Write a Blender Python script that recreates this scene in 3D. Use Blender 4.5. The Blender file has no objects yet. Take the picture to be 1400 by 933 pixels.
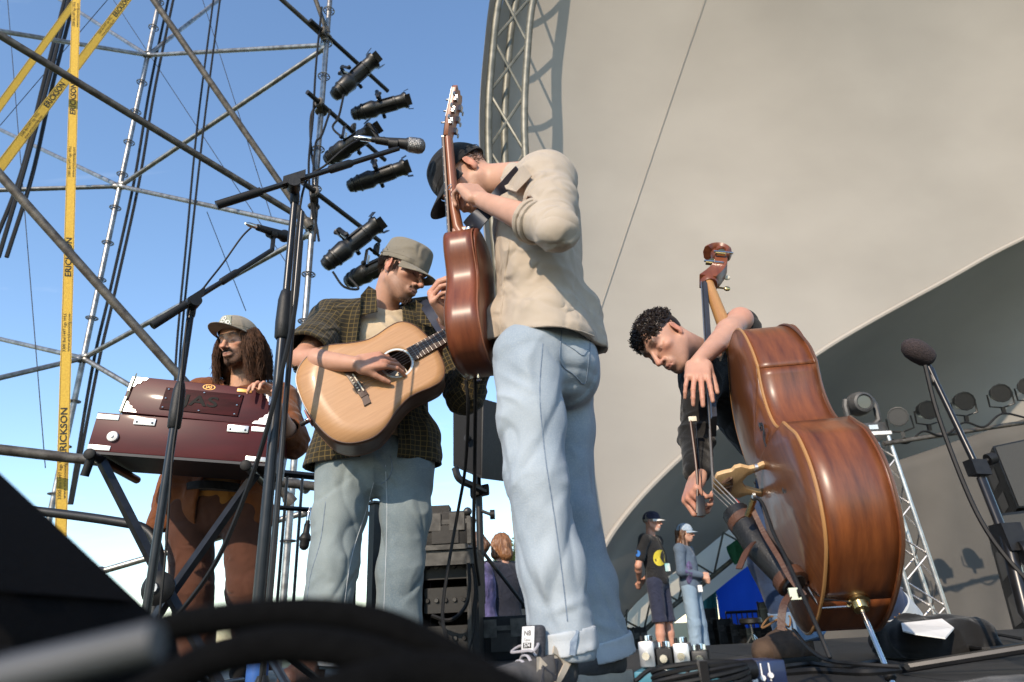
import bpy, bmesh, math, random
import numpy as np
from mathutils import Vector, Matrix, Quaternion, noise as mnoise
from mathutils.bvhtree import BVHTree

random.seed(7)
S = bpy.context.scene
COL = S.collection
RAD = math.radians

# ------------------------------------------------------------------ camera
FPX = 933.0                      # focal length in pixels of the 1400 px wide photograph
PITCH, ROLL, CAMZ = RAD(23), RAD(3), 0.14
_f = np.array([0, math.cos(PITCH), math.sin(PITCH)])
_r0 = np.array([1.0, 0, 0])
_u0 = np.array([0, -math.sin(PITCH), math.cos(PITCH)])
CU = _u0 * math.cos(ROLL) + _r0 * math.sin(ROLL)
CR = _r0 * math.cos(ROLL) - _u0 * math.sin(ROLL)
CC = np.array([0, 0, CAMZ])


def ray(x, y):
    return _f + CR * (x - 700) / FPX + CU * (466.5 - y) / FPX


def P(x, y, Y):
    """point seen at photo pixel (x, y), Y metres in front of the camera"""
    d = ray(x, y)
    return CC + d * (Y / d[1])


def Pz(x, y, z):
    """point seen at photo pixel (x, y) at height z above the stage"""
    d = ray(x, y)
    return CC + d * ((z - CAMZ) / d[2])


cam_d = bpy.data.cameras.new('camera')
cam = bpy.data.objects.new('camera', cam_d)
COL.objects.link(cam)
cam_d.sensor_width = 36
cam_d.lens = 36 * FPX / 1400
cam_d.clip_start = 0.02
cam_d.clip_end = 3000
cam.matrix_world = Matrix(((CR[0], CU[0], -_f[0], CC[0]), (CR[1], CU[1], -_f[1], CC[1]),
                           (CR[2], CU[2], -_f[2], CC[2]), (0, 0, 0, 1)))
cam_d.dof.use_dof = True
cam_d.dof.focus_distance = 2.55
cam_d.dof.aperture_fstop = 4.5
S.camera = cam

# ------------------------------------------------------------------ sky, sun, exposure
SUN_DIR = Vector((-0.36, -0.80, 0.49)).normalized()       # towards the sun: low, behind the camera on the left
w = bpy.data.worlds.new('World')
S.world = w
w.use_nodes = True
nt = w.node_tree
for n in list(nt.nodes):
    nt.nodes.remove(n)
sky = nt.nodes.new('ShaderNodeTexSky')
sky.sky_type = 'NISHITA'
sky.sun_disc = False
sky.sun_elevation = math.asin(SUN_DIR.z)
sky.sun_rotation = math.atan2(SUN_DIR.x, SUN_DIR.y)
sky.air_density = 1.3
sky.dust_density = 0.15
sky.ozone_density = 3.5
sky.altitude = 900
# thin wisps of high cloud
geo = nt.nodes.new('ShaderNodeTexCoord')
sep = nt.nodes.new('ShaderNodeSeparateXYZ')
nt.links.new(geo.outputs['Generated'], sep.inputs[0])
zz = nt.nodes.new('ShaderNodeMath'); zz.operation = 'ADD'; zz.inputs[1].default_value = 0.12
nt.links.new(sep.outputs['Z'], zz.inputs[0])
dx = nt.nodes.new('ShaderNodeMath'); dx.operation = 'DIVIDE'
dy = nt.nodes.new('ShaderNodeMath'); dy.operation = 'DIVIDE'
nt.links.new(sep.outputs['X'], dx.inputs[0]); nt.links.new(zz.outputs[0], dx.inputs[1])
nt.links.new(sep.outputs['Y'], dy.inputs[0]); nt.links.new(zz.outputs[0], dy.inputs[1])
cmb = nt.nodes.new('ShaderNodeCombineXYZ')
nt.links.new(dx.outputs[0], cmb.inputs[0]); nt.links.new(dy.outputs[0], cmb.inputs[1])
mp = nt.nodes.new('ShaderNodeMapping')
mp.inputs['Scale'].default_value = (0.55, 1.5, 1)
mp.inputs['Rotation'].default_value = (0, 0, 0.5)
nt.links.new(cmb.outputs[0], mp.inputs[0])
cn = nt.nodes.new('ShaderNodeTexNoise')
cn.inputs['Scale'].default_value = 1.6
cn.inputs['Detail'].default_value = 9
cn.inputs['Roughness'].default_value = 0.62
cn.inputs['Distortion'].default_value = 0.6
nt.links.new(mp.outputs[0], cn.inputs['Vector'])
cr = nt.nodes.new('ShaderNodeMapRange')
cr.inputs['From Min'].default_value = 0.56
cr.inputs['From Max'].default_value = 0.85
cr.inputs['To Max'].default_value = 0.4
nt.links.new(cn.outputs['Fac'], cr.inputs['Value'])
mx = nt.nodes.new('ShaderNodeMix'); mx.data_type = 'RGBA'
mx.inputs['B'].default_value = (5.0, 5.1, 5.3, 1)
nt.links.new(cr.outputs[0], mx.inputs['Factor'])
nt.links.new(sky.outputs[0], mx.inputs['A'])
bg = nt.nodes.new('ShaderNodeBackground')
bg.inputs['Strength'].default_value = 0.15
out = nt.nodes.new('ShaderNodeOutputWorld')
nt.links.new(mx.outputs['Result'], bg.inputs['Color'])
nt.links.new(bg.outputs[0], out.inputs['Surface'])

sl = bpy.data.lights.new('sun', 'SUN')
sl.energy = 3.0
sl.angle = RAD(0.5)
sl.color = (1.0, 0.84, 0.66)
sun = bpy.data.objects.new('sun', sl)
COL.objects.link(sun)
sun.rotation_euler = SUN_DIR.to_track_quat('Z', 'Y').to_euler()
sun.location = (-30, -30, 25)

S.view_settings.view_transform = 'Standard'
S.view_settings.look = 'None'
S.view_settings.exposure = 0.82
S.view_settings.gamma = 1.0
S.cycles.max_bounces = 6
S.cycles.use_denoising = True

# ------------------------------------------------------------------ helpers
A = np.array


def V(*a):
    return np.array(a, dtype=float)


def nrm(v):
    v = np.asarray(v, float)
    return v / (np.linalg.norm(v) + 1e-12)


def mat(name, col, rough=0.6, metal=0.0, col2=None, nscale=20.0, detail=4.0, bump=0.0, bscale=200.0,
        stretch=(1, 1, 1), spec=0.5, coat=0.0, sheen=0.0, attr=None, lo=0.35, hi=0.65, subsurf=0.0, alpha=None):
    """procedural principled material: two tones mixed by noise, fine bump"""
    m = bpy.data.materials.new(name)
    m.use_nodes = True
    t = m.node_tree
    b = t.nodes['Principled BSDF']
    b.inputs['Roughness'].default_value = rough
    b.inputs['Metallic'].default_value = metal
    b.inputs['Specular IOR Level'].default_value = spec
    if coat:
        b.inputs['Coat Weight'].default_value = coat
        b.inputs['Coat Roughness'].default_value = 0.08
    if sheen:
        b.inputs['Sheen Weight'].default_value = sheen
        b.inputs['Sheen Roughness'].default_value = 0.5
    if subsurf:
        b.inputs['Subsurface Weight'].default_value = subsurf
        b.inputs['Subsurface Radius'].default_value = (0.012, 0.005, 0.003)
        b.inputs['Subsurface Scale'].default_value = 1.0
    tc = t.nodes.new('ShaderNodeTexCoord')
    src = tc.outputs['Object']
    if attr:
        an = t.nodes.new('ShaderNodeAttribute')
        an.attribute_name = attr
        src = an.outputs['Vector']
    mp = t.nodes.new('ShaderNodeMapping')
    mp.inputs['Scale'].default_value = stretch
    t.links.new(src, mp.inputs[0])
    c1 = (*col, 1)
    if col2 is None:
        col2 = tuple(c * 0.8 for c in col)
    nz = t.nodes.new('ShaderNodeTexNoise')
    nz.inputs['Scale'].default_value = nscale
    nz.inputs['Detail'].default_value = detail
    t.links.new(mp.outputs[0], nz.inputs['Vector'])
    rp = t.nodes.new('ShaderNodeMapRange')
    rp.inputs['From Min'].default_value = lo
    rp.inputs['From Max'].default_value = hi
    t.links.new(nz.outputs['Fac'], rp.inputs['Value'])
    mix = t.nodes.new('ShaderNodeMix')
    mix.data_type = 'RGBA'
    mix.inputs['A'].default_value = c1
    mix.inputs['B'].default_value = (*col2, 1)
    t.links.new(rp.outputs[0], mix.inputs['Factor'])
    t.links.new(mix.outputs['Result'], b.inputs['Base Color'])
    if bump:
        n2 = t.nodes.new('ShaderNodeTexNoise')
        n2.inputs['Scale'].default_value = bscale
        n2.inputs['Detail'].default_value = 3
        t.links.new(mp.outputs[0], n2.inputs['Vector'])
        bp = t.nodes.new('ShaderNodeBump')
        bp.inputs['Strength'].default_value = bump
        bp.inputs['Distance'].default_value = 0.004
        t.links.new(n2.outputs['Fac'], bp.inputs['Height'])
        t.links.new(bp.outputs[0], b.inputs['Normal'])
    m['mixnode'] = mix.name
    return m


def nodes_of(m):
    t = m.node_tree
    return t, t.nodes['Principled BSDF'], t.nodes[m['mixnode']]


ORG = {}      # root location of each object, so that every mesh is made in world coordinates


def thing(name, label, cat, loc=(0, 0, 0), group=None, kind=None):
    o = bpy.data.objects.new(name, None)
    COL.objects.link(o)
    o.location = loc
    o.empty_display_size = 0.1
    ORG[o.name] = np.array(loc, float)
    return tag(o, label, cat, group, kind)


def tag(o, label=None, cat=None, group=None, kind=None):
    if label: o['label'] = label
    if cat: o['category'] = cat
    if group: o['group'] = group
    if kind: o['kind'] = kind
    return o


def link_mesh(name, me, m, parent=None, loc=None):
    o = bpy.data.objects.new(name, me)
    COL.objects.link(o)
    if m is not None and not me.materials:
        me.materials.append(m)
    if parent is not None:
        o.parent = parent
        ORG[o.name] = ORG[parent.name]
    else:
        ORG[o.name] = np.array(loc if loc is not None else (0, 0, 0), float)
        o.location = ORG[o.name]
    return o


class MB:
    """collects simple shapes (world coordinates) that become one mesh"""

    def __init__(s):
        s.v, s.f = [], []

    def add(s, vs, fs):
        n = len(s.v)
        s.v.extend([tuple(map(float, p)) for p in vs])
        s.f.extend([tuple(i + n for i in f) for f in fs])
        return s

    def box(s, c, hx, hy, hz):
        """c centre; hx, hy, hz half-extent vectors"""
        c, hx, hy, hz = map(lambda q: np.asarray(q, float), (c, hx, hy, hz))
        vs = [c + i * hx + j * hy + k * hz for i in (-1, 1) for j in (-1, 1) for k in (-1, 1)]
        fs = [(0, 1, 3, 2), (4, 6, 7, 5), (0, 4, 5, 1), (2, 3, 7, 6), (0, 2, 6, 4), (1, 5, 7, 3)]
        if np.dot(np.cross(hx, hy), hz) < 0:
            fs = [f[::-1] for f in fs]
        return s.add(vs, fs)

    def abox(s, x0, x1, y0, y1, z0, z1):
        return s.box(((x0 + x1) / 2, (y0 + y1) / 2, (z0 + z1) / 2), ((x1 - x0) / 2, 0, 0), (0, (y1 - y0) / 2, 0), (0, 0, (z1 - z0) / 2))

    def tube(s, pts, r, n=8, cap=True, flat=None):
        """tube along points; r number or list; flat=(dir, factor) squashes the section along dir"""
        pts = [np.asarray(p, float) for p in pts]
        m = len(pts)
        rs = list(r) if hasattr(r, '__len__') else [r] * m
        tang = []
        for i in range(m):
            a, b = pts[max(0, i - 1)], pts[min(m - 1, i + 1)]
            tang.append(nrm(b - a))
        up = V(0, 0, 1) if abs(tang[0][2]) < 0.9 else V(1, 0, 0)
        x = nrm(np.cross(up, tang[0]))
        vs, fs = [], []
        for i in range(m):
            t = tang[i]
            x = nrm(x - t * np.dot(x, t))
            y = np.cross(t, x)
            for j in range(n):
                a = 2 * math.pi * j / n
                o = (x * math.cos(a) + y * math.sin(a)) * rs[i]
                if flat is not None:
                    fd = nrm(flat[0])
                    o = o - fd * np.dot(o, fd) * (1 - flat[1])
                vs.append(pts[i] + o)
        for i in range(m - 1):
            for j in range(n):
                a, b = i * n + j, i * n + (j + 1) % n
                fs.append((a, b, b + n, a + n))
        if cap:
            fs.append(tuple(range(n))[::-1])
            fs.append(tuple(range((m - 1) * n, m * n)))
        return s.add(vs, fs)

    def lathe(s, c, axis, prof, n=16):
        """prof: list of (distance along axis, radius)"""
        c = np.asarray(c, float)
        t = nrm(axis)
        x = nrm(np.cross(V(0, 0, 1) if abs(t[2]) < 0.9 else V(1, 0, 0), t))
        y = np.cross(t, x)
        vs, fs = [], []
        for (h, r) in prof:
            for j in range(n):
                a = 2 * math.pi * j / n
                vs.append(c + t * h + (x * math.cos(a) + y * math.sin(a)) * r)
        m = len(prof)
        for i in range(m - 1):
            for j in range(n):
                a, b = i * n + j, i * n + (j + 1) % n
                fs.append((a, b, b + n, a + n))
        fs.append(tuple(range(n))[::-1])
        fs.append(tuple(range((m - 1) * n, m * n)))
        return s.add(vs, fs)

    def prism(s, outline, ext):
        """closed outline of 3D points extruded by vector ext"""
        o = [np.asarray(p, float) for p in outline]
        e = np.asarray(ext, float)
        n = len(o)
        vs = o + [p + e for p in o]
        fs = [tuple(range(n))[::-1], tuple(range(n, 2 * n))]
        fs += [(i, (i + 1) % n, (i + 1) % n + n, i + n) for i in range(n)]
        return s.add(vs, fs)

    def ring(s, c, axis, R, r, n=20, k=6):
        c = np.asarray(c, float)
        t = nrm(axis)
        x = nrm(np.cross(V(0, 0, 1) if abs(t[2]) < 0.9 else V(1, 0, 0), t))
        y = np.cross(t, x)
        vs, fs = [], []
        for i in range(n):
            a = 2 * math.pi * i / n
            d = x * math.cos(a) + y * math.sin(a)
            for j in range(k):
                b = 2 * math.pi * j / k
                vs.append(c + d * (R + r * math.cos(b)) + t * r * math.sin(b))
        for i in range(n):
            for j in range(k):
                fs.append((i * k + j, ((i + 1) % n) * k + j, ((i + 1) % n) * k + (j + 1) % k, i * k + (j + 1) % k))
        return s.add(vs, fs)

    def ball(s, c, r, n=12, m=8, ax=None):
        c = np.asarray(c, float)
        r = np.asarray(r if hasattr(r, '__len__') else (r, r, r), float)
        M = np.eye(3) if ax is None else np.asarray(ax, float)
        vs = [c + M.T @ (V(0, 0, -1) * r)]
        for i in range(1, m):
            th = math.pi * i / m
            for j in range(n):
                a = 2 * math.pi * j / n
                vs.append(c + M.T @ (V(math.sin(th) * math.cos(a), math.sin(th) * math.sin(a), -math.cos(th)) * r))
        vs.append(c + M.T @ (V(0, 0, 1) * r))
        L = len(vs) - 1
        fs = [(0, 1 + (j + 1) % n, 1 + j) for j in range(n)]
        for i in range(m - 2):
            for j in range(n):
                a, b = 1 + i * n + j, 1 + i * n + (j + 1) % n
                fs.append((a, b, b + n, a + n))
        q = 1 + (m - 2) * n
        fs += [(q + j, q + (j + 1) % n, L) for j in range(n)]
        return s.add(vs, fs)

    def mesh(s, name, org=(0, 0, 0), smooth=40, bevel=0.0):
        me = bpy.data.meshes.new(name)
        me.from_pydata([tuple(np.asarray(p) - org) for p in s.v], [], s.f)
        if bevel:
            bm = bmesh.new()
            bm.from_mesh(me)
            es = [e for e in bm.edges if len(e.link_faces) == 2 and e.calc_face_angle(0) > RAD(30)]
            bmesh.ops.bevel(bm, geom=es, offset=bevel, segments=2, profile=0.6, affect='EDGES', clamp_overlap=True)
            bm.to_mesh(me)
            bm.free()
        if smooth:
            me.polygons.foreach_set('use_smooth', [True] * len(me.polygons))
            me.set_sharp_from_angle(angle=RAD(smooth))
        me.update()
        return me

    def build(s, name, m, parent=None, loc=None, smooth=40, bevel=0.0):
        org = ORG[parent.name] if parent is not None else (np.array(loc, float) if loc is not None else np.zeros(3))
        return link_mesh(name, s.mesh(name, org, smooth, bevel), m, parent, loc)


def copy_tree(o, parent=None):
    c = o.copy()
    COL.objects.link(c)
    c.parent = parent
    ORG[c.name] = ORG.get(o.name, np.zeros(3))
    for ch in [q for q in bpy.data.objects if q.parent == o]:
        copy_tree(ch, c)
    return c


def bez(pts, n=8):
    """smooth Catmull-Rom curve through points"""
    p = [np.asarray(q, float) for q in pts]
    p = [2 * p[0] - p[1]] + p + [2 * p[-1] - p[-2]]
    out = []
    for i in range(1, len(p) - 2):
        for j in range(n):
            t = j / n
            out.append(0.5 * ((2 * p[i]) + (-p[i - 1] + p[i + 1]) * t + (2 * p[i - 1] - 5 * p[i] + 4 * p[i + 1] - p[i + 2]) * t * t
                              + (-p[i - 1] + 3 * p[i] - 3 * p[i + 1] + p[i + 2]) * t ** 3))
    out.append(p[-2])
    return out


def text_mesh(txt, bold=False):
    """flat mesh of a text in its own plane: returns verts (n x 2), faces; height of capitals = 1"""
    cu = bpy.data.curves.new('t', 'FONT')
    cu.body = txt
    cu.align_x = 'CENTER'
    cu.align_y = 'CENTER'
    cu.resolution_u = 3
    if bold:
        cu.offset = 0.018
    ob = bpy.data.objects.new('t', cu)
    COL.objects.link(ob)
    dg = bpy.context.evaluated_depsgraph_get()
    me = bpy.data.meshes.new_from_object(ob.evaluated_get(dg))
    v = np.array([q.co[:2] for q in me.vertices]) / 0.7
    f = [tuple(p.vertices) for p in me.polygons]
    bpy.data.objects.remove(ob)
    bpy.data.curves.remove(cu)
    bpy.data.meshes.remove(me)
    return v, f


def letters(txt, c, ex, ey, h, name, m, parent, bold=True, squeeze=1.0, fn=None):
    """text centred at c, reading along ex, letters upright along ey, capital height h"""
    v, f = text_mesh(txt, bold)
    c, ex, ey = np.asarray(c, float), nrm(ex), nrm(ey)
    mb = MB()
    if fn is None:
        pts = [c + ex * (a * h * squeeze) + ey * (b * h) for a, b in v]
    else:
        pts = [fn(a * h * squeeze, b * h) for a, b in v]
    mb.add(pts, f)
    return mb.build(name, m, parent, smooth=0)

# ------------------------------------------------------------------ shared materials
M_deck = mat('stage_ply', (0.008, 0.008, 0.008), 0.6, col2=(0.018, 0.017, 0.016), nscale=9, bump=0.3, bscale=120)
M_grass = mat('grass', (0.05, 0.075, 0.025), 0.9, col2=(0.09, 0.085, 0.04), nscale=1.5, bump=0.5, bscale=30)
M_galv = mat('galvanised_steel', (0.36, 0.36, 0.35), 0.42, 0.85, col2=(0.19, 0.18, 0.17), nscale=14, bump=0.15, bscale=60)
M_oldtube = mat('weathered_steel_tube', (0.16, 0.145, 0.125), 0.6, 0.55, col2=(0.07, 0.06, 0.052), nscale=16, bump=0.3, bscale=90)
M_alu = mat('aluminium_truss', (0.62, 0.61, 0.6), 0.35, 0.9, col2=(0.45, 0.44, 0.43), nscale=12)
M_dulltruss = mat('dull_painted_truss', (0.20, 0.195, 0.165), 0.5, 0.4, col2=(0.12, 0.12, 0.10), nscale=8)
M_blackmetal = mat('black_powder_coat', (0.006, 0.006, 0.0065), 0.45, 0.1, col2=(0.011, 0.011, 0.011), nscale=40, bump=0.15, bscale=400)
M_stand = mat('black_stand_tube', (0.012, 0.0125, 0.014), 0.3, 0.3, col2=(0.02, 0.02, 0.022), nscale=30)
M_rubber = mat('black_rubber', (0.005, 0.005, 0.0055), 0.6, spec=.3, col2=(0.009, 0.009, 0.009), nscale=30)
M_plastic = mat('black_plastic', (0.007, 0.007, 0.0075), 0.5, spec=.35, col2=(0.012, 0.012, 0.012), nscale=50, bump=0.2, bscale=500)
M_chrome = mat('chrome', (0.75, 0.74, 0.72), 0.15, 1.0, col2=(0.6, 0.6, 0.58), nscale=20)
M_steelgrey = mat('brushed_steel', (0.4, 0.4, 0.41), 0.35, 0.9, col2=(0.28, 0.28, 0.29), nscale=25)
M_grille = mat('speaker_grille', (0.005, 0.005, 0.0055), 0.7, spec=.25, col2=(0.012, 0.012, 0.012), nscale=420, detail=0, bump=0.4, bscale=420)
M_white = mat('white_paint', (0.78, 0.77, 0.75), 0.5, col2=(0.66, 0.65, 0.63), nscale=12)
M_print = mat('black_print', (0.02, 0.018, 0.014), 0.7, col2=(0.035, 0.03, 0.025), nscale=60)
M_brass = mat('brass', (0.62, 0.45, 0.2), 0.25, 1.0, col2=(0.5, 0.35, 0.15), nscale=30)


def canvas_mat(name, col, col2, trans):
    m = mat(name, col, 0.75, col2=col2, nscale=0.6, detail=8, bump=0.35, bscale=2.2, lo=0.3, hi=0.75, stretch=(1, 1, 1.6))
    t, b, mix = nodes_of(m)
    tr = t.nodes.new('ShaderNodeBsdfTranslucent')
    t.links.new(mix.outputs['Result'], tr.inputs['Color'])
    ms = t.nodes.new('ShaderNodeMixShader')
    ms.inputs[0].default_value = trans
    t.links.new(b.outputs[0], ms.inputs[1])
    t.links.new(tr.outputs[0], ms.inputs[2])
    t.links.new(ms.outputs[0], t.nodes['Material Output'].inputs['Surface'])
    return m


M_canvas = canvas_mat('tent_canvas', (0.41, 0.375, 0.33), (0.35, 0.318, 0.278), 0.1)
M_canvas_rear = canvas_mat('tent_canvas_grey', (0.40, 0.375, 0.34), (0.33, 0.31, 0.28), 0.08)
M_cream = canvas_mat('cream_side_canvas', (0.72, 0.66, 0.55), (0.62, 0.56, 0.46), 0.6)
M_bluetarp = canvas_mat('blue_tarp', (0.02, 0.17, 0.75), (0.012, 0.12, 0.6), 0.5)
M_tealtarp = canvas_mat('teal_tarp', (0.01, 0.13, 0.14), (0.01, 0.09, 0.1), 0.3)
M_greennet = canvas_mat('green_cloth', (0.05, 0.27, 0.13), (0.03, 0.17, 0.08), 0.3)
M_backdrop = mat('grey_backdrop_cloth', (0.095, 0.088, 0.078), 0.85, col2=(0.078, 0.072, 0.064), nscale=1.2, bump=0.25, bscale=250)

# ------------------------------------------------------------------ ground and stage
GZ = -0.7
REARZ = -0.36                    # the platform behind the main deck is lower
g = MB()
g.add([(-900, -60, GZ), (900, -60, GZ), (900, 1800, GZ), (-900, 1800, GZ)], [(0, 1, 2, 3)])
tag(g.build('ground', M_grass, smooth=0), kind='structure')

sub = MB()
for (x0, x1, y0, y1) in ((-3.6, 7.6, 0.22, 4.68), (0.72, 7.6, 4.68, 14.4)):
    sub.abox(x0 + .02, x1 - .02, y0 + .02, y1 - .02, GZ + .002, (REARZ if y1 > 5 else 0) - 0.045)
stage = tag(sub.build('stage_floor', M_blackmetal, smooth=0), kind='structure')
panel_me = {}
for (x0, x1, y0, y1) in ((-3.6, 7.6, 0.22, 4.68), (0.72, 7.6, 4.68, 14.4)):
    nx, ny = max(1, round((x1 - x0) / 2.3)), max(1, round((y1 - y0) / 1.15))
    wx, wy = (x1 - x0) / nx, (y1 - y0) / ny
    key = (round(wx, 3), round(wy, 3))
    if key not in panel_me:
        panel_me[key] = MB().abox(.003, wx - .003, .003, wy - .003, -0.04, 0).mesh('deck_panel', smooth=0)
    for i in range(nx):
        for j in range(ny):
            o = link_mesh('deck_panel', panel_me[key], M_deck, stage)
            o.location = (x0 + i * wx, y0 + j * wy, REARZ if y1 > 5 else 0)

# far trees beyond the festival ground (only a sliver shows beside the jeans)
M_leaf = mat('tree_leaves', (0.05, 0.085, 0.022), 0.7, col2=(0.085, 0.12, 0.035), nscale=1.5)
M_bark = mat('tree_bark', (0.09, 0.065, 0.045), 0.9, col2=(0.05, 0.036, 0.026), nscale=8)


def leaf_tree(name, label, base, h, seed, n=5200):
    rng = random.Random(seed)
    t = thing(name, label, 'tree', base, 'far trees behind the stage')
    b = np.array(base, float)
    tr = MB()
    tr.tube([b, b + V(.1, 0, h * .3), b + V(0, .1, h * .62)], [h * .035, h * .028, h * .012], 8)
    cl = []
    for i in range(26):
        a = rng.uniform(0, 6.28)
        q = rng.uniform(.1, .32) * h
        z = rng.uniform(.36, .93)
        q *= math.sqrt(max(.05, 1 - ((z - .6) / .42) ** 2))
        c = b + V(math.cos(a) * q, math.sin(a) * q, h * z)
        cl.append((c, rng.uniform(.08, .15) * h))
        if i % 2 == 0:
            tr.tube([b + V(0, 0, h * rng.uniform(.25, .55)), c], [h * .012, h * .004], 5)
    tr.build('trunk', M_bark, t)
    lf = MB()
    for i in range(n):
        c, r = cl[rng.randrange(len(cl))]
        d = nrm([rng.gauss(0, 1) for _ in range(3)])
        p = c + d * r * rng.uniform(.35, 1.05) ** .6
        u = nrm([rng.gauss(0, 1) for _ in range(3)])
        v = nrm(np.cross(u, [rng.gauss(0, 1) for _ in range(3)]))
        s_ = rng.uniform(.012, .026) * h
        lf.add([p - u * s_, p + v * s_ * .55, p + u * s_, p - v * s_ * .55], [(0, 1, 2, 3)])
    lf.build('crown', M_leaf, t, smooth=0)
    return t


leaf_tree('leafy_tree', 'distant green tree just left of the pale jeans, beside the spectators', (P(722, 860, 48)[0], 48, GZ), 6.6, 3)
leaf_tree('leafy_tree', 'distant dark green tree low behind the road cases and railing', (P(560, 860, 60)[0], 60, GZ), 5.2, 5)

# ------------------------------------------------------------------ canopy
CY0 = 7.5
C0 = [(730, 905, 7.6), (724, 800, 7.6), (708, 640, 7.5), (690, 470, 7.4), (676, 330, 7.3), (669, 200, 7.2), (674, 100, 7.1), (688, 0, 7.0), (730, -120, 6.7),
      (830, -270, 6.0), (1050, -430, 5.0), (1400, -560, 4.6), (1850, -560, 4.4)]
C1 = [(800, 898, 8.3), (806, 830, 8.3), (818, 770, 8.3), (835, 733, 8.35), (866, 692, 8.4), (900, 655, 8.5), (945, 613, 8.6), (1000, 570, 8.7), (1070, 518, 8.8),
      (1150, 463, 8.9), (1290, 385, 8.9), (1400, 326, 8.8), (1650, 215, 8.4)]
C2 = [(836, 885, 14.2), (846, 852, 14.2), (872, 822, 14.2), (905, 795, 14.2), (950, 762, 14.2), (1000, 722, 14), (1050, 690, 14), (1100, 662, 13.8), (1150, 640, 13.6),
      (1210, 640, 13.2), (1300, 640, 12.6), (1400, 650, 12), (1650, 660, 11)]
c0 = [P(*q) for q in C0]
c1 = [P(*q) for q in C1]
c2 = [P(*q) for q in C2]
c0s, c1s, c2s = bez(c0, 6), bez(c1, 6), bez(c2, 6)


def loft(a, b, nv, bulge, name, m, parent):
    mb = MB()
    n = len(a)
    vs = []
    for i in range(n):
        for j in range(nv + 1):
            t = j / nv
            p = a[i] * (1 - t) + b[i] * t
            p = p + np.asarray(bulge(i / (n - 1), t))
            vs.append(p)
    fs = [(i * (nv + 1) + j, i * (nv + 1) + j + 1, (i + 1) * (nv + 1) + j + 1, (i + 1) * (nv + 1) + j) for i in range(n - 1) for j in range(nv)]
    mb.add(vs, fs)
    return mb.build(name, m, parent, smooth=80)


canopy = thing('stage_canopy', 'huge beige fabric stage canopy curving over the band from its left arch', 'canopy', (c0[0][0], c0[0][1], GZ))


def b0(u, t):
    s_ = math.sin(math.pi * t)
    ripple = 0.012 * math.sin(u * 40 + 6 * t) * s_
    return (0.0 + ripple, s_ * (0.9 * u - 0.12), 0.15 * s_ * u)


loft(c0s, c1s, 18, b0, 'front_canvas', M_canvas, canopy)
loft(c1s, c2s, 14, lambda u, t: (0, 0.5 * math.sin(math.pi * t), 0.5 * math.sin(math.pi * t) * (.3 + u)), 'rear_canvas', M_canvas_rear, canopy)
# piping along the join of the two canvases
MB().tube([p + V(-.02, -.05, -.02) for p in c1s], 0.035, 8).build('seam_rope', M_canvas, canopy)
# front canvas seam line: thin tube in place of its soft shadow
sm = []
for k in range(14):
    t = k / 13
    sm.append((P(968 - 135 * t ** 1.0, -20 + 440 * t, 1.0) - CC))
bv = BVHTree.FromPolygons([tuple(v.co) for v in bpy.data.objects['front_canvas'].data.vertices],
                          [tuple(p.vertices) for p in bpy.data.objects['front_canvas'].data.polygons])


def hit_canvas(x, y, back=0.02):
    d = nrm(ray(x, y))
    o = CC - ORG['front_canvas']
    h = bv.ray_cast(Vector(o), Vector(d))
    return None if h[0] is None else A(h[0]) + ORG['front_canvas'] - d * back


pts = [hit_canvas(973 - 158 * (k / 16) , -30 + 470 * (k / 16)) for k in range(17)]
pts = [p for p in pts if p is not None]
MB().tube(pts, 0.005, 6).build('seam_shadow_line', M_canvas, canopy)
# edge flap of the canvas in front of the arch
loft([p + V(-.03, 0, 0) for p in c0s], [p + V(-.10, -.40, 0) for p in c0s], 3, lambda u, t: (-.05 * math.sin(3.14 * t), 0, 0), 'edge_flap', M_canvas, canopy)


def truss(parent, ch, idx, r, rb, m, pairs):
    """ch: list of chord point lists; idx: nodes along; pairs: chord index pairs to brace"""
    for c in ch:
        MB().tube(c, r, 10).build('chord', m, parent)
    for (a, b) in pairs:
        for q in range(len(idx) - 1):
            i, j = idx[q], idx[q + 1]
            MB().tube([ch[a][i], ch[b][j]], rb, 6).build('brace', m, parent)
            MB().tube([ch[b][i] * .98 + ch[a][i] * .02, ch[a][j]], rb, 6).build('brace', m, parent)


def off(ps, d):
    return [p + np.asarray(d, float) for p in ps]


def tdens(c, step):
    """resample evenly"""
    c = np.array(c)
    L = np.r_[0, np.cumsum(np.linalg.norm(np.diff(c, axis=0), axis=1))]
    n = max(2, int(round(L[-1] / step)) + 1)
    s_ = np.linspace(0, L[-1], n)
    return [A([np.interp(q, L, c[:, k]) for k in range(3)]) for q in s_]


fa = tdens(c0s[:60], 0.28)
ch = [off(fa, (.0, -.26, 0)), off(fa, (.46, -.20, -.02)), off(fa, (.2, -.05, 0))]
truss(canopy, ch, list(range(0, len(fa), 3)), 0.05, 0.02, M_dulltruss, [(0, 1)])

# rear arch with its cream side canvas
ra = tdens(c2s[:44], 0.3)
loft(off(ra, (0.05, .45, .75)), off(ra, (.25, .5, -.75)), 3, lambda u, t: (0, 0, 0), 'side_canvas', M_cream, canopy)
truss(canopy, [off(ra, (0, -.1, .62)), off(ra, (.15, -.1, -.45)), off(ra, (.1, .3, .1))], list(range(0, len(ra), 3)), 0.045, 0.02, M_dulltruss, [(0, 1), (0, 2)])

# tarps and cloths hanging behind the rear arch


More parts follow.
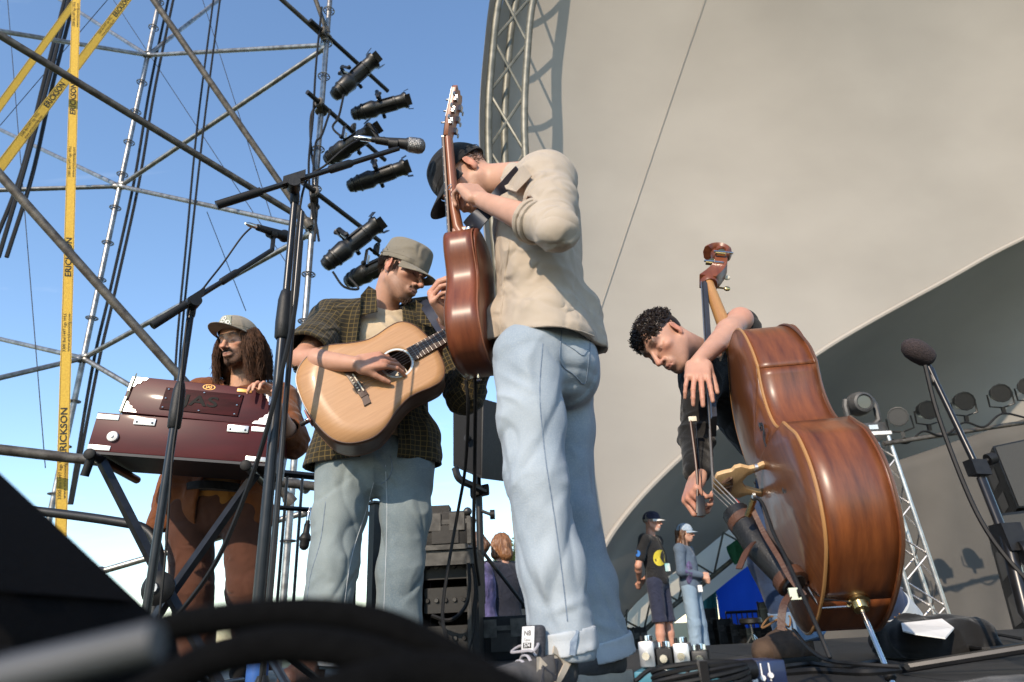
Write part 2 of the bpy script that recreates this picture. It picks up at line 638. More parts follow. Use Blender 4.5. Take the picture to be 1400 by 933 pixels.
def sheet(name, label, cat, quad, Y, m, ny=14, nx=18, amp=0.08, fr=9, group=None):
    """hanging cloth with vertical folds between four photo pixels"""
    a, b, c, d = [P(x, y, Y) for x, y in quad]
    mb = MB()
    vs = []
    for i in range(nx + 1):
        for j in range(ny + 1):
            u, v = i / nx, j / ny
            p = (a * (1 - u) + b * u) * (1 - v) + (d * (1 - u) + c * u) * v
            vs.append(p + V(0, amp * (math.sin(u * fr + 1.5 * v) + .5 * math.sin(u * fr * 2.3 + 4 * v)), 0))
    fs = [(i * (ny + 1) + j, i * (ny + 1) + j + 1, (i + 1) * (ny + 1) + j + 1, (i + 1) * (ny + 1) + j) for i in range(nx) for j in range(ny)]
    mb.add(vs, fs)
    o = mb.build(name, m, smooth=80)
    sd = o.modifiers.new('thickness', 'SOLIDIFY')
    sd.thickness = 0.01
    return tag(o, label, cat, group)


sheet('blue_tarp', 'bright blue tarpaulin hanging behind the drum gear at the back of the stage', 'tarp', [(968, 718), (1080, 690), (1095, 900), (992, 900)], 16.2, M_bluetarp, amp=.06)
sheet('teal_tarp', 'dark teal tarpaulin strip hanging left of the blue tarp', 'tarp', [(944, 760), (972, 740), (986, 900), (964, 900)], 16.0, M_tealtarp, amp=.05)
sheet('green_cloth', 'green cloth bunched under the rear arch above the blue tarp', 'cloth', [(994, 748), (1040, 712), (1052, 752), (1006, 772)], 13.4, M_greennet, amp=.12, fr=14)
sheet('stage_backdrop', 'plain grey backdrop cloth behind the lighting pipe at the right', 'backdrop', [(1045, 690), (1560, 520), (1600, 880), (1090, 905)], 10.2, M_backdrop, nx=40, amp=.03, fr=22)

# ------------------------------------------------------------------ scaffold tower at the left
YM1, YM2 = 7.0, 5.8
m1 = P(165, 250, YM1)
m2 = P(437, 180, YM2)
scaf = thing('scaffold_tower', 'tall scaffold tower of weathered steel tubes against the sky', 'scaffold', (m1[0], m1[1], GZ))


def at_mast(y, mast):
    """point on a vertical mast seen at photo row y"""
    lo, hi = -1.0, 14.0
    for _ in range(40):
        z = (lo + hi) / 2
        d = A([mast[0], mast[1], z]) - CC
        py = 466.5 - FPX * (d @ CU) / (d @ _f)
        if py > y: lo = z
        else: hi = z
    return V(mast[0], mast[1], lo)


for mm, top in ((m1, 9.5), (m2, 8.5)):
    MB().tube([V(mm[0], mm[1], GZ), V(mm[0], mm[1], top)], 0.03, 12).build('standard', M_galv, scaf)
# rosettes: ring discs with spokes every half metre
rb = MB()
rb.ring((0, 0, 0), (0, 0, 1), 0.062, 0.007, 16, 5)
for k in range(8):
    a = k * math.pi / 4
    rb.tube([(math.cos(a) * .03, math.sin(a) * .03, 0), (math.cos(a) * .06, math.sin(a) * .06, 0)], .006, 4)
rb.lathe((0, 0, -.02), (0, 0, 1), [(0, .031), (.04, .031)], 12)
ros_me = rb.mesh('rosette')
for mm, z0 in ((m1, at_mast(75, m1)[2]), (m2, at_mast(59, m2)[2])):
    z = z0 - .5 * math.floor((z0 - GZ) / .5)
    while z < z0 + 1.6:
        o = link_mesh('rosette', ros_me, M_galv, scaf)
        o.location = V(mm[0], mm[1], z) - ORG[scaf.name]
        z += .5
N1, N2, N3 = at_mast(76, m1), at_mast(255, m1), at_mast(490, m1)
Q1, Q2, Q3 = at_mast(62, m2), at_mast(312, m2), at_mast(575, m2)
N4 = at_mast(640, m1)


def steel(name, a, b, r=0.028, m=None):
    d = nrm(b - a)
    mb = MB().tube([a, b], r, 10)
    for q, s_ in ((a, 1), (b, -1)):
        mb.lathe(q + d * s_ * .0, d * s_, [(0, r * 1.5), (.06, r * 1.5), (.08, r * 1.05)], 8)
    return mb.build(name, m or M_galv, scaf)


e = .05
steel('ledger', N1, P(-60, 33, 5.2))
steel('ledger', N1, Q1)
steel('brace', N1, P(60, -14, 8.6))
steel('brace', N1, P(330, -24, 8.0))
steel('ledger', N2, P(-60, 262, 6.4))
steel('brace', N2, P(-60, 149, 9.0))
steel('brace', N2, Q1 + V(0, 0, -.03))
steel('ledger', N2, Q2)
steel('brace', N3, P(-60, 450, 8.4))
steel('ledger', N3, P(-60, 531, 6.0))
steel('brace', N3, Q2 + V(0, 0, -.06))
steel('brace', N3, P(420, 670, 6.0))
# near diagonals, thicker on the picture because they stand closer
steel('diagonal_brace', P(-60, 12, 3.6), Q2 + V(0, -.04, .02), .032, M_oldtube)
steel('diagonal_brace', P(-60, 172, 3.7), P(400, 688, 5.2), .032, M_oldtube)
steel('diagonal_brace', P(196, -20, 4.6), Q2 + V(0, -.06, -.02), .032, M_oldtube)
steel('ledger', P(-60, 608, 3.9), P(455, 668, 4.9), .032, M_oldtube)
steel('ledger', P(130, 784, 6.2), P(420, 700, 6.4), .028)
steel('brace', P(372, -12, 5.2), Q1 + V(0, 0, .08), .026, M_oldtube)
steel('brace', P(428, -10, 5.6), at_mast(45, m2), .026, M_oldtube)

# yellow ratchet straps with printing
M_strap = mat('yellow_webbing', (0.72, 0.46, 0.055), 0.7, col2=(0.62, 0.37, 0.04), nscale=90, bump=0.4, bscale=700, stretch=(1, 1, 1))


def strap(label, a, b, width, texts, nrmv=None, thin=0.004):
    a, b = np.asarray(a, float), np.asarray(b, float)
    d = nrm(b - a)
    view = nrm((a + b) / 2 - CC)
    wd = nrm(np.cross(d, view))
    if wd[0] < 0: wd = -wd
    nn = nrm(np.cross(wd, d))
    if np.dot(nn, view) > 0: nn = -nn
    t = thing('ratchet_strap', label, 'strap', tuple(a), 'yellow ratchet straps on the scaffold')
    mb = MB().box((a + b) / 2, (b - a) / 2, wd * width / 2, nn * thin / 2)
    mb.build('webbing', M_strap, t, smooth=0)
    mb = MB()
    for s_ in (-.42, .42):
        mb.box((a + b) / 2 + wd * s_ * width + nn * (thin * .5 + .0006), (b - a) / 2, wd * width * .012, nn * .0005)
    mb.build('edge_stitching', M_oldtube, t, smooth=0)
    up = d if d[2] > 0 else -d
    for (px, py, s_, txt, hh) in texts:
        # nearest point of the strap to that pixel
        r_ = ray(px, py)
        n2 = np.cross(d, np.cross(r_, d))
        tt = np.dot(a - CC, n2) / np.dot(r_, n2)
        p = CC + r_ * tt
        k = np.dot(p - a, d)
        p = a + d * k + nn * (thin / 2 + .002) + wd * s_ * width
        letters(txt, p, up, np.cross(nn, up) * 1.0, hh * width, 'lettering', M_print, t, bold=hh > .4, squeeze=1.35)
    return t


S1 = []
for py in (135, 352, 590):
    S1.append((98, py, 0, 'ERICKSON', .58))
for py in (20, 222, 455, 650):
    S1 += [(102, py, -.2, '3300 lbs/1497 kgs WLL', .26), (102, py, .2, 'www.ericksonmfg.com', .26)]
strap('yellow printed strap hanging straight down beside the scaffold', P(105, -30, 4.3), P(83, 735, 4.3), 0.064, S1)
S2 = []
for (px, py) in ((78, 132), (170, 14)):
    S2.append((px, py, 0, 'ERICKSON', .58))
for (px, py) in ((48, 175), (150, 40)):
    S2 += [(px, py, -.2, '3300 lbs/1497 kgs WLL', .26), (px, py, .2, 'www.ericksonmfg.com', .26)]
strap('yellow printed strap slanting up to the right across the scaffold', P(-25, 262, 4.5), P(205, -42, 5.6), 0.075, S2)
strap('narrow yellow strap at the top left corner, behind the other two', P(-20, 172, 5.2), P(112, -10, 5.8), 0.068, [])

# black power cables hanging on the tower and thin guy wires


def cable(name, label, pts, r, group, cat='cable', m=None, n=6, smoothn=8):
    return tag(MB().tube(bez(pts, smoothn) if len(pts) > 2 else pts, r, n).build(name, m or M_rubber), label, cat, group)


for i, (xa, xb, lab) in enumerate(((97, -2, 'thick black power cable hanging at far left behind the straps'),
                                   (91, -16, 'thick black power cable at the extreme left edge of the scaffold'),
                                   (104, 9, 'black power cable nearest the vertical yellow strap'))):
    cable('power_cable', lab, [P(xa, -10, 6.2 + .1 * i), P(xa - 33, 120, 6.2 + .1 * i), P(xa - 66 + 3 * i, 240, 6.2 + .1 * i), P(xb, 352, 6.2 + .1 * i)], .022, 'power cables hanging on the scaffold')
for i, (off_, lab) in enumerate(((0, 'left black cable of the pair running down beside the ringed scaffold post'), (7, 'right black cable of the pair beside the ringed scaffold post'))):
    cable('power_cable', lab, [P(232 + off_, -10, 7.1), P(205 + off_, 120, 7.1), P(183 + off_, 250, 7.1), P(150 + off_, 400, 7.1), P(127 + off_, 500, 7.1), P(95 + off_ * .4, 690, 7.1)], .017, 'power cables hanging on the scaffold')
for i, (off_, lab) in enumerate(((0, 'left of two slim black lines hanging above the long-haired player'), (9, 'right of two slim black lines hanging above the long-haired player'))):
    cable('power_cable', lab, [P(293 + off_, -10, 6.4), P(270 + off_, 170, 6.4), P(255 + off_ * .7, 330, 6.4), P(242 + off_ * .6, 470, 6.4), P(238 + off_ * .6, 560, 6.4)], .012, 'power cables hanging on the scaffold')
GW = [((10, -5), (62, 640), 'thin guy wire nearest the left edge of the picture'), ((155, 0), (395, 365), 'thin guy wire slanting from the ringed post down to the stands'),
      ((277, 0), (372, 300), 'thin guy wire slanting past the right pair of hanging lines'), ((0, 172), (152, -6), 'thin guy wire rising to the right at the top left'),
      ((283, 290), (336, 425), 'short thin guy wire above the tan cap')]
for a, b, lab in GW:
    cable('guy_wire', lab, [P(*a, 7.6), P(*b, 6.8)], .005, 'thin guy wires', 'wire', n=5)

# ------------------------------------------------------------------ stage lights on three booms
M_lampbody = mat('lamp_black', (0.005, 0.005, 0.0055), 0.4, 0.1, col2=(0.01, 0.0095, 0.009), nscale=30, bump=.2, bscale=150)
M_lens = mat('lamp_lens', (0.03, 0.035, 0.045), 0.08, 0.0, col2=(0.02, 0.02, 0.03), nscale=3, coat=1.0)


def make_profile_light():
    r = thing('profile_spotlight', 'x', 'stage light', (0, 0, 0), 'spotlights on the boom pipes')
    # axis along +Y: lamp housing at the back, barrel, colour frame holder in front
    MB().lathe((0, -.36, 0), (0, 1, 0), [(0, .03), (.015, .062), (.06, .075), (.065, .082), (.085, .082), (.09, .075), (.13, .085), (.135, .095), (.155, .095), (.16, .088), (.27, .1), (.30, .088)], 16).build('lamp_housing', M_lampbody, r)
    b = MB().lathe((0, -.07, 0), (0, 1, 0), [(0, .088), (.03, .078), (.22, .078), (.225, .085), (.25, .085), (.255, .078), (.33, .078), (.35, .092), (.38, .095)], 16)
    for k in range(6):
        a = k * math.pi / 3
        b.box((math.cos(a) * .08, .07, math.sin(a) * .08), (math.cos(a) * .012, 0, math.sin(a) * .012), (0, .09, 0), (-math.sin(a) * .005, 0, math.cos(a) * .005))
    b.build('lens_barrel', M_lampbody, r)
    MB().lathe((0, .312, 0), (0, 1, 0), [(0, .085), (.004, .085)], 16).build('lens', M_lens, r)
    h = MB()
    for k in range(4):
        a = k * math.pi / 2 + .5
        c, s_ = math.cos(a), math.sin(a)
        h.box((c * .105, .33, s_ * .105), (c * .006, .03, s_ * .006), (-s_ * .06, 0, c * .06), (c * .003, -.001, s_ * .003))
    h.box((0, .318, .0), (.095, 0, 0), (0, .003, 0), (0, 0, .004))
    h.build('frame_holder', M_lampbody, r)
    y = MB()
    y.tube([(-.115, 0, 0), (-.115, 0, .17), (-.09, 0, .21), (.09, 0, .21), (.115, 0, .17), (.115, 0, 0)], .012, 6, flat=((0, 1, 0), 1.8))
    y.build('yoke', M_lampbody, r)
    c = MB().box((0, 0, .25), (.02, 0, 0), (0, .025, 0), (0, 0, .045))
    c.ring((0, 0, .30), (1, 0, 0), .032, .012, 12, 5)
    c.build('hook_clamp', M_blackmetal, r)
    for s_ in (-1, 1):
        MB().lathe((s_ * .115, 0, 0), (s_, 0, 0), [(0, .022), (.03, .022)], 8).build('tilt_knob', M_blackmetal, r)
    g_ = MB()
    g_.box((.06, -.02, .10), (.012, 0, 0), (0, .002, 0), (0, 0, .05))
    g_.build('label_tag', M_white, r)
    return r


def orient(o, loc, fwd, up):
    f = nrm(fwd)
    u = nrm(np.asarray(up, float) - f * np.dot(up, f))
    x = np.cross(f, u)
    o.matrix_world = Matrix(((x[0], f[0], u[0], loc[0]), (x[1], f[1], u[1], loc[1]), (x[2], f[2], u[2], loc[2]), (0, 0, 0, 1)))


LIGHTS = [((455, 133), (515, 79), 6.0, 'stage spotlight with lens tilted up, highest of the six on the booms'),
          ((479, 158), (563, 135), 6.25, 'stage spotlight pointing level to the right, second from the top'),
          ((446, 220), (514, 176), 5.9, 'stage spotlight half behind the silver microphone'),
          ((473, 257), (562, 226), 6.15, 'stage spotlight pointing right just below the silver microphone'),
          ((441, 366), (522, 302), 5.7, 'large stage spotlight left above the grey-green cap'),
          ((474, 386), (548, 352), 6.0, 'lowest stage spotlight, partly hidden by the grey-green cap')]
pl = make_profile_light()
for i, (a, b, Y, lab) in enumerate(LIGHTS):
    o = pl if i == 0 else copy_tree(pl)
    pa = P(*a, Y)
    # the front end lies nearer to the camera: choose its depth so that the lamp is 0.74 m long
    best = min(np.linspace(0, .9, 91), key=lambda q: abs(np.linalg.norm(P(*b, Y - q) - pa) - (.72 if i != 4 else .74)))
    pb = P(*b, Y - best)
    orient(o, (pa + pb) / 2, pb - pa, V(-.15, .3, 1))
    o['label'] = lab
for (a, b, Y, lab) in (((424, 28), (560, 152), 5.55, 'black boom pipe carrying the two top spotlights'),
                       ((420, 126), (556, 245), 5.5, 'black boom pipe carrying the middle two spotlights'),
                       ((414, 250), (548, 352), 5.4, 'black boom pipe carrying the lowest two spotlights')):
    pa = P(*a, Y)
    pb = Pz(*b, pa[2])
    t = thing('lighting_boom', lab, 'pipe', tuple(pa), 'boom pipes on the light mast')
    MB().tube([pa, pa + (pb - pa) * .75], .026, 12).build('pipe', M_blackmetal, t)
    # swivel clamp onto the mast
    q = pa + (pb - pa) * .1
    mq = V(m2[0], m2[1], q[2])
    c = MB().box((q + mq) / 2, (q - mq) / 2 * 1.05, V(.03, 0, 0), V(0, 0, .04))
    c.ring(mq, (0, 0, 1), .045, .018, 14, 6)
    c.ring(q, pb - pa, .042, .015, 14, 6)
    c.build('clamp', M_oldtube, t)
# loose black supply cables tied along the light mast
rng = random.Random(4)
LABC = ['slack black lead looping down the light mast, outermost loop', 'black lead tied close along the light mast', 'black lead swinging left of the light mast', 'short black lead curling under the top spotlights', 'black lead dropping from the lowest spotlight']
CP = [[(440, 10), (432, 90), (428, 160), (422, 230), (428, 300)], [(436, 140), (425, 160), (426, 210), (434, 260), (430, 330)], [(452, 150), (440, 185), (431, 200), (428, 270), (436, 330)],
      [(470, 130), (463, 160), (455, 175), (470, 190)], [(455, 372), (470, 392), (490, 395), (478, 380)]]
for lab, c in zip(LABC, CP):
    cable('lamp_lead', lab, [P(x, y, 5.66 + .06 * rng.random()) for x, y in c], .012, 'black leads on the light mast')

# ------------------------------------------------------------------ microphone stands


def vert(px, py, Y, z):
    """point straight above/below P(px, py, Y) at height z"""
    p = P(px, py, Y)
    return V(p[0], p[1], z)


def mic_stand(label, top, boom_a, boom_b, rl=.0125, ru=.0095, zc=.9, leg=.32):
    """upright with clutch, tripod legs, and a boom between two points"""
    t = thing('microphone_stand', label, 'mic stand', (top[0], top[1], 0), 'boom microphone stands')
    x, y, z = top
    MB().tube([V(x, y, .1), V(x, y, zc)], rl, 14).build('lower_tube', M_stand, t)
    MB().tube([V(x, y, zc), V(x, y, z)], ru, 12).build('upper_tube', M_stand, t)
    MB().lathe(V(x, y, zc - .07), (0, 0, 1), [(0, rl * 1.25), (.005, rl * 1.55), (.05, rl * 1.65), (.12, rl * 1.5), (.145, rl * 1.1), (.15, ru * 1.05)], 14).build('height_clutch', M_plastic, t)
    for k in range(3):
        a = 1.2 + k * 2.094
        d = V(math.cos(a), math.sin(a), 0)
        l = MB().tube([V(x, y, .16) + d * .015, V(x, y, .012) + d * leg], .009, 8).build('leg', M_stand, t)
        MB().ball(V(x, y, .013) + d * leg, .013, 8, 6).build('rubber_foot', M_rubber, l)
    MB().lathe(V(x, y, .1), (0, 0, 1), [(0, .02), (.07, .024), (.09, .02)], 12).build('leg_hub', M_plastic, t)
    a, b = np.asarray(boom_a, float), np.asarray(boom_b, float)
    d = nrm(b - a)
    L = np.linalg.norm(b - a)
    k = np.dot(V(x, y, z) - a, d)
    j = a + d * k
    # swivel head
    MB().lathe(V(x, y, z - .045), (0, 0, 1), [(0, ru * 1.2), (.01, .014), (.03, .014), (.05, .011)], 12).build('swivel_neck', M_plastic, t)
    side = nrm(np.cross(d, (0, 0, 1)))
    h = MB().lathe(j + V(0, 0, -.012) - side * .022, side, [(0, .019), (.044, .019)], 16)
    h.box(j + V(0, 0, .006), d * .035, side * .014, V(0, 0, .014))
    hd = h.build('swivel_head', M_plastic, t)
    MB().lathe(j + V(0, 0, -.012) - side * .03, -side, [(0, .009), (.006, .009)], 10).build('knob', M_steelgrey, hd)
    MB().tube([a, b], .0085, 10).build('boom', M_stand, t)
    MB().tube([a, a + d * min(.13, L * .3)], .0125, 12).build('counterweight', M_rubber, t)
    MB().lathe(b - d * .24, d, [(0, .009), (.004, .0125), (.07, .0125), (.08, .009)], 12).build('boom_clutch', M_plastic, t)
    return t


def handheld_mic(label, tail, tip, name='microphone', grille=None, group=None, cat='microphone', r=.0255):
    tail, tip = np.asarray(tail, float), np.asarray(tip, float)
    d = nrm(tip - tail)
    L = np.linalg.norm(tip - tail)
    t = thing(name, label, cat, tuple(tail), group)
    MB().lathe(tail, d, [(0, .009), (.012, .0095), (.014, .0125), (.05, .0135), (L - .062, .0185), (L - .058, .021), (L - .05, .0235)], 16).build('body', M_plastic, t)
    MB().lathe(tail + d * (L - .052), d, [(0, .0235), (.004, .025), (.010, .025), (.018, r), (.035, r), (.045, r * .85), (.052, r * .45), (.0535, .003)], 18).build('grille', grille or M_micgrille, t)
    MB().lathe(tail - d * .055, d, [(0, .004), (.012, .007), (.018, .009), (.055, .009)], 12).build('connector', M_chrome, t)
    return t


M_micgrille = mat('mic_mesh', (0.33, 0.33, 0.33), 0.38, 0.9, col2=(0.08, 0.08, 0.08), nscale=500, detail=0, bump=.6, bscale=500)
M_foam = mat('black_foam', (0.022, 0.016, 0.017), 0.95, col2=(0.05, 0.035, 0.035), nscale=260, bump=1.0, bscale=300)

# stand in front of the player with the tan guitar
YS = 1.7
tp = P(404, 262, YS)
ba, bb = P(296, 281, YS - .1), P(545, 203, YS + .05)
mic_stand('tall black mic stand whose boom carries the silver-headed microphone', tp, ba, bb, .0135, .0105, P(396, 432, YS)[2])
mt, mh = P(508, 191, YS + .04), P(581, 201, YS + .06)
handheld_mic('black handheld microphone with round silver mesh head against the sky', mt, mh, group='vocal microphones')
MB_ = MB().lathe((mt + mh) / 2 + V(0, 0, -.006) - nrm(mh - mt) * .03, nrm(mh - mt), [(0, .016), (.03, .0185)], 14)
clip = MB_.build('microphone_clip', M_plastic)
tag(clip, 'black clip holding the silver-headed microphone on its boom', 'mic clip', 'mic clips')
cable('microphone_cable', 'black cable curving from the silver-headed microphone along its boom', [P(504, 190, YS + .04), P(490, 192, YS), P(470, 204, YS - .02), P(445, 226, YS - .02), P(420, 246, YS - .02), P(408, 300, YS - .03), P(398, 420, YS - .03), P(385, 640, YS - .03), P(368, 850, YS - .03), P(355, 935, YS - .03)], .0035, 'microphone cables')

# stand in front of the harmonium
YS = 2.0
tp = P(263, 416, YS)
ba, bb = P(208, 446, YS - .1), P(372, 342, YS + .12)
mic_stand('black mic stand in front of the dark red harmonium', tp, ba, bb, .0125, .0105, P(246, 556, YS)[2])
mt, mh = P(349, 310, YS + .1), P(398, 326, YS + .3)
handheld_mic('small black microphone on the boom above the long-haired player', mt, mh, grille=M_plastic, group='vocal microphones', r=.021)
clip = MB().lathe((mt + mh) / 2 + V(0, 0, -.01) - nrm(mh - mt) * .03, nrm(mh - mt), [(0, .016), (.03, .0185)], 14).tube([(mt + mh) / 2 + V(0, 0, -.02), bb], .008, 8).build('microphone_clip', M_plastic)
tag(clip, 'black clip holding the small microphone above the long-haired player', 'mic clip', 'mic clips')
cable('microphone_cable', 'black cable bowing down from the small microphone to the boom beside the harmonium', [P(346, 309, YS + .1), P(330, 325, YS + .08), P(305, 360, YS + .06), P(280, 392, YS), P(258, 425, YS - .03), P(244, 560, YS - .03), P(236, 620, YS - .03), P(226, 760, YS - .03), P(214, 880, YS - .02)], .0035, 'microphone cables')
# long cable drooping between the stands
cable('microphone_cable', 'slack black cable crossing in front of the brown trousers between the two stands', [P(412, 330, 1.66), P(402, 430, 1.64), P(372, 560, 1.66), P(345, 650, 1.7), P(300, 760, 1.75), P(252, 830, 1.8), P(228, 850, 1.85)], .006, 'microphone cables')
# second slim upright behind the tall stand
sp = vert(413, 290, 2.05, 0)
t = thing('microphone_stand', 'slim black upright just behind the tall mic stand', 'mic stand', tuple(sp), 'boom microphone stands')
MB().tube([sp + V(0, 0, .02), V(sp[0], sp[1], P(413, 290, 2.05)[2])], .009, 10).build('upper_tube', M_stand, t)
MB().lathe(sp + V(0, 0, .001), (0, 0, 1), [(0, .13), (.012, .13), (.02, .03), (.06, .014)], 20).build('round_base', M_blackmetal, t)

# right hand stand with foam windscreen
ta, tb = P(1267, 497, 1.9), P(1402, 838, 1.72)
t = thing('microphone_stand', 'black mic stand with foam ball, nearest the right edge', 'mic stand', (tb[0], tb[1], 0), 'boom microphone stands')
d = nrm(ta - tb)
jt = P(1336, 640, 1.83)
MB().tube([ta, jt], .0085, 12).build('upper_tube', M_stand, t)
MB().tube([jt - d * .03, P(1375, 738, 1.77)], .0125, 12, flat=((0, 1, 0), .7)).build('middle_tube', M_stand, t)
MB().tube([P(1375, 730, 1.77), V(tb[0], tb[1], tb[2]), V(tb[0] + .02, tb[1] - .02, .04)], .016, 12).build('lower_tube', M_stand, t)
c = MB().box(jt, d * .022, nrm(np.cross(d, (0, 1, 0))) * .02, V(0, .02, 0))
c.tube([jt, P(1352, 628, 1.83)], .006, 8)
cl = c.build('height_clamp', M_plastic, t)
MB().lathe(P(1350, 629, 1.83), P(1356, 627, 1.83) - P(1350, 629, 1.83), [(0, .016), (.02, .016)], 12).build('knob', M_plastic, cl)
c = MB().box(P(1380, 735, 1.77), d * .035, V(.024, 0, 0), V(0, .026, 0)).build('swivel_block', M_plastic, t)
MB().lathe(P(1396, 757, 1.74), (0.9, -.3, 0), [(0, .028), (.03, .028), (.034, .02)], 16).build('knob', M_plastic, c)
MB().lathe(P(1278, 525, 1.89), d, [(0, .010), (.008, .0125), (.05, .0135), (.062, .009)], 12).build('thread_collar', M_blackmetal, t)
for k in range(3):
    a = .6 + k * 2.094
    MB().tube([V(tb[0], tb[1], .05), V(tb[0] + .3 * math.cos(a), tb[1] - .02 + .3 * math.sin(a), .012)], .011, 8).build('leg', M_stand, t)
fm = thing('foam_microphone', 'dark microphone with fuzzy black foam cover tilted left, on the right-hand stand', 'microphone', tuple(P(1268, 500, 1.9)), 'vocal microphones')
fa_, fb_ = P(1272, 492, 1.9), P(1231, 466, 1.87)
dd = nrm(fb_ - fa_)
foam = MB().lathe(fa_ - dd * .006, dd, [(0, .012), (.008, .024), (.022, .031), (.05, .0335), (.07, .0325), (.088, .025), (.1, .012), (.103, .003)], 22).build('foam_cover', M_foam, fm)
MB().tube([P(1270, 500, 1.9), fa_ + dd * .02], .007, 8).build('gooseneck', M_stand, fm)
cable('microphone_cable', 'black cable running down the right-hand mic stand', [P(1265, 500, 1.88), P(1280, 560, 1.87), P(1305, 630, 1.84), P(1330, 690, 1.8), P(1352, 730, 1.77), P(1378, 765, 1.74), P(1410, 800, 1.72)], .006, 'microphone cables')

# small instrument mic hanging near the railing
hm = handheld_mic('small black microphone hanging head down by the stage railing', P(421, 712, 2.95), P(415, 752, 2.95), grille=M_plastic, group='vocal microphones', r=.02)

# ------------------------------------------------------------------ harmonium on an X stand
M_harm = mat('dark_red_lacquer', (0.075, 0.006, 0.009), 0.42, spec=.2, col2=(0.04, 0.004, 0.006), nscale=4, detail=5, stretch=(.6, 5, 5), coat=.04, lo=.25, hi=.8)
M_harm_plate = mat('dark_plate_wood', (0.05, 0.008, 0.010), 0.55, col2=(0.022, 0.004, 0.005), nscale=6, stretch=(.5, 6, 6), spec=.1)
M_underside = mat('harmonium_underside', (0.012, 0.012, 0.017), 0.55, col2=(0.02, 0.02, 0.026), nscale=9)
hA, hB = P(118, 616, 2.62), P(365, 634, 2.72)      # lower front edge of the lower box
hx = nrm(hB - hA)
hz = nrm(V(0, 0, 1) - hx * hx[2])
hy = np.cross(hz, hx)
W_ = np.linalg.norm(hB - hA)
harm = thing('harmonium', 'dark red portable harmonium with silver corners lettered JAS', 'harmonium', tuple(hA))
hb = .158                                              # height of the lower box
D_ = .36


def H(x, y, z):
    return hA + hx * x + hy * y + hz * z


def hbox(x0, x1, y0, y1, z0, z1, name, m, parent=harm, bevel=.003):
    return MB().box(H((x0 + x1) / 2, (y0 + y1) / 2, (z0 + z1) / 2), hx * (x1 - x0) / 2, hy * (y1 - y0) / 2, hz * (z1 - z0) / 2).build(name, m, parent, bevel=bevel)


low = hbox(0, W_, 0, D_, 0, hb, 'case', M_harm)
hbox(.004, W_ - .004, .004, D_ - .004, -.006, -.001, 'underside', M_underside, bevel=0)
hbox(.0, W_, -.004, .006, -.012, -.0015, 'bottom_moulding', M_underside, bevel=0)
# bellows box on top, tipped open: hinged along its lower back edge, leaning towards the player
bx0, bx1 = .062, W_ - .03
ty = nrm(hy * .98 + hz * .12)


def Bq(x, y, z):
    return H(bx0, .035, hb + .018) + hx * x + hy * y + nrm(hz + hy * .10 + hx * .035) * z + hz * (-.018 * x)


bw, bh, bd = bx1 - bx0, .165, .05
bl = MB()
out_ = [(0, 0), (bw, 0), (bw, bh * .88), (bw - .03, bh), (0, bh)]
bl.prism([Bq(x, 0, z) for x, z in out_], Bq(0, bd, 0) - Bq(0, 0, 0))
bell = bl.build('bellows_board', M_harm, harm, bevel=.003)
for k in range(5):
    y0 = bd + .008 + k * .022
    MB().prism([Bq(x, y0, z) for x, z in [(-.01 + .02, .004), (bw - .02, .004), (bw - .02, bh - .03), (.02, bh - .015)]], Bq(0, .012, 0) - Bq(0, 0, 0)).build('bellows_fold', M_underside, harm)
hbox(.045, W_ * .98 - .012, .16, D_ - .01, hb + .002, hb + .155, 'keyboard_case', M_harm)
# raised name plate with rivets
fnx = nrm(Bq(1, 0, 0) - Bq(0, 0, 0))
fnz = nrm(Bq(0, 0, 1) - Bq(0, 0, 0))
fny = nrm(np.cross(fnz, fnx))
plate = MB().box(Bq(bw * .515, -.003, bh * .47), fnx * bw * .262, fnz * bh * .3, fny * .003).build('name_plate', M_harm_plate, harm, bevel=.001)
for (u, v) in ((.275, .22), (.275, .47), (.275, .72), (.515, .22), (.515, .72), (.755, .22), (.755, .47), (.755, .72)):
    MB().ball(Bq(bw * u, -.007, bh * v), .0045, 8, 6).build('rivet', M_chrome, plate)
M_letter = mat('black_gloss_letter', (0.003, 0.003, 0.0035), 0.5, col2=(0.004, 0.004, 0.004), nscale=10, spec=.1)
letters('JAS', Bq(bw * .51, -.0085, bh * .47), fnx, fnz, .045, 'lettering', M_letter, plate, bold=True, squeeze=1.6)
M_gold = mat('gold_transfer', (0.55, 0.3, 0.06), 0.4, 0.3, col2=(0.45, 0.22, 0.05), nscale=30)
M_goldp = mat('gold_plaque', (0.5, 0.24, 0.05), 0.35, 0.4, col2=(0.4, 0.18, 0.04), nscale=30)
bd_ = MB().box(Bq(bw * .775, -.002, bh * .9), fnx * .031, fnz * .0085, fny * .0015).build('badge', M_goldp, bell, bevel=.003)
rg = MB()
for k in range(18):
    a0, a1 = k * math.pi / 9, (k + 1) * math.pi / 9
    q = [(math.cos(a) * s_ * .026, math.sin(a) * s_ * .013) for a, s_ in ((a0, 1), (a1, 1), (a1, .85), (a0, .85))]
    rg.add([Bq(bw * .53 + u, -.0012, bh * .9 + v) for u, v in q], [(0, 1, 2, 3)])
rg.build('emblem', M_gold, bell, smooth=0)
letters('JAS', Bq(bw * .53, -.0012, bh * .9), fnx, fnz, .013, 'emblem_lettering', M_gold, bell, bold=True)


def corner(cx, cz, sx, sz):
    """scalloped metal corner plate on the bellows front"""
    q = [(0, 0), (.066, 0), (.058, .012), (.044, .014), (.040, .026), (.027, .030), (.022, .043), (.012, .047), (.009, .062), (0, .066)]
    o = [Bq(cx + sx * a, -.0032, cz + sz * b) for a, b in q]
    return MB().prism(o, fny * .0016 if sx * sz > 0 else fny * .0016).build('corner_plate', M_alu, bell, smooth=0)


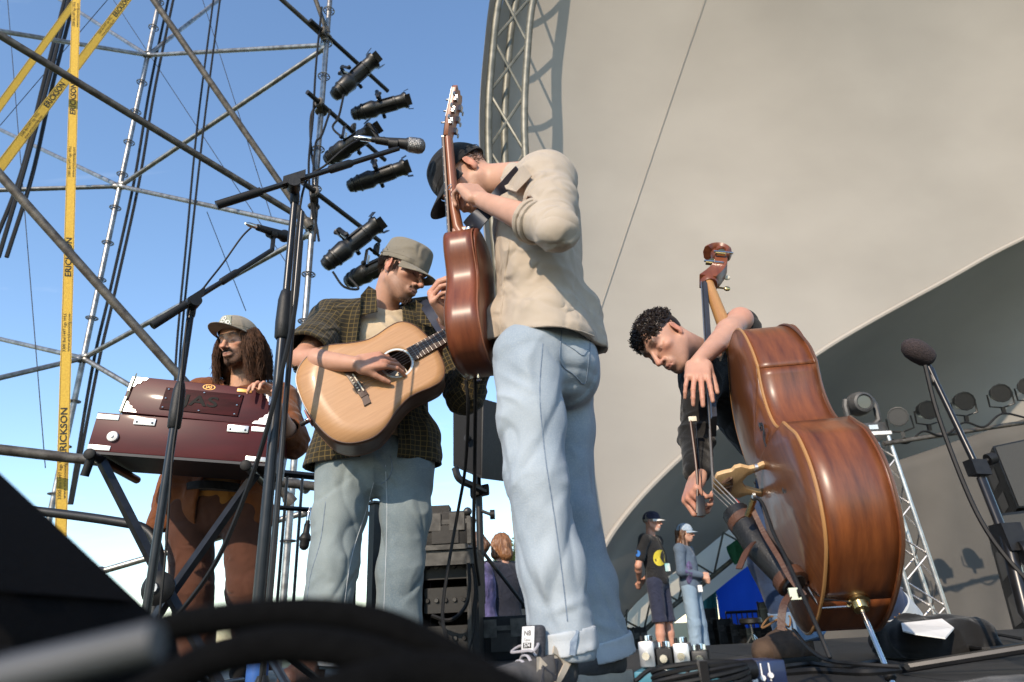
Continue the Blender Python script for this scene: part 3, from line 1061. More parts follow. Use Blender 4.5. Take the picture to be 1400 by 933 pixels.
corner(.004, .004, 1, 1)
corner(.004, bh - .004, 1, -1)
corner(bw - .004, .004, -1, 1)
corner(bw - .018, bh - .02, -.55, -.8)
MB().tube([Bq(.012, -.006, -.01), Bq(.016, -.006, bh + .012)], .0025, 6).build('latch_rod', M_brass, bell)
for (x, z) in ((.045, hb - .018), (.045, .014), (W_ - .045, hb - .02), (W_ - .045, .014)):
    hbox(x - .042, x + .042, -.0035, -.0005, z - .010, z + .010, 'edge_strap', M_alu, low, bevel=.001)
for x in (.19, W_ - .14):
    h = hbox(x - .042, x + .042, -.006, -.001, hb - .04, hb - .010, 'hinge', M_alu, low, bevel=.002)
    for q in (-.03, .03):
        MB().ball(H(x + q, -.007, hb - .028), .005, 8, 6).build('screw', M_steelgrey, h)
kn = MB().lathe(H(.085, -.001, .062), -hy, [(0, .021), (.004, .022), (.010, .02), (.013, .012), (.014, .003)], 20).build('stop_knob', M_white, harm)
MB().lathe(H(.085, -.016, .062), -hy, [(0, .006), (.003, .006)], 10).build('knob_screw', M_steelgrey, kn)

# the stand: two crossing legs each with arms under the harmonium
xs = thing('keyboard_stand', 'black folding X keyboard stand under the harmonium', 'keyboard stand', tuple(H(W_ / 2, .2, -.8) * V(1, 1, 0)))
ctr = P(228, 806, 2.66)
zt = -.03
for (sx, px, py) in ((.055, 122, 640), (W_ - .06, 352, 660)):
    top = H(sx, .02, zt)
    bot = top + (ctr - top) * (top[2] / (top[2] - ctr[2])) * .985
    bot = V(ctr[0] + (ctr[0] - top[0]) * ctr[2] / (top[2] - ctr[2]), ctr[1] + .02, .015)
    yo = .0 if sx < .2 else .05
    MB().tube([top + V(0, yo, 0), ctr + V(0, yo, 0), bot + V(0, yo, 0)], .021, 4, flat=((0, 1, 0), .7)).build('leg', M_stand, xs, smooth=0)
    MB().tube([H(sx, -.07, zt), H(sx, .40, zt)], .017, 12).build('support_arm', M_stand, xs)
    MB().lathe(H(sx, -.072, zt), -hy, [(0, .021), (.014, .021), (.017, .016)], 14).build('end_cap', M_rubber, xs)
    MB().tube([bot + V(0, yo - .2, 0), bot + V(0, yo + .2, 0)], .015, 10).build('foot_bar', M_stand, xs)
MB().tube([H(.055, -.06, zt), H(.045, -.05, -.11)], .016, 10).build('height_stub', M_rubber, xs)
dk = MB().lathe(ctr + V(0, -.05, 0), (0, -1, 0), [(0, .055), (.02, .06), (.03, .05), (.045, .03)], 20).build('locking_disc', M_rubber, xs)
MB().lathe(ctr + V(0, -.095, 0), (0, -1, 0), [(0, .02), (.012, .018)], 10).build('bolt', M_steelgrey, dk)

# bent black rail left of the harmonium stand
rl = thing('guard_rail', 'bent black tube rail at left below the harmonium', 'rail', tuple(P(215, 800, 3.0) * V(1, 1, 0)))
MB().tube(bez([P(-40, 690, 3.15), P(60, 700, 3.15), P(150, 712, 3.1), P(195, 722, 3.08), P(214, 745, 3.06), P(217, 790, 3.05), vert(217, 790, 3.05, .02)], 6), .021, 10).build('rail', M_blackmetal, rl)

# ------------------------------------------------------------------ speaker on a pole
sp = thing('pole_speaker', 'black loudspeaker on a slim pole between the two guitarists', 'loudspeaker', tuple(vert(656, 700, 4.4, 0)), 'loudspeakers')
a_, b_, c_, d_ = P(622, 560, 4.3), P(650, 546, 4.15), P(683, 566, 4.42), P(655, 545, 4.6)
zt_, zb_ = P(622, 560, 4.3)[2], P(622, 640, 4.3)[2]
ftl, ftr, fbr, fbl = P(619, 558, 4.25), P(661, 545, 4.15), P(659, 655, 4.15), P(619, 638, 4.25)
back = V(.17, .26, .02)
mb = MB().add([ftl, ftr, fbr, fbl, ftl + back + V(.05, 0, 0), ftr + back, fbr + back, fbl + back + V(.05, 0, 0)], [(3, 2, 1, 0), (4, 5, 6, 7), (0, 1, 5, 4), (1, 2, 6, 5), (2, 3, 7, 6), (3, 0, 4, 7)])
cab = mb.build('cabinet', M_plastic, sp, bevel=.008)
cx = (ftl + ftr + fbr + fbl) / 4
nf = nrm(np.cross(ftr - ftl, fbl - ftl))
if np.dot(nf, CC - cx) < 0: nf = -nf
MB().add([cx + (q - cx) * .9 + nf * .004 for q in (ftl, ftr, fbr, fbl)], [(3, 2, 1, 0)]).build('grille', M_grille, sp, smooth=0)
px_ = vert(655, 690, 4.4, 0)
MB().tube([px_ + V(0, 0, .55), V(px_[0], px_[1], fbl[2] + .02)], .017, 12).build('pole', M_stand, sp)
MB().tube([px_ + V(0, 0, .3), px_ + V(0, 0, .95)], .022, 12).build('lower_pole', M_blackmetal, sp)
for k in range(3):
    a = .4 + k * 2.094
    MB().tube([px_ + V(0, 0, .62), px_ + V(.5 * math.cos(a), .5 * math.sin(a), .012)], .012, 8).build('leg', M_blackmetal, sp)
br = MB().tube(bez([P(622, 640, 4.2), P(628, 655, 4.2), P(645, 664, 4.25), P(662, 672, 4.35)], 5), .022, 8).build('yoke_bracket', M_blackmetal, sp)
MB().lathe(P(641, 600, 4.16), nf, [(0, .02), (.03, .02)], 10).build('knob', M_blackmetal, sp)
hd = MB().box(P(656, 672, 4.4), V(.06, 0, .01), V(0, .05, 0), V(0, 0, .03)).build('pole_mount', M_plastic, sp, bevel=.01)
MB().tube([P(656, 698, 4.4), P(672, 704, 4.36)], .01, 8).build('clamp_arm', M_blackmetal, sp)
MB().lathe(P(670, 704, 4.36), (1, 0, 0), [(0, .03), (.03, .03)], 10).build('clamp_knob', M_plastic, sp)
cable('speaker_cable', 'grey cable hanging in a loop from the pole speaker down past the flight case', [P(637, 520, 1.95), P(640, 560, 2.0), P(636, 640, 2.2), P(626, 700, 2.4), P(612, 780, 2.4), P(605, 840, 2.35), P(612, 880, 2.3)], .0055, 'loose leads near the guitars')
cable('instrument_lead', 'black lead hanging from the upright guitar beside the speaker', [P(650, 516, 1.9), P(650, 560, 2.0), P(649, 640, 2.2), P(648, 740, 2.4), P(655, 800, 2.6)], .006, 'loose leads near the guitars')

# ------------------------------------------------------------------ guitars


def wood(name, c1, c2, rough=.3, coat=.3, grain=(1, 14, 14), scale=5, spec=.4):
    """wood with long grain along the mesh attribute 'grain' (x = along the grain)"""
    m = mat(name, c1, rough, col2=c2, nscale=scale, detail=8, stretch=grain, attr='grain', coat=coat, lo=.3, hi=.72, spec=spec)
    t, b, mix = nodes_of(m)
    mp = [n for n in t.nodes if n.type == 'MAPPING'][0]
    wv = t.nodes.new('ShaderNodeTexNoise')
    wv.inputs['Scale'].default_value = scale * 9
    wv.inputs['Detail'].default_value = 3
    t.links.new(mp.outputs[0], wv.inputs['Vector'])
    m2 = t.nodes.new('ShaderNodeMix')
    m2.data_type = 'RGBA'
    m2.blend_type = 'MULTIPLY'
    m2.inputs['Factor'].default_value = .45
    t.links.new(mix.outputs['Result'], m2.inputs['A'])
    t.links.new(wv.outputs['Fac'], m2.inputs['B'])
    gm = t.nodes.new('ShaderNodeGamma')
    gm.inputs[1].default_value = .8
    t.links.new(m2.outputs['Result'], gm.inputs[0])
    t.links.new(gm.outputs[0], b.inputs['Base Color'])
    return m


M_spruce = wood('cedar_soundboard', (0.50, 0.245, 0.10), (0.41, 0.19, 0.072), .38, .12, (.6, 26, 26), 4)
M_mahog = wood('red_mahogany', (0.17, 0.036, 0.011), (0.08, 0.014, 0.005), .25, .15, (1.2, 9, 9), 6)
M_mahogdark = wood('dark_mahogany', (0.10, 0.04, 0.02), (0.05, 0.02, 0.01), .32, .3, (1.2, 9, 9), 6)
M_rosewood = wood('rosewood', (0.09, 0.05, 0.033), (0.045, 0.022, 0.014), .45, 0, (2, 18, 18), 6)
M_neckwood = wood('reddish_neck', (0.26, 0.075, 0.03), (0.17, 0.045, 0.017), .3, .3, (1, 14, 14), 5)
M_ebony = wood('ebony', (0.012, 0.012, 0.014), (0.02, 0.019, 0.02), .3, .2, (1, 10, 10), 6)
M_maple = wood('maple_bridge', (0.62, 0.38, 0.17), (0.5, 0.28, 0.11), .5, 0, (1, 8, 8), 8)
M_basswood = wood('bass_varnish', (0.17, 0.037, 0.007), (0.036, 0.0065, 0.002), .2, .35, (1.6, 11, 11), 3.2)
M_bassneck = wood('bass_neck_maple', (0.42, 0.19, 0.055), (0.33, 0.13, 0.035), .35, .2, (1, 10, 10), 5)
M_basstop = wood('bass_front_varnish', (0.13, 0.036, 0.010), (0.07, 0.018, 0.006), .35, .15, (1, 20, 20), 4)
for m_ in (M_basswood, M_mahog, M_neckwood, M_mahogdark):
    m_.node_tree.nodes['Principled BSDF'].inputs['Coat Roughness'].default_value = .3
    m_.node_tree.nodes['Principled BSDF'].inputs['Roughness'].default_value = .4
M_string = mat('steel_string', (0.42, 0.40, 0.37), 0.45, 1.0, col2=(0.3, 0.29, 0.27), nscale=300)
M_pearl = mat('abalone_ring', (0.55, 0.68, 0.66), 0.25, 0.2, col2=(0.75, 0.66, 0.6), nscale=150, detail=1, coat=.5)
M_ivory = mat('ivory_plastic', (0.72, 0.66, 0.52), 0.4, col2=(0.64, 0.58, 0.45), nscale=30)
M_redred = mat('red_heel_wood', (0.26, 0.055, 0.045), 0.4, col2=(0.2, 0.04, 0.03), nscale=20)


def add_grain(o, org, l, w, n):
    """store (along, across, deep) coordinates for the wood grain"""
    me = o.data
    base = ORG[o.name]
    co = np.empty(len(me.vertices) * 3)
    me.vertices.foreach_get('co', co)
    p = co.reshape(-1, 3) + base - org
    at = me.attributes.new('grain', 'FLOAT_VECTOR', 'POINT')
    at.data.foreach_set('vector', np.stack([p @ l, p @ w, p @ n], 1).astype(np.float32).ravel())
    return o


def spline1(xs, ys, q):
    """smooth 1-D interpolation"""
    pts = bez([V(a, b, 0) for a, b in zip(xs, ys)], 10)
    px, py = [p[0] for p in pts], [p[1] for p in pts]
    return np.interp(q, px, py)


def outline(L, prof, n=44):
    """closed outline points (along, across): right side then left side; prof = (t, half width)"""
    ts = np.linspace(0, 1, n)
    tt = (1 - np.cos(ts * math.pi)) / 2
    hw = spline1([p[0] for p in prof], [p[1] for p in prof], tt)
    r = [(t * L, h) for t, h in zip(tt, hw)]
    return r + [(a, -b) for a, b in reversed(r[1:-1])] if hw[0] < 1e-4 else r + [(a, -b) for a, b in reversed(r)]


def plate(parent, name, m, G, ol, d, hole=None, arch=0.0, edge=0.003):
    """a plate at depth d (along -n); with optional round hole (along, radius)"""
    O, l, w, n = G
    mb = MB()
    N = len(ol)
    if hole:
        hc, hr = hole
        vs, fs = [], []
        K = 4
        for i, (a, b) in enumerate(ol):
            ang = math.atan2(b, a - hc)
            i0 = (hc + hr * math.cos(ang), hr * math.sin(ang))
            for k in range(K + 1):
                s_ = k / K
                q = (i0[0] * (1 - s_) + a * s_, i0[1] * (1 - s_) + b * s_)
                vs.append(O + l * q[0] + w * q[1] - n * d)
        for i in range(N):
            for k in range(K):
                a, b = i * (K + 1) + k, ((i + 1) % N) * (K + 1) + k
                fs.append((a, a + 1, b + 1, b))
        mb.add(vs, fs)
    else:
        ca = sum(p[0] for p in ol) / N
        vs, fs = [O + l * ca - n * (d - arch if arch < 0 else d - arch)], []
        K = 5
        for i, (a, b) in enumerate(ol):
            for k in range(1, K + 1):
                s_ = k / K
                h = arch * (1 - s_ ** 2)
                vs.append(O + l * (ca + (a - ca) * s_) + w * (b * s_) - n * (d - h))
        for i in range(N):
            j = (i + 1) % N
            fs.append((0, 1 + i * K, 1 + j * K))
            for k in range(K - 1):
                a, b = 1 + i * K + k, 1 + j * K + k
                fs.append((a, a + 1, b + 1, b))
        mb.add(vs, fs)
    o = mb.build(name, m, parent, smooth=50)
    sd = o.modifiers.new('thickness', 'SOLIDIFY')
    sd.thickness = edge
    sd.offset = 0
    return add_grain(o, O, l, w, n)


def ribs(parent, m, G, ol, dfun, inset=.002, name='ribs', closed=True, rng_=None, top=0.0):
    O, l, w, n = G
    mb = MB()
    N = len(ol)
    vs, fs = [], []
    arc = 0
    gr = []
    for i, (a, b) in enumerate(ol):
        dd = dfun(a)
        if i:
            arc += math.hypot(a - ol[i - 1][0], b - ol[i - 1][1])
        for k in range(5):
            vs.append(O + l * a + w * b - n * (top + (dd - top) * k / 4))
            gr.append((arc, dd * k / 4, 0))
    for i in range(N if closed else N - 1):
        j = (i + 1) % N
        for k in range(4):
            fs.append((i * 5 + k, i * 5 + k + 1, j * 5 + k + 1, j * 5 + k))
    mb.add(vs, fs)
    o = mb.build(name, m, parent, smooth=50)
    sd = o.modifiers.new('thickness', 'SOLIDIFY')
    sd.thickness = .003
    sd.offset = 0
    at = o.data.attributes.new('grain', 'FLOAT_VECTOR', 'POINT')
    at.data.foreach_set('vector', np.array(gr, np.float32).ravel())
    return o


def gbox(parent, name, m, G, a0, a1, b0, b1, h0, h1, bevel=.0, taper=1.0):
    """box in guitar coordinates; h measured above the soundboard"""
    O, l, w, n = G
    q = lambda a, b, h: O + l * a + w * b + n * h
    t = taper
    vs = [q(a0, b0, h0), q(a1, b0 * t, h0), q(a1, b1 * t, h0), q(a0, b1, h0), q(a0, b0, h1), q(a1, b0 * t, h1), q(a1, b1 * t, h1), q(a0, b1, h1)]
    o = MB().add(vs, [(0, 3, 2, 1), (4, 5, 6, 7), (0, 1, 5, 4), (1, 2, 6, 5), (2, 3, 7, 6), (3, 0, 4, 7)]).build(name, m, parent, bevel=bevel, smooth=30)
    bm = bmesh.new(); bm.from_mesh(o.data); bmesh.ops.recalc_face_normals(bm, faces=bm.faces); bm.to_mesh(o.data); bm.free()
    return add_grain(o, O, l, w, n)


def guitar(label, G, L, prof, depth, mats, scale_len=.645, bridge_at=.17, hole_at=None, tilt=.0, nut_w=.022, frets=14):
    O, l, w, n = G
    top_m, side_m, back_m = mats
    t = thing('acoustic_guitar', label, 'guitar', tuple(O), 'acoustic guitars')
    ol = outline(L, prof)
    hole_at = hole_at or L * .69
    hr = .05
    plate(t, 'soundboard', top_m, G, ol, 0, (hole_at, hr))
    ribs(t, side_m, G, ol, lambda a: depth - .018 * a / L)
    bo = []
    gb = (O, l, w, nrm(n - l * .018 / L))
    plate(t, 'back', back_m, (O, l, w, n), ol, depth - .009, None, -.004)
    # binding bead round the soundboard and the back edge
    q = lambda a, b, h: O + l * a + w * b + n * h
    MB().tube([q(a, b, .001) for a, b in ol + ol[:1]], .0022, 5).build('binding', M_mahogdark, t)
    MB().tube([q(a, b, -(depth - .018 * a / L) + .001) for a, b in ol + ol[:1]], .0024, 5).build('binding', M_neckwood, t)
    MB().add([q(hole_at + math.cos(k * math.pi / 24) * r_, math.sin(k * math.pi / 24) * r_, .0022) for k in range(48) for r_ in (hr + .002, hr + .009)],
             [(2 * k, 2 * k + 1, (2 * k + 3) % 96, (2 * k + 2) % 96) for k in range(48)]).build('rosette', M_pearl, t, smooth=0)
    # bridge with pins
    br = gbox(t, 'bridge', M_rosewood, G, bridge_at - .014, bridge_at + .014, -.055, .055, .0015, .010, .002)
    MB().prism([q(bridge_at + a, b, .0015) for a, b in ((-.012, .05), (.012, .05), (.008, .07), (.006, .085), (-.02, .085), (-.016, .07))], n * .006).build('bridge_wing', M_rosewood, br)
    MB().prism([q(bridge_at + a, -b, .0015) for a, b in ((-.012, .05), (.012, .05), (.008, .07), (.006, .085), (-.02, .085), (-.016, .07))], n * .006).build('bridge_wing', M_rosewood, br)
    gbox(br, 'saddle', M_ivory, G, bridge_at + .004, bridge_at + .008, -.038, .038, .010, .0145)
    for k in range(6):
        MB().ball(q(bridge_at - .006, -.028 + k * .0112, .0115), .0038, 8, 6).build('bridge_pin', M_ivory, br)
    nut = bridge_at + scale_len
    # neck, fretboard, frets
    gbox(t, 'fretboard', M_rosewood, G, hole_at + hr + .006, nut, -.029, .029, .004, .0105, .001, nut_w / .029)
    nk = MB()
    nk.tube([q(L - .01, 0, -.035), q(L + .035, 0, -.016), q(L + .1, 0, -.009), q(nut, 0, -.006)], [.03, .027, .025, .021], 14, flat=(n, .62))
    nko = add_grain(nk.build('neck', M_neckwood, t), O, l, w, n)
    gbox(nko, 'heel', M_neckwood, G, L - .004, L + .03, -.022, .022, -(depth - .025), .0, .006)
    x = nut
    for k in range(1, 19):
        pos = nut - scale_len * (1 - 2 ** (-k / 12))
        if pos < hole_at + hr + .01: break
        hw = nut_w + (.029 - nut_w) * (nut - pos) / (nut - hole_at - hr)
        MB().tube([q(pos, -hw, .0108), q(pos, hw, .0108)], .0008, 5).build('fret', M_string, t)
    gbox(t, 'nut', M_ivory, G, nut - .001, nut + .004, -nut_w, nut_w, .004, .0125)
    for k in range(6):
        b0, b1 = -.027 + k * .0108, -.018 + k * .0072
        MB().tube([q(bridge_at + .006, b0, .0155), q(nut, b1, .0132)], .0007 + .0001 * (k < 3), 4).build('string', M_string, t)
    # headstock angled back
    hl = nrm(l * .965 - n * .26)
    hn = nrm(np.cross(hl, w)); hn = hn if np.dot(hn, n) > 0 else -hn
    hq = lambda a, b, h: q(nut + .004, 0, .004) + hl * a + w * b + hn * h
    hs = [(0, -.022), (.02, -.028), (.06, -.036), (.165, -.039), (.178, -.03), (.172, -.012), (.18, 0), (.172, .012), (.178, .03), (.165, .039), (.06, .036), (.02, .028), (0, .022)]
    ho = add_grain(MB().prism([hq(a, b, -.014) for a, b in hs], hn * .0145).build('headstock', M_neckwood, t, bevel=.0015), O, l, w, n)
    MB().prism([hq(a, b * .985, .001) for a, b in hs], hn * .0015).build('headstock_veneer', M_ebony, ho, smooth=0)
    for sgn in (-1, 1):
        for k in range(3):
            a = .045 + k * .042
            tn = MB().lathe(hq(a, sgn * .02, .002), hn, [(0, .0055), (.004, .0055), (.005, .003), (.014, .003), (.016, .0035)], 10)
            tn.box(hq(a, sgn * .028, -.018), hl * .009, w * .008, hn * .005)
            tn.tube([hq(a, sgn * .03, -.018), hq(a, sgn * .052, -.018)], .0025, 6)
            tn.ball(hq(a, sgn * .056, -.018), (.009, .006, .0035), 8, 6, ax=[hl, w, hn])
            tn.build('tuner', M_steelgrey, ho)
    MB().lathe(q(-.002, 0, -depth * .45), -l, [(0, .006), (.012, .005), (.016, .008), (.02, .006)], 10).build('strap_button', M_chrome, t)
    return t, q


# guitar of the player in the grey-green cap
YG = 2.2
Eb, Jn = P(421, 563, YG - .03), P(592, 470, YG + .05)
lg = nrm(Jn - Eb)
mid = (452, 547)
w0 = P(mid[0] + 57, mid[1] + 82, YG - .01) - P(*mid, YG)
wg = nrm(w0 - lg * np.dot(w0, lg))
ng = np.cross(lg, wg)
if np.dot(ng, CC - Eb) < 0: ng = -ng
ng = nrm(ng)
GB = (Eb, lg, wg, ng)
LB = float(np.linalg.norm(Jn - Eb)) * 1.0
DREAD = [(0, .0), (.006, .05), (.04, .125), (.12, .172), (.25, .196), (.36, .19), (.5, .157), (.61, .138), (.7, .137), (.8, .144), (.89, .141), (.955, .112), (.99, .06), (1, .0)]
gtB, qB = guitar('honey-coloured acoustic guitar held across the body of the player in the plaid shirt', GB, LB, DREAD, .118, (M_spruce, M_mahogdark, M_mahogdark), hole_at=LB * .695, bridge_at=LB * .375 )
MB().prism([qB(.0 + a, b, -.02) for a, b in ((-.004, -.022), (-.004, .022))] + [qB(-.004, .014, -.09), qB(-.004, -.014, -.09)], -lg * .004).build('end_wedge', M_redred, gtB)
MB().lathe(qB(-.005, 0, -.06), -lg, [(0, .009), (.03, .009), (.034, .006)], 10).build('jack_plug', M_plastic, gtB)
# pickup and label seen inside the sound hole
MB().box(qB(LB * .695, .01, -.07), lg * .03, wg * .02, ng * .004).build('inner_label', M_ivory, gtB)

# upright guitar of the player in the beige shirt
aN = RAD(10)
nA = nrm(V(-math.cos(aN), math.sin(aN), -.02))
lA = nrm(V(.085, -.13, 1))
lA = nrm(lA - nA * np.dot(lA, nA))
wA = np.cross(nA, lA)
if wA[1] > 0: wA = -wA
YA = 1.83
OA = P(633, 510, YA) + V(0, .02, 0)
LA = .43
PARL = [(0, .0), (.006, .05), (.04, .105), (.12, .146), (.25, .166), (.36, .160), (.5, .128), (.6, .112), (.68, .113), (.8, .124), (.89, .119), (.955, .09), (.99, .05), (1, .0)]
gtA, qA = guitar('small reddish mahogany guitar held upright by the player in the beige shirt', (OA, lA, wA, nA), LA, PARL, .098, (M_mahog, M_mahog, M_mahog), scale_len=.665, bridge_at=.12, hole_at=LA * .68, nut_w=.02)

# ------------------------------------------------------------------ double bass
Yb, Yj = 1.68, 2.16
Bb = P(1172, 820, Yb)
Jb = P(1030, 482, Yj)
lb = nrm(Jb - Bb)
mid = (1095, 640)
n0 = P(mid[0] - 95, mid[1] + 34, 1.9) - P(*mid, 1.9)
n0 = n0 + V(0, -.01, 0)
nb = nrm(n0 - lb * np.dot(n0, lb))
wb = np.cross(nb, lb)
if np.dot(wb, CC - Bb) < 0: wb = -wb
RB = .160                                              # rib depth
OB = Bb + nb * RB / 2
GBs = (OB, lb, wb, nb)
LBs = float(np.linalg.norm(Jb - Bb))
bass = thing('double_bass', 'glossy red-brown double bass leaning towards the bent-over player', 'double bass', (Bb[0], Bb[1], 0))
k_ = LBs / 1.10
BP = [(0, .0), (.004, .08), (.03, .2), (.09, .275), (.18, .318), (.28, .318), (.33, .292), (.385, .262)]
BC = [(.39, .258), (.41, .215), (.455, .185), (.51, .176), (.575, .190), (.625, .222), (.645, .24)]
BU = [(.6455, .2415), (.71, .25), (.80, .244), (.87, .218), (.93, .165), (.975, .085), (1, .02)]


def seg(pr, n):
    ts = np.linspace(pr[0][0], pr[-1][0], n)
    if pr is BP:
        ts = pr[-1][0] * (1 - np.cos(np.linspace(0, math.pi / 2, n))) ** 1.0
    return [(t * LBs, h * k_) for t, h in zip(ts, spline1([p[0] for p in pr], [p[1] for p in pr], ts))]


sp_, sc_, su_ = seg(BP, 26), seg(BC, 16), seg(BU, 18)
bdep = lambda a: RB - max(0, (a / LBs - .72)) * .12
for sgn in (1, -1):
    for nm, s_ in (('lower_rib', sp_), ('waist_rib', sc_), ('upper_rib', su_)):
        ribs(bass, M_basswood, GBs, [(a, b * sgn) for a, b in s_], bdep, name=nm, closed=False)
oln = sp_ + sc_ + su_
full = oln + [(a, -b) for a, b in reversed(oln[1:])]
ov = [(a + .004 * (1 if a > LBs * .5 else -1), b * 1.018) for a, b in full]
plate(bass, 'front', M_basstop, GBs, ov, .0, None, .032, .006)
bk = plate(bass, 'back', M_basswood, GBs, ov, RB - .004, None, -.006, .006)
qb = lambda a, b, h: OB + lb * a + wb * b + nb * h
MB().tube([qb(a, b, .0) for a, b in ov + ov[:1]], .0042, 6).build('front_edging', M_bassneck, bass)
MB().tube([qb(a, b, -bdep(a)) for a, b in ov + ov[:1]], .0045, 6).build('back_edging', M_mahogdark, bass)
# f-holes
for sgn in (1, -1):
    fp = [(.50, .135), (.485, .155), (.465, .15), (.452, .13), (.42, .125), (.36, .135), (.30, .15), (.27, .165), (.25, .16), (.24, .145), (.255, .13)]
    pts_ = bez([V(a * LBs, b * k_ * sgn, 0) for a, b in fp], 5)

    def toph(a, b):
        return .032 * max(0, 1 - (abs(b) / (.27 * k_)) ** 2) * .75 + .007
    MB().tube([qb(p[0], p[1], toph(p[0], p[1])) for p in pts_], [.010] + [.006] * (len(pts_) - 2) + [.010], 6, flat=(nb, .3)).build('f_hole', M_ebony, bass)
# bridge: feet on the front, fretwork arch, string notch
ba_ = LBs * .395
FH = P(1042, 650, 1.9)


def bq(b, h):
    return qb(ba_, b * .85, .026 + h * .92)


brg = MB()
TH_ = lb * .013
brm = [(-.075, 0), (-.055, 0), (-.05, .02), (-.03, .055), (0, .07), (.03, .055), (.05, .02), (.055, 0), (.075, 0), (.078, .012), (.066, .03), (.062, .05), (.075, .075), (.07, .092), (.056, .1),
       (.05, .125), (.043, .142), (.02, .150), (0, .152), (-.02, .150), (-.043, .142), (-.05, .125), (-.056, .1), (-.07, .092), (-.075, .075), (-.062, .05), (-.066, .03), (-.078, .012)]
brg.prism([bq(b, h) for b, h in brm], TH_)
bridge = add_grain(brg.build('bridge', M_maple, bass, bevel=.002), OB, wb, nb, lb)
for sgn in (-1, 1):
    MB().lathe(bq(.066 * sgn, .028), nb, [(0, .011), (.008, .011)], 12).build('adjuster_wheel', M_alu, bridge)
    MB().tube([bq(.03 * sgn, .105) - TH_ * .15, bq(.012 * sgn, .125) - TH_ * .15, bq(.008 * sgn, .1) - TH_ * .15, bq(.03 * sgn, .105) - TH_ * .15], .006, 5).build('cutout_edge', M_rosewood, bridge)
btop = bq(0, .152)
# neck from pixels: heel to nut
nut_ = P(968, 388, 2.42)
heel = qb(LBs - .01, 0, -.02)
neckd = nrm(nut_ - heel)
nl = np.linalg.norm(nut_ - heel)
nn_ = nrm(nb - neckd * np.dot(nb, neckd))
fb_end = btop + (nut_ + nn_ * .02 - btop) * .22
nk = MB().tube([heel - lb * .05 - nn_ * .02, heel + neckd * .03, heel + neckd * .1, nut_ - neckd * .05, nut_ + neckd * .02], [.030, .032, .029, .024, .025], 14, flat=(nn_, .9))
add_grain(nk.build('neck', M_bassneck, bass), OB, lb, wb, nb)
fd = nrm(nut_ - fb_end)
f0, f1 = fb_end - nn_ * .004, nut_ + nn_ * .018
mbf = MB()
vs = []
for c, hw in ((f0, .042), (f1, .021)):
    for k in range(7):
        a = -1 + k / 3
        vs.append(c + wb * hw * a + nn_ * (.010 * (1 - a * a)))
    for k in range(7):
        a = 1 - k / 3
        vs.append(c + wb * hw * a - nn_ * .014)
mbf.add(vs, [tuple(range(14))[::-1], tuple(range(14, 28))] + [(i, (i + 1) % 14, 14 + (i + 1) % 14, 14 + i) for i in range(14)])
add_grain(mbf.build('fingerboard', M_ebony, bass), OB, lb, wb, nb)
# pegbox and scroll
pb1 = P(984, 362, 2.50)
sc_c = P(972, 352, 2.52)
pd = nrm(P(982, 360, 2.5) - nut_)
pg = MB()
pq0, pq1 = nut_ + neckd * .01, P(985, 352, 2.52)
wq = nrm(wb)
dq = nrm(np.cross(pq1 - pq0, wq))
if np.dot(dq, nn_) < 0: dq = -dq
vs = []
for i in range(6):
    t = i / 5
    c = pq0 * (1 - t) + pq1 * t - dq * .02 * math.sin(t * 3.1)
    hw, hd = .034 * (1 - t) + .022 * t, .034 * (1 - t) + .024 * t
    vs += [c + wq * hw + dq * hd, c - wq * hw + dq * hd, c - wq * hw - dq * hd, c + wq * hw - dq * hd]
pg.add(vs, [(3, 2, 1, 0), (20, 21, 22, 23)] + [(4 * i + j, 4 * i + (j + 1) % 4, 4 * i + 4 + (j + 1) % 4, 4 * i + 4 + j) for i in range(5) for j in range(4)])
pgo = add_grain(pg.build('pegbox', M_mahog, bass, bevel=.005), OB, lb, wb, nb)
up_ = nrm(pq1 - pq0)
bk_ = -dq
cs = pq1 + up_ * .026 + dq * .012
sv = MB()
spts, srad = [], []
for i in range(40):
    t = i / 39
    a = math.pi * 1.02 - t * 4.6 * math.pi / 1.6
    r_ = .040 * (1 - t) ** .8 + .008
    spts.append(cs + bk_ * (-math.cos(a)) * r_ * -1 + up_ * math.sin(a) * r_)
    srad.append(.0135 * (1 - t) + .0065)
sv.tube(spts, srad, 8, flat=(wq, 1.9))
add_grain(sv.build('scroll', M_mahog, pgo), OB, lb, wb, nb)
MB().lathe(cs - wq * .036, wq, [(0, .010), (.006, .014), (.066, .014), (.072, .010)], 14).build('scroll_eye', M_mahog, pgo)
# collar where the pegbox meets the neck
MB().lathe(nut_ - neckd * .012 - nn_ * .004, neckd, [(0, .03), (.012, .036), (.026, .034)], 14).build('pegbox_shoulder', M_mahog, pgo)
for k, (px, py) in enumerate(((985, 357), (972, 370))):
    q0 = P(px, py, 2.50 - .008 * k) + wb * .034
    tn = MB().box(q0, wb * .004, up_ * .011, dq * .02).build('tuner_plate', M_brass, pgo)
    MB().lathe(q0 + wb * .004 + up_ * .012, wb, [(0, .014), (.004, .014)], 16).build('gear', M_brass, tn)
    MB().tube([q0 + wb * .008 + dq * .028, q0 + wb * .008 - dq * .05], .005, 8).build('worm', M_chrome, tn)
for k, (px, py, ex, ey) in enumerate(((983, 385, 994, 380), (984, 393, 994, 395))):
    tn = MB().tube([P(px - 6, py, 2.47), P(ex, ey, 2.47)], .004, 6)
    tn.ball(P(ex, ey, 2.47), (.014, .006, .011), 10, 6).build('tuning_key', M_brass if k else M_ivory, pgo)
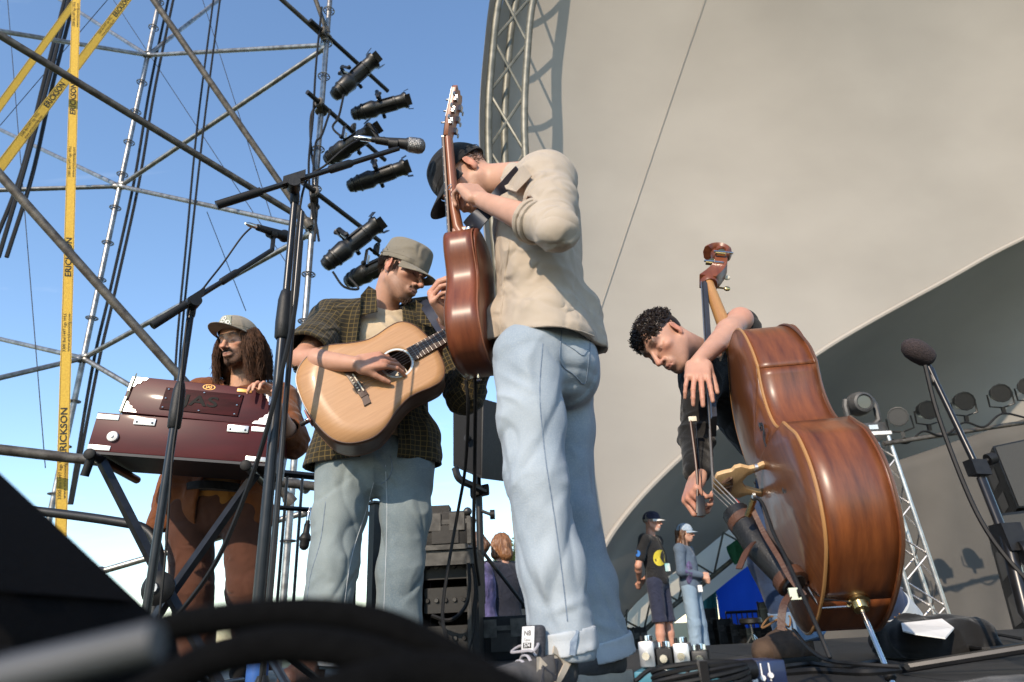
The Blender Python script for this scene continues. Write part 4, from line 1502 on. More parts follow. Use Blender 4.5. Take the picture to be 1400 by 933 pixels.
# strings over bridge and to the tailpiece
tail0, tail1 = qb(LBs * .255, 0, .10), qb(.0, 0, .02)
for k in range(4):
    b = -.024 + .016 * k
    MB().tube([nut_ + nn_ * .026 + wb * b * .6, btop + wb * b * 1.3 + nb * .002, tail0 + wb * b], [.0016 + .0003 * k] * 3, 5).build('string', M_string, bass)
M_redsilk = mat('red_string_silk', (0.35, 0.03, 0.03), 0.6, col2=(0.25, 0.02, 0.02), nscale=60)
for k in range(4):
    b = -.024 + .016 * k
    a_ = btop + wb * b * 1.3 + (tail0 + wb * b - btop - wb * b * 1.3) * .6
    MB().tube([a_, tail0 + wb * b], .0027, 5).build('string_winding', M_redsilk, bass)
tp_ = MB().tube([tail0, tail0 * .6 + tail1 * .4, tail1 + lb * .05], [.034, .026, .018], 12, flat=(nb, .45))
add_grain(tp_.build('tailpiece', M_ebony, bass), OB, lb, wb, nb)
MB().tube([tail1 + lb * .05, qb(-.004, .02, -.0), qb(-.012, .006, -RB / 2)], .0022, 5).build('tail_wire', M_chrome, bass)
MB().tube([tail1 + lb * .05, qb(-.004, -.02, -.0), qb(-.012, -.006, -RB / 2)], .0022, 5).build('tail_wire', M_chrome, bass)
ep = qb(0, 0, -RB / 2)
tip = V(*(ep - lb * (ep[2] / lb[2])))
tip[2] = 0.004
MB().lathe(ep + lb * .004, -lb, [(0, .026), (.012, .026), (.016, .02), (.03, .017), (.032, .013)], 16).build('endpin_collar', M_brass, bass)
pin = MB().tube([ep, tip], .0055, 10).build('endpin', M_chrome, bass)
MB().lathe(tip + nrm(ep - tip) * .03, nrm(tip - ep), [(0, .013), (.02, .012), (.028, .004)], 12).build('rubber_tip', M_rubber, pin)

# bow quiver strapped to the tailpiece
M_leather = mat('brown_leather', (0.085, 0.035, 0.018), 0.55, col2=(0.05, 0.02, 0.011), nscale=25, bump=.4, bscale=180)
M_blackleather = mat('black_leather', (0.008, 0.008, 0.0085), 0.45, col2=(0.013, 0.013, 0.013), nscale=25, bump=.3, bscale=180)
qv = thing('bow_quiver', 'black leather bow quiver with brown straps hung under the bass tailpiece', 'bow quiver', tuple(tail0))
qa, qz = tail0 + nb * .03 + lb * .03, tail1 + nb * .03 + lb * .03 + wb * .02
MB().tube([qa, (qa + qz) / 2 + nb * .01, qz], [.036, .036, .03], 14).build('tube', M_blackleather, qv)
dqv = nrm(qz - qa)
for t in (.1, .88):
    c = qa * (1 - t) + qz * t
    MB().lathe(c, dqv, [(0, .038), (.001, .04), (.024, .04), (.025, .038)], 16).build('strap_band', M_leather, qv)


def ribbon(name, pts, wdt, m, parent, wd, th=.003, n=8):
    """flat strap along a curve"""
    c = bez(pts, n)
    mb = MB()
    vs = []
    for i, p in enumerate(c):
        t = nrm(c[min(i + 1, len(c) - 1)] - c[max(i - 1, 0)])
        s_ = nrm(np.asarray(wd, float) - t * np.dot(wd, t))
        u = np.cross(t, s_)
        vs += [p + s_ * wdt / 2 + u * th / 2, p - s_ * wdt / 2 + u * th / 2, p - s_ * wdt / 2 - u * th / 2, p + s_ * wdt / 2 - u * th / 2]
    fs = [(3, 2, 1, 0), tuple(len(vs) - 4 + k for k in range(4))]
    for i in range(len(c) - 1):
        for j in range(4):
            fs.append((4 * i + j, 4 * i + (j + 1) % 4, 4 * i + 4 + (j + 1) % 4, 4 * i + 4 + j))
    mb.add(vs, fs)
    return mb.build(name, m, parent, smooth=30)


ribbon('strap', [P(1030, 742, 1.72), P(1022, 752, 1.70), P(1016, 764, 1.69), P(1010, 778, 1.68)], .016, M_leather, qv, (.8, -.3, .4))
ribbon('strap', [P(1086, 808, 1.6), P(1074, 822, 1.58), P(1069, 840, 1.57), P(1068, 862, 1.57)], .016, M_leather, qv, (.9, -.4, .1))
ribbon('strap', [P(1026, 690, 1.72), P(1045, 730, 1.68), P(1066, 765, 1.63), P(1080, 790, 1.6), P(1100, 815, 1.57)], .012, M_leather, qv, (.9, -.3, .2))
MB().box(P(1086, 812, 1.585), V(.012, 0, 0), V(0, .004, 0), V(0, 0, .012)).build('buckle', M_chrome, qv)
cable('pickup_lead', 'black pickup lead looping down the front of the double bass', [P(1022, 705, 1.72), P(1030, 684, 1.7), P(1042, 688, 1.68), P(1058, 730, 1.62), P(1078, 770, 1.56), P(1098, 815, 1.5), P(1118, 860, 1.45), P(1135, 900, 1.42)], .0042, 'loose leads near the bass')
cable('pickup_lead', 'second black lead crossing the boots below the double bass', [P(1086, 862, 1.7), P(1105, 885, 1.6), P(1130, 902, 1.5), P(1170, 908, 1.4), P(1230, 912, 1.35)], .0042, 'loose leads near the bass')
MB().tube([P(1022, 706, 1.72), P(1030, 684, 1.7)], .008, 8).build('jack_plug', M_brass, qv)

# ------------------------------------------------------------------ figures: smooth blended volumes turned into one skin


def _h(ix, iy, iz):
    n = (ix * 374761393 + iy * 668265263 + iz * 2147483647) & 0xffffffff
    n = ((n ^ (n >> 13)) * 1274126177) & 0xffffffff
    return ((n ^ (n >> 16)) & 0xffff) / 65535.0


def vnoise(p):
    """value noise of an n x 3 array, 0..1"""
    i = np.floor(p).astype(np.int64)
    f = p - i
    f = f * f * (3 - 2 * f)
    r = 0
    for dx in (0, 1):
        for dy in (0, 1):
            for dz in (0, 1):
                wgt = (f[:, 0] if dx else 1 - f[:, 0]) * (f[:, 1] if dy else 1 - f[:, 1]) * (f[:, 2] if dz else 1 - f[:, 2])
                r = r + wgt * _h(i[:, 0] + dx, i[:, 1] + dy, i[:, 2] + dz)
    return r


class Field:
    def __init__(s, lo, hi, h):
        s.h = h
        s.lo = np.asarray(lo, float)
        s.n = np.ceil((np.asarray(hi, float) - s.lo) / h).astype(int) + 1
        s.d = np.full(s.n, .06, np.float32)
        s.ax = [(s.lo[k] + h * np.arange(s.n[k])).astype(np.float32) for k in range(3)]

    def sub(s, lo, hi):
        i0 = np.clip(np.floor((lo - s.lo) / s.h).astype(int), 0, s.n)
        i1 = np.clip(np.ceil((hi - s.lo) / s.h).astype(int) + 1, 0, s.n)
        sl = tuple(slice(a, b) for a, b in zip(i0, i1))
        g = [s.ax[0][sl[0]][:, None, None], s.ax[1][sl[1]][None, :, None], s.ax[2][sl[2]][None, None, :]]
        return sl, g

    def put(s, sl, p, k, op):
        a = s.d[sl]
        if a.size == 0: return
        if op == '-':
            hh = np.clip(.5 - .5 * (a + p) / k, 0, 1)
            s.d[sl] = a * (1 - hh) - p * hh + k * hh * (1 - hh)
        else:
            hh = np.clip(.5 + .5 * (p - a) / k, 0, 1)
            s.d[sl] = p * (1 - hh) + a * hh - k * hh * (1 - hh)

    def cone(s, a, b, ra, rb=None, k=.02, op='+', flat=None):
        """round cone; flat=(dir, factor>1) squeezes it along dir"""
        rb = ra if rb is None else rb
        a, b = np.asarray(a, float), np.asarray(b, float)
        pad = max(ra, rb) + k + 3 * s.h
        sl, g = s.sub(np.minimum(a, b) - pad, np.maximum(a, b) + pad)
        ab = b - a
        L2 = max(float(ab @ ab), 1e-9)
        q = [g[i] - a[i] for i in range(3)]
        t = np.clip((q[0] * ab[0] + q[1] * ab[1] + q[2] * ab[2]) / L2, 0, 1)
        e = [q[i] - t * ab[i] for i in range(3)]
        if flat is not None:
            fd = nrm(flat[0])
            dd = (e[0] * fd[0] + e[1] * fd[1] + e[2] * fd[2]) * (flat[1] - 1)
            e = [e[i] + dd * fd[i] for i in range(3)]
        p = np.sqrt(e[0] ** 2 + e[1] ** 2 + e[2] ** 2) - (ra + (rb - ra) * t)
        s.put(sl, p, k, op)
        return s

    def chain(s, pts, rs, k=.02, flat=None):
        for i in range(len(pts) - 1):
            s.cone(pts[i], pts[i + 1], rs[i], rs[i + 1], k, flat=flat)
        return s

    def ell(s, c, r, ax=None, k=.02, op='+'):
        c, r = np.asarray(c, float), np.asarray(r, float)
        M = np.eye(3) if ax is None else np.asarray(ax, float)
        pad = float(r.max()) + k + 3 * s.h
        sl, g = s.sub(c - pad, c + pad)
        q = [g[i] - c[i] for i in range(3)]
        l = [(q[0] * M[i, 0] + q[1] * M[i, 1] + q[2] * M[i, 2]) for i in range(3)]
        k0 = np.sqrt(sum((l[i] / r[i]) ** 2 for i in range(3)))
        k1 = np.sqrt(sum((l[i] / r[i] ** 2) ** 2 for i in range(3))) + 1e-6
        s.put(sl, k0 * (k0 - 1) / k1, k, op)
        return s

    def box(s, c, r, ax=None, rd=.005, k=.01, op='+'):
        c, r = np.asarray(c, float), np.asarray(r, float)
        M = np.eye(3) if ax is None else np.asarray(ax, float)
        pad = float(np.linalg.norm(r)) + k + 3 * s.h
        sl, g = s.sub(c - pad, c + pad)
        q = [g[i] - c[i] for i in range(3)]
        l = [np.abs(q[0] * M[i, 0] + q[1] * M[i, 1] + q[2] * M[i, 2]) - (r[i] - rd) for i in range(3)]
        o = np.sqrt(sum(np.maximum(x, 0) ** 2 for x in l))
        p = o + np.minimum(np.maximum(np.maximum(l[0], l[1]), l[2]), 0) - rd
        s.put(sl, p, k, op)
        return s

    def cut(s, p, n, k=.004):
        """remove the half space n points into"""
        n = nrm(n)
        g = [s.ax[0][:, None, None], s.ax[1][None, :, None], s.ax[2][None, None, :]]
        q = (g[0] - p[0]) * n[0] + (g[1] - p[1]) * n[1] + (g[2] - p[2]) * n[2]
        s.d = np.maximum(s.d, q.astype(np.float32))
        return s

    def shell(s, t):
        s.d = np.maximum(s.d, -(s.d + t))
        return s

    def mesh(s):
        d = s.d.copy()
        d[0], d[-1], d[:, 0], d[:, -1], d[:, :, 0], d[:, :, -1] = (.05,) * 6
        I = d < 0
        n = s.n
        c = [I[x:n[0] - 1 + x, y:n[1] - 1 + y, z:n[2] - 1 + z] for x in (0, 1) for y in (0, 1) for z in (0, 1)]
        an, al = c[0].copy(), c[0].copy()
        for q in c[1:]:
            an |= q
            al &= q
        act = np.argwhere(an & ~al)
        idx = np.full(n - 1, -1, np.int64)
        idx[tuple(act.T)] = np.arange(len(act))
        vals = np.stack([d[act[:, 0] + x, act[:, 1] + y, act[:, 2] + z] for x in (0, 1) for y in (0, 1) for z in (0, 1)], 1)
        co = np.array([(x, y, z) for x in (0, 1) for y in (0, 1) for z in (0, 1)], float)
        acc, cnt = np.zeros((len(act), 3)), np.zeros(len(act))
        for a in range(8):
            for b in range(a + 1, 8):
                if abs(co[a] - co[b]).sum() != 1: continue
                va, vb = vals[:, a], vals[:, b]
                m = (va < 0) != (vb < 0)
                t = np.where(m, va / np.where(m, va - vb, 1), 0)
                acc += np.where(m[:, None], co[a] + (co[b] - co[a]) * t[:, None], 0)
                cnt += m
        v = s.lo + (act + acc / cnt[:, None]) * s.h
        F = []
        for ax in range(3):
            sh = [slice(1, -1)] * 3
            sa, sb = list(sh), list(sh)
            sa[ax] = slice(0, n[ax] - 1)
            sb[ax] = slice(1, n[ax])
            A_, B_ = I[tuple(sa)], I[tuple(sb)]
            e = np.argwhere(A_ != B_)
            off_ = np.ones(3, int); off_[ax] = 0
            p = e + off_
            u, w_ = [(1, 2), (2, 0), (0, 1)][ax]
            du, dw = np.zeros(3, int), np.zeros(3, int)
            du[u] = 1; dw[w_] = 1
            q = [idx[tuple((p + o).T)] for o in (-du - dw, -dw, 0 * du, -du)]
            q = np.stack(q, 1)
            fl = A_[tuple(e.T)]
            q[~fl] = q[~fl][:, ::-1]
            F.append(q)
        return v, np.concatenate(F)


def vnormals(v, f):
    n = np.cross(v[f[:, 2]] - v[f[:, 0]], v[f[:, 3]] - v[f[:, 1]])
    r = np.zeros_like(v)
    for k in range(4):
        np.add.at(r, f[:, k], n)
    return r / (np.linalg.norm(r, axis=1)[:, None] + 1e-12)


def relax(v, f, it=1, lam=.5):
    for _ in range(it):
        s_, c = np.zeros_like(v), np.zeros(len(v))
        for k in range(4):
            np.add.at(s_, f[:, k], v[f[:, (k + 1) % 4]] + v[f[:, (k - 1) % 4]])
            np.add.at(c, f[:, k], 2)
        v = v + (s_ / c[:, None] - v) * lam
    return v


def npmesh(name, v, f, m, parent, tint=None, uv=None, smooth=True):
    me = bpy.data.meshes.new(name)
    org = ORG[parent.name] if parent is not None else np.zeros(3)
    me.vertices.add(len(v))
    me.vertices.foreach_set('co', (v - org).astype(np.float32).ravel())
    me.loops.add(f.size)
    me.loops.foreach_set('vertex_index', f.astype(np.int32).ravel())
    me.polygons.add(len(f))
    me.polygons.foreach_set('loop_start', np.arange(0, f.size, f.shape[1], dtype=np.int32))
    me.polygons.foreach_set('loop_total', np.full(len(f), f.shape[1], np.int32))
    me.update(calc_edges=True)
    me.polygons.foreach_set('use_smooth', np.ones(len(f), bool))
    if tint is not None:
        at = me.attributes.new('tint', 'FLOAT_COLOR', 'POINT')
        at.data.foreach_set('color', np.c_[tint, np.ones(len(v))].astype(np.float32).ravel())
    if uv is not None:
        at = me.attributes.new('clothuv', 'FLOAT_VECTOR', 'POINT')
        at.data.foreach_set('vector', uv.astype(np.float32).ravel())
    return link_mesh(name, me, m, parent)


def bones_uv(v, bones):
    """nearest-bone coordinates in metres: (around, along, bone number)"""
    best = np.full(len(v), 1e9)
    uv = np.zeros((len(v), 3))
    run, cid, last = 0.0, 0, None
    for i, (a, b, r) in enumerate(bones):
        a, b = np.asarray(a, float), np.asarray(b, float)
        if last is not None and np.allclose(a, last[1], atol=1e-6):
            run += np.linalg.norm(last[1] - last[0])          # same limb goes on
        else:
            run, cid = 0.0, cid + 1
        last = (a, b)
        d = b - a
        L = np.linalg.norm(d)
        d = d / L
        x = nrm(np.cross(d, (0.1, 1, .05)))
        y = np.cross(d, x)
        q = v - a
        t = q @ d
        e = q - np.clip(t, 0, L)[:, None] * d
        dist = np.linalg.norm(e, axis=1) - r
        m = dist < best
        best[m] = dist[m]
        ang = np.arctan2(q @ y, q @ x)
        uv[m] = np.c_[ang * r, t + run, np.full(len(v), cid * 1.37)][m]
    return uv


def ridge(p):
    return 1 - np.abs(2 * vnoise(p) - 1)


def garment(name, parent, F, m, bones, amp=.005, fu=7, fv=16, smooth=1, seed=0, fine=.0012, fold=None):
    v, f = F.mesh()
    v = relax(v, f, smooth)
    n = vnormals(v, f)
    uv = bones_uv(v, bones)
    q = np.c_[uv[:, 0] * fu, uv[:, 1] * fv, uv[:, 2] + seed * 7.7]
    wv = np.c_[vnoise(q * .5 + 3), vnoise(q * .5 + 9), np.zeros(len(v))]
    q = q + wv * 1.6
    # slanted folds: skew the coordinates
    q2 = np.c_[q[:, 0] * .8 + q[:, 1] * .55, q[:, 1] - q[:, 0] * .4, q[:, 2]]
    g = np.c_[v * 5.5 + seed]
    body = vnoise(g)
    r1, r2 = ridge(q2), ridge(q2[:, [1, 0, 2]] * .8 + 4.2)
    dsp = amp * (.45 * (r1 ** 2 - .4) + .45 * (vnoise(q2 * .6 + 11) - .5) - .55 * r1 ** 9 - .35 * r2 ** 10) * (.35 + 1.2 * body) + fine * (ridge(q2 * 2.3 + 5) ** 2 * 1.6 - .6)
    if fold is not None:
        for (c, rad, d, freq, am) in fold:        # local bunches of folds round joints
            r2 = ((v - c) ** 2).sum(1) / rad ** 2
            wgt = np.exp(-r2 * 1.5)
            ph = (v - c) @ nrm(d) * freq + 2.5 * vnoise(v * 9 + seed)
            dsp += am * wgt * ((1 - np.abs(np.sin(ph))) ** 1.6 * 1.6 - .5)
    for _ in range(3):                                # soften steps where two bones meet
        s_, c = np.zeros(len(v)), np.zeros(len(v))
        for k in range(4):
            np.add.at(s_, f[:, k], dsp[f[:, (k + 1) % 4]] + dsp[f[:, (k - 1) % 4]])
            np.add.at(c, f[:, k], 2)
        dsp = dsp * .5 + s_ / c * .5
    v = v + n * dsp[:, None]
    return npmesh(name, v, f, m, parent, uv=uv)


# ---- skin


def skin_mat():
    m = mat('skin', (0.6, 0.4, 0.3), 0.48, bump=.12, bscale=350, spec=.35, subsurf=.12)
    t, b, mix = nodes_of(m)
    a = t.nodes.new('ShaderNodeAttribute')
    a.attribute_name = 'tint'
    nz = t.nodes.new('ShaderNodeTexNoise')
    nz.inputs['Scale'].default_value = 28
    nz.inputs['Detail'].default_value = 4
    tc = [n for n in t.nodes if n.type == 'TEX_COORD'][0]
    t.links.new(tc.outputs['Object'], nz.inputs['Vector'])
    mr = t.nodes.new('ShaderNodeMapRange')
    mr.inputs['To Min'].default_value = .82
    mr.inputs['To Max'].default_value = 1.15
    t.links.new(nz.outputs['Fac'], mr.inputs['Value'])
    ml = t.nodes.new('ShaderNodeVectorMath')
    ml.operation = 'SCALE'
    t.links.new(a.outputs['Color'], ml.inputs[0])
    t.links.new(mr.outputs[0], ml.inputs['Scale'])
    t.links.new(ml.outputs[0], b.inputs['Base Color'])
    return m


M_skin = skin_mat()


def frame(fwd, up):
    """rows: right-hand side of the head (x), forward (y), up (z)"""
    y = nrm(fwd)
    z = nrm(np.asarray(up, float) - y * np.dot(up, y))
    x = np.cross(y, z)
    return np.array([x, y, z])


def head(F, c, R, s=1.0, jaw=1.0, nose=1.0):
    """a head about 0.23 m high; c between the ears, R rows = (right, forward, up)"""
    c = np.asarray(c, float)
    T = lambda x, y, z: c + R.T @ (V(x, y, z) * s)
    E = lambda p, r, k=.02, op='+', M=None: F.ell(T(*p), V(*r) * s, R if M is None else M, k * s, op)
    K = lambda a, b, ra, rb, k=.012, op='+': F.cone(T(*a), T(*b), ra * s, rb * s, k * s, op)
    E((0, -.016, .036), (.074, .094, .081), .01)
    E((0, .030, -.018), (.060, .062, .085), .03)
    E((0, .045, -.07), (.042 * jaw, .042, .045), .025)
    for q in (-1, 1):
        K((q * .05 * jaw, .0, -.045), (q * .020, .066, -.096), .022, .016, .022)       # jaw line
        E((q * .044, .058, -.012), (.021, .022, .016), .016)                           # cheekbone
    E((0, .072, -.098), (.019, .017, .015), .014)                                      # chin
    K((-.036, .078, .030), (.036, .078, .030), .013, .013, .014)                       # brow
    E((0, .068, .06), (.045, .02, .035), .02)                                          # forehead
    for q in (-1, 1):
        E((q * .031, .101, .007), (.020, .019, .0145), .010, '-')                      # eye socket
        E((q * .031, .0735, .006), (.0145, .0135, .0125), .005)                         # lid over the eyeball
        E((q * .030, .0865, -.0035), (.012, .004, .0025), .004)                         # lower lid
    K((0, .088, .022), (0, .113 + .006 * nose, -.026), .0075, .0105, .010)              # nose
    E((0, .116 + .006 * nose, -.030), (.0115, .011, .0095), .007)
    for q in (-1, 1):
        E((q * .0125, .102, -.033), (.008, .011, .0075), .006)
    E((0, .09, -.060), (.028, .014, .022), .014)                                        # mouth bulge
    for q in (-1, 1):
        K((q * .003, .1025, -.0575), (q * .020, .092, -.062), .0048, .0030, .005)
    K((-.014, .0985, -.0695), (.014, .0985, -.0695), .0058, .0058, .006)
    K((-.022, .099, -.0635), (.022, .099, -.0635), .0016, .0016, .003, '-')
    for q in (-1, 1):                                                                   # ears
        a = .35 * q
        M = np.array([[math.cos(a), -math.sin(a), 0], [math.sin(a), math.cos(a), 0], [0, 0, 1]]) @ R
        E((q * .079, -.012, .000), (.007, .019, .031), .005, M=M)
        E((q * .086, -.008, .003), (.006, .010, .017), .006, '-', M=M)
        E((q * .077, -.004, -.026), (.006, .008, .009), .005, M=M)
    return T


def head_tint(v, tint, c, R, s, base, beard=None, brow=(.05, .03, .02), lips=(.52, .22, .19), stubble=None, eyes=True, beard_c=(.05, .03, .02), brow_w=1.0):
    q = ((v - c) @ R.T) / s
    near = np.linalg.norm(q, axis=1) < .16
    x, y, z = q[:, 0], q[:, 1], q[:, 2]
    ax = np.abs(x)
    rnd = vnoise(v * 260)

    def mixin(mask, col, amt):
        a = np.clip(mask, 0, 1) * amt * near
        tint[:] = tint * (1 - a[:, None]) + np.asarray(col) * a[:, None]
    g = lambda t, w_: np.exp(-(t / w_) ** 2)
    front = np.clip((y - .05) / .02, 0, 1)
    mixin(g(ax - .045, .022) * g(z + .018, .022) * front, (base[0] * 1.02, base[1] * .72, base[2] * .68), .55)      # cheeks
    mixin(g(ax, .016) * g(z + .03, .018) * np.clip((y - .095) / .01, 0, 1), (base[0] * 1.0, base[1] * .68, base[2] * .62), .6)   # nose tip
    mixin(np.clip((ax - .072) / .006, 0, 1) * g(z, .04), (base[0] * 1.0, base[1] * .66, base[2] * .6), .7)          # ears
    mixin(g(ax, .021) * g(z + .0635, .0085) * np.clip((y - .085) / .008, 0, 1), lips, .85)
    mixin(g(ax, .021) * g(z + .0635, .0026) * np.clip((y - .085) / .008, 0, 1), (.12, .04, .035), .8)
    if eyes:
        mixin(g(ax - .031, .014) * g(z - .0005 + (ax - .031) ** 2 * 12, .0040) * np.clip((y - .07) / .005, 0, 1), (.035, .02, .015), .9)  # lash line
        mixin(g(ax - .031, .02) * g(z - .012, .01) * np.clip((y - .06) / .01, 0, 1), (base[0] * .8, base[1] * .64, base[2] * .6), .3)  # eye socket shade painted into the skin tint
    bl = .035 + .006 * np.clip(1 - np.abs(ax - .034) / .02, 0, 1)
    mixin(np.clip(1.5 * g(ax - .034, .021), 0, 1) * np.clip(1.6 * g(z - bl + .004, .0065 * brow_w), 0, 1) * np.clip((y - .05) / .012, 0, 1) * (.6 + .4 * rnd), brow, .95)
    bz = np.clip((-.035 - z + (ax - .03) * .2) / .012, 0, 1) * np.clip((y + .0) / .02, 0, 1)
    must = g(z + .046, .009) * np.clip(1 - (ax - .024) / .01, 0, 1) * np.clip((y - .08) / .01, 0, 1)
    mouth = g(ax, .024) * g(z + .0635, .011) * np.clip((y - .085) / .008, 0, 1)
    full = np.clip(np.maximum(bz * (1 - mouth), must), 0, 1)
    if stubble:
        mixin(full * (.6 + .5 * rnd), beard_c, stubble)
    if beard:
        gz = np.clip(np.maximum(np.clip((-.068 - z) / .01, 0, 1) * np.clip(1.15 - ax / .05, 0, 1) * np.clip((y - .02) / .02, 0, 1), must) * (1 - mouth), 0, 1)
        mixin(gz * (.75 + .3 * rnd), beard_c, beard)
    return tint


def rotv(v, axis, a):
    q = Quaternion(Vector(axis), a)
    return A(q @ Vector(v))


def hand(F, wrist, dirv, palm, side, curls, thumb=(.5, .3), s=1.0, spread=.10, k=.006):
    """dirv: wrist to knuckles; palm: direction the palm faces; side: +1 thumb on palm x dir side.
    curls: four lists of three joint angles"""
    w0 = np.asarray(wrist, float)
    d = nrm(dirv)
    p = nrm(np.asarray(palm, float) - d * np.dot(palm, d))
    t = nrm(np.cross(d, p)) * side                 # towards the thumb
    ax = np.array([t, d, p])
    F.box(w0 + d * .048 * s, V(.040, .047, .0135) * s, ax, .012 * s, .012 * s)
    F.ell(w0 + d * .03 * s + t * .024 * s + p * .010 * s, V(.018, .03, .014) * s, ax, .012 * s)
    F.ell(w0 + d * .035 * s - t * .026 * s + p * .008 * s, V(.014, .034, .013) * s, ax, .012 * s)
    spec = [(.031, .092, (.043, .026, .021), .0088), (.0105, .096, (.047, .030, .022), .0091), (-.0105, .092, (.044, .028, .021), .0086), (-.031, .083, (.034, .021, .019), .0077)]
    tips = []
    for i, (o, L, sg, r) in enumerate(spec):
        b = w0 + d * L * s + t * o * s
        F.cone(w0 + d * .03 * s + t * o * .8 * s, b, .010 * s, (r + .0012) * s, .008 * s)
        fd = nrm(d + t * spread * o / .03)
        a_ = nrm(np.cross(fd, p))
        ang = 0
        for j in range(3):
            ang += curls[i][j]
            dd = rotv(fd, a_, ang)
            e = b + dd * sg[j] * s
            F.cone(b, e, (r - .0006 * j) * s, (r - .0006 * (j + 1)) * s, (k if j == 0 else .003) * s)
            b = e
        tips.append(b)
    b = w0 + d * .025 * s + t * .030 * s + p * .006 * s
    td = nrm(d * .75 + t * (.75 - thumb[0]) + p * thumb[0])
    e = b + td * .040 * s
    F.cone(b, e, .0135 * s, .0105 * s, .010 * s)
    td2 = nrm(td + (d * .6 - t * .2) * thumb[1] + p * thumb[1] * .6)
    e2 = e + td2 * .030 * s
    F.cone(e, e2, .0105 * s, .0092 * s, .003 * s)
    e3 = e2 + nrm(td2 + d * .3 * thumb[1]) * .022 * s
    F.cone(e2, e3, .0092 * s, .0075 * s, .003 * s)
    return tips


def torso_frame(shL, shR, hpL, hpR):
    top, bot = (shL + shR) / 2, (hpL + hpR) / 2
    up = nrm(top - bot)
    lat = nrm((shR - shL) / np.linalg.norm(shR - shL) + (hpR - hpL) / np.linalg.norm(hpR - hpL) * .4)
    lat = nrm(lat - up * np.dot(lat, up))
    fwd = np.cross(up, lat)
    return top, bot, up, lat, fwd


def torso(F, shL, shR, hpL, hpR, g=0.0, k=.05, belly=0.0, wide=1.0):
    """chest, abdomen and pelvis; g inflates for clothing"""
    top, bot, up, lat, fwd = torso_frame(shL, shR, hpL, hpR)
    ax = np.array([lat, fwd, up])
    L = np.linalg.norm(top - bot)
    sw = np.linalg.norm(shR - shL) / 2
    F.ell(top - up * .15, V(sw * .86 * wide + g, .112 + g, .19 + g), ax, k)
    F.cone(shL, shR, .052 + g, .052 + g, k, flat=(fwd, 1.0))
    F.ell(top * .4 + bot * .6 + fwd * belly * .5, V(.145 * wide + g, .10 + g + belly, L * .36), ax, k)
    F.ell(bot + up * .04, V(.158 * wide + g, .112 + g, .13 + g), ax, k)
    return top, bot, up, lat, fwd


def bounds(pts, pad):
    a = np.array([np.asarray(p, float) for p in pts])
    return a.min(0) - pad, a.max(0) + pad


def strands(name, parent, m, curves, r0, r1, n=4):
    """hair locks as thin tapering tubes, one mesh"""
    mb = MB()
    for c in curves:
        L = len(c)
        mb.tube(c, [r0 + (r1 - r0) * (i / (L - 1)) ** 1.5 for i in range(L)], n)
    return mb.build(name, m, parent, smooth=80)

# ------------------------------------------------------------------ cloth materials


def creased(m, scale=13, strength=.8, dist=.016):
    """adds soft fabric creases below the weave bump"""
    t, b, mix = nodes_of(m)
    tc = [n for n in t.nodes if n.type == 'TEX_COORD'][0]
    n = t.nodes.new('ShaderNodeTexNoise')
    n.noise_type = 'RIDGED_MULTIFRACTAL'
    n.inputs['Scale'].default_value = scale
    n.inputs['Detail'].default_value = 2
    n.inputs['Roughness'].default_value = .4
    n.inputs['Distortion'].default_value = .9
    t.links.new(tc.outputs['Object'], n.inputs['Vector'])
    bp = t.nodes.new('ShaderNodeBump')
    bp.inputs['Strength'].default_value = strength
    bp.inputs['Distance'].default_value = dist
    t.links.new(n.outputs['Fac'], bp.inputs['Height'])
    old = b.inputs['Normal'].links
    if old:
        t.links.new(bp.outputs[0], old[0].from_node.inputs['Normal'])
    else:
        t.links.new(bp.outputs[0], b.inputs['Normal'])
    return m


def cloth(name, col, col2, rough=.85, nscale=9, bump=.35, bscale=900, sheen=.15):
    return creased(mat(name, col, rough, col2=col2, nscale=nscale, detail=5, bump=bump, bscale=bscale, sheen=sheen, spec=.2, lo=.3, hi=.75))


def denim(name, c1, c2, c3):
    """washed denim: mottled fade, fine diagonal twill"""
    m = mat(name, c1, .85, col2=c2, nscale=4.5, detail=7, attr='clothuv', stretch=(1, .5, 1), bump=.0, spec=.2, lo=.3, hi=.72, sheen=.1)
    t, b, mix = nodes_of(m)
    a = [n for n in t.nodes if n.type == 'ATTRIBUTE'][0]
    n2 = t.nodes.new('ShaderNodeTexNoise')
    n2.inputs['Scale'].default_value = 260
    n2.inputs['Detail'].default_value = 2
    t.links.new(a.outputs['Vector'], n2.inputs['Vector'])
    r = t.nodes.new('ShaderNodeMapRange')
    r.inputs['From Min'].default_value = .42
    r.inputs['From Max'].default_value = .78
    r.inputs['To Max'].default_value = .28
    t.links.new(n2.outputs['Fac'], r.inputs['Value'])
    m2 = t.nodes.new('ShaderNodeMix'); m2.data_type = 'RGBA'
    m2.inputs['B'].default_value = (*c3, 1)
    t.links.new(mix.outputs['Result'], m2.inputs['A'])
    t.links.new(r.outputs[0], m2.inputs['Factor'])
    t.links.new(m2.outputs['Result'], b.inputs['Base Color'])
    bp = t.nodes.new('ShaderNodeBump')
    bp.inputs['Strength'].default_value = .35
    bp.inputs['Distance'].default_value = .002
    t.links.new(n2.outputs['Fac'], bp.inputs['Height'])
    t.links.new(bp.outputs[0], b.inputs['Normal'])
    return creased(m, 8, .85, .02)


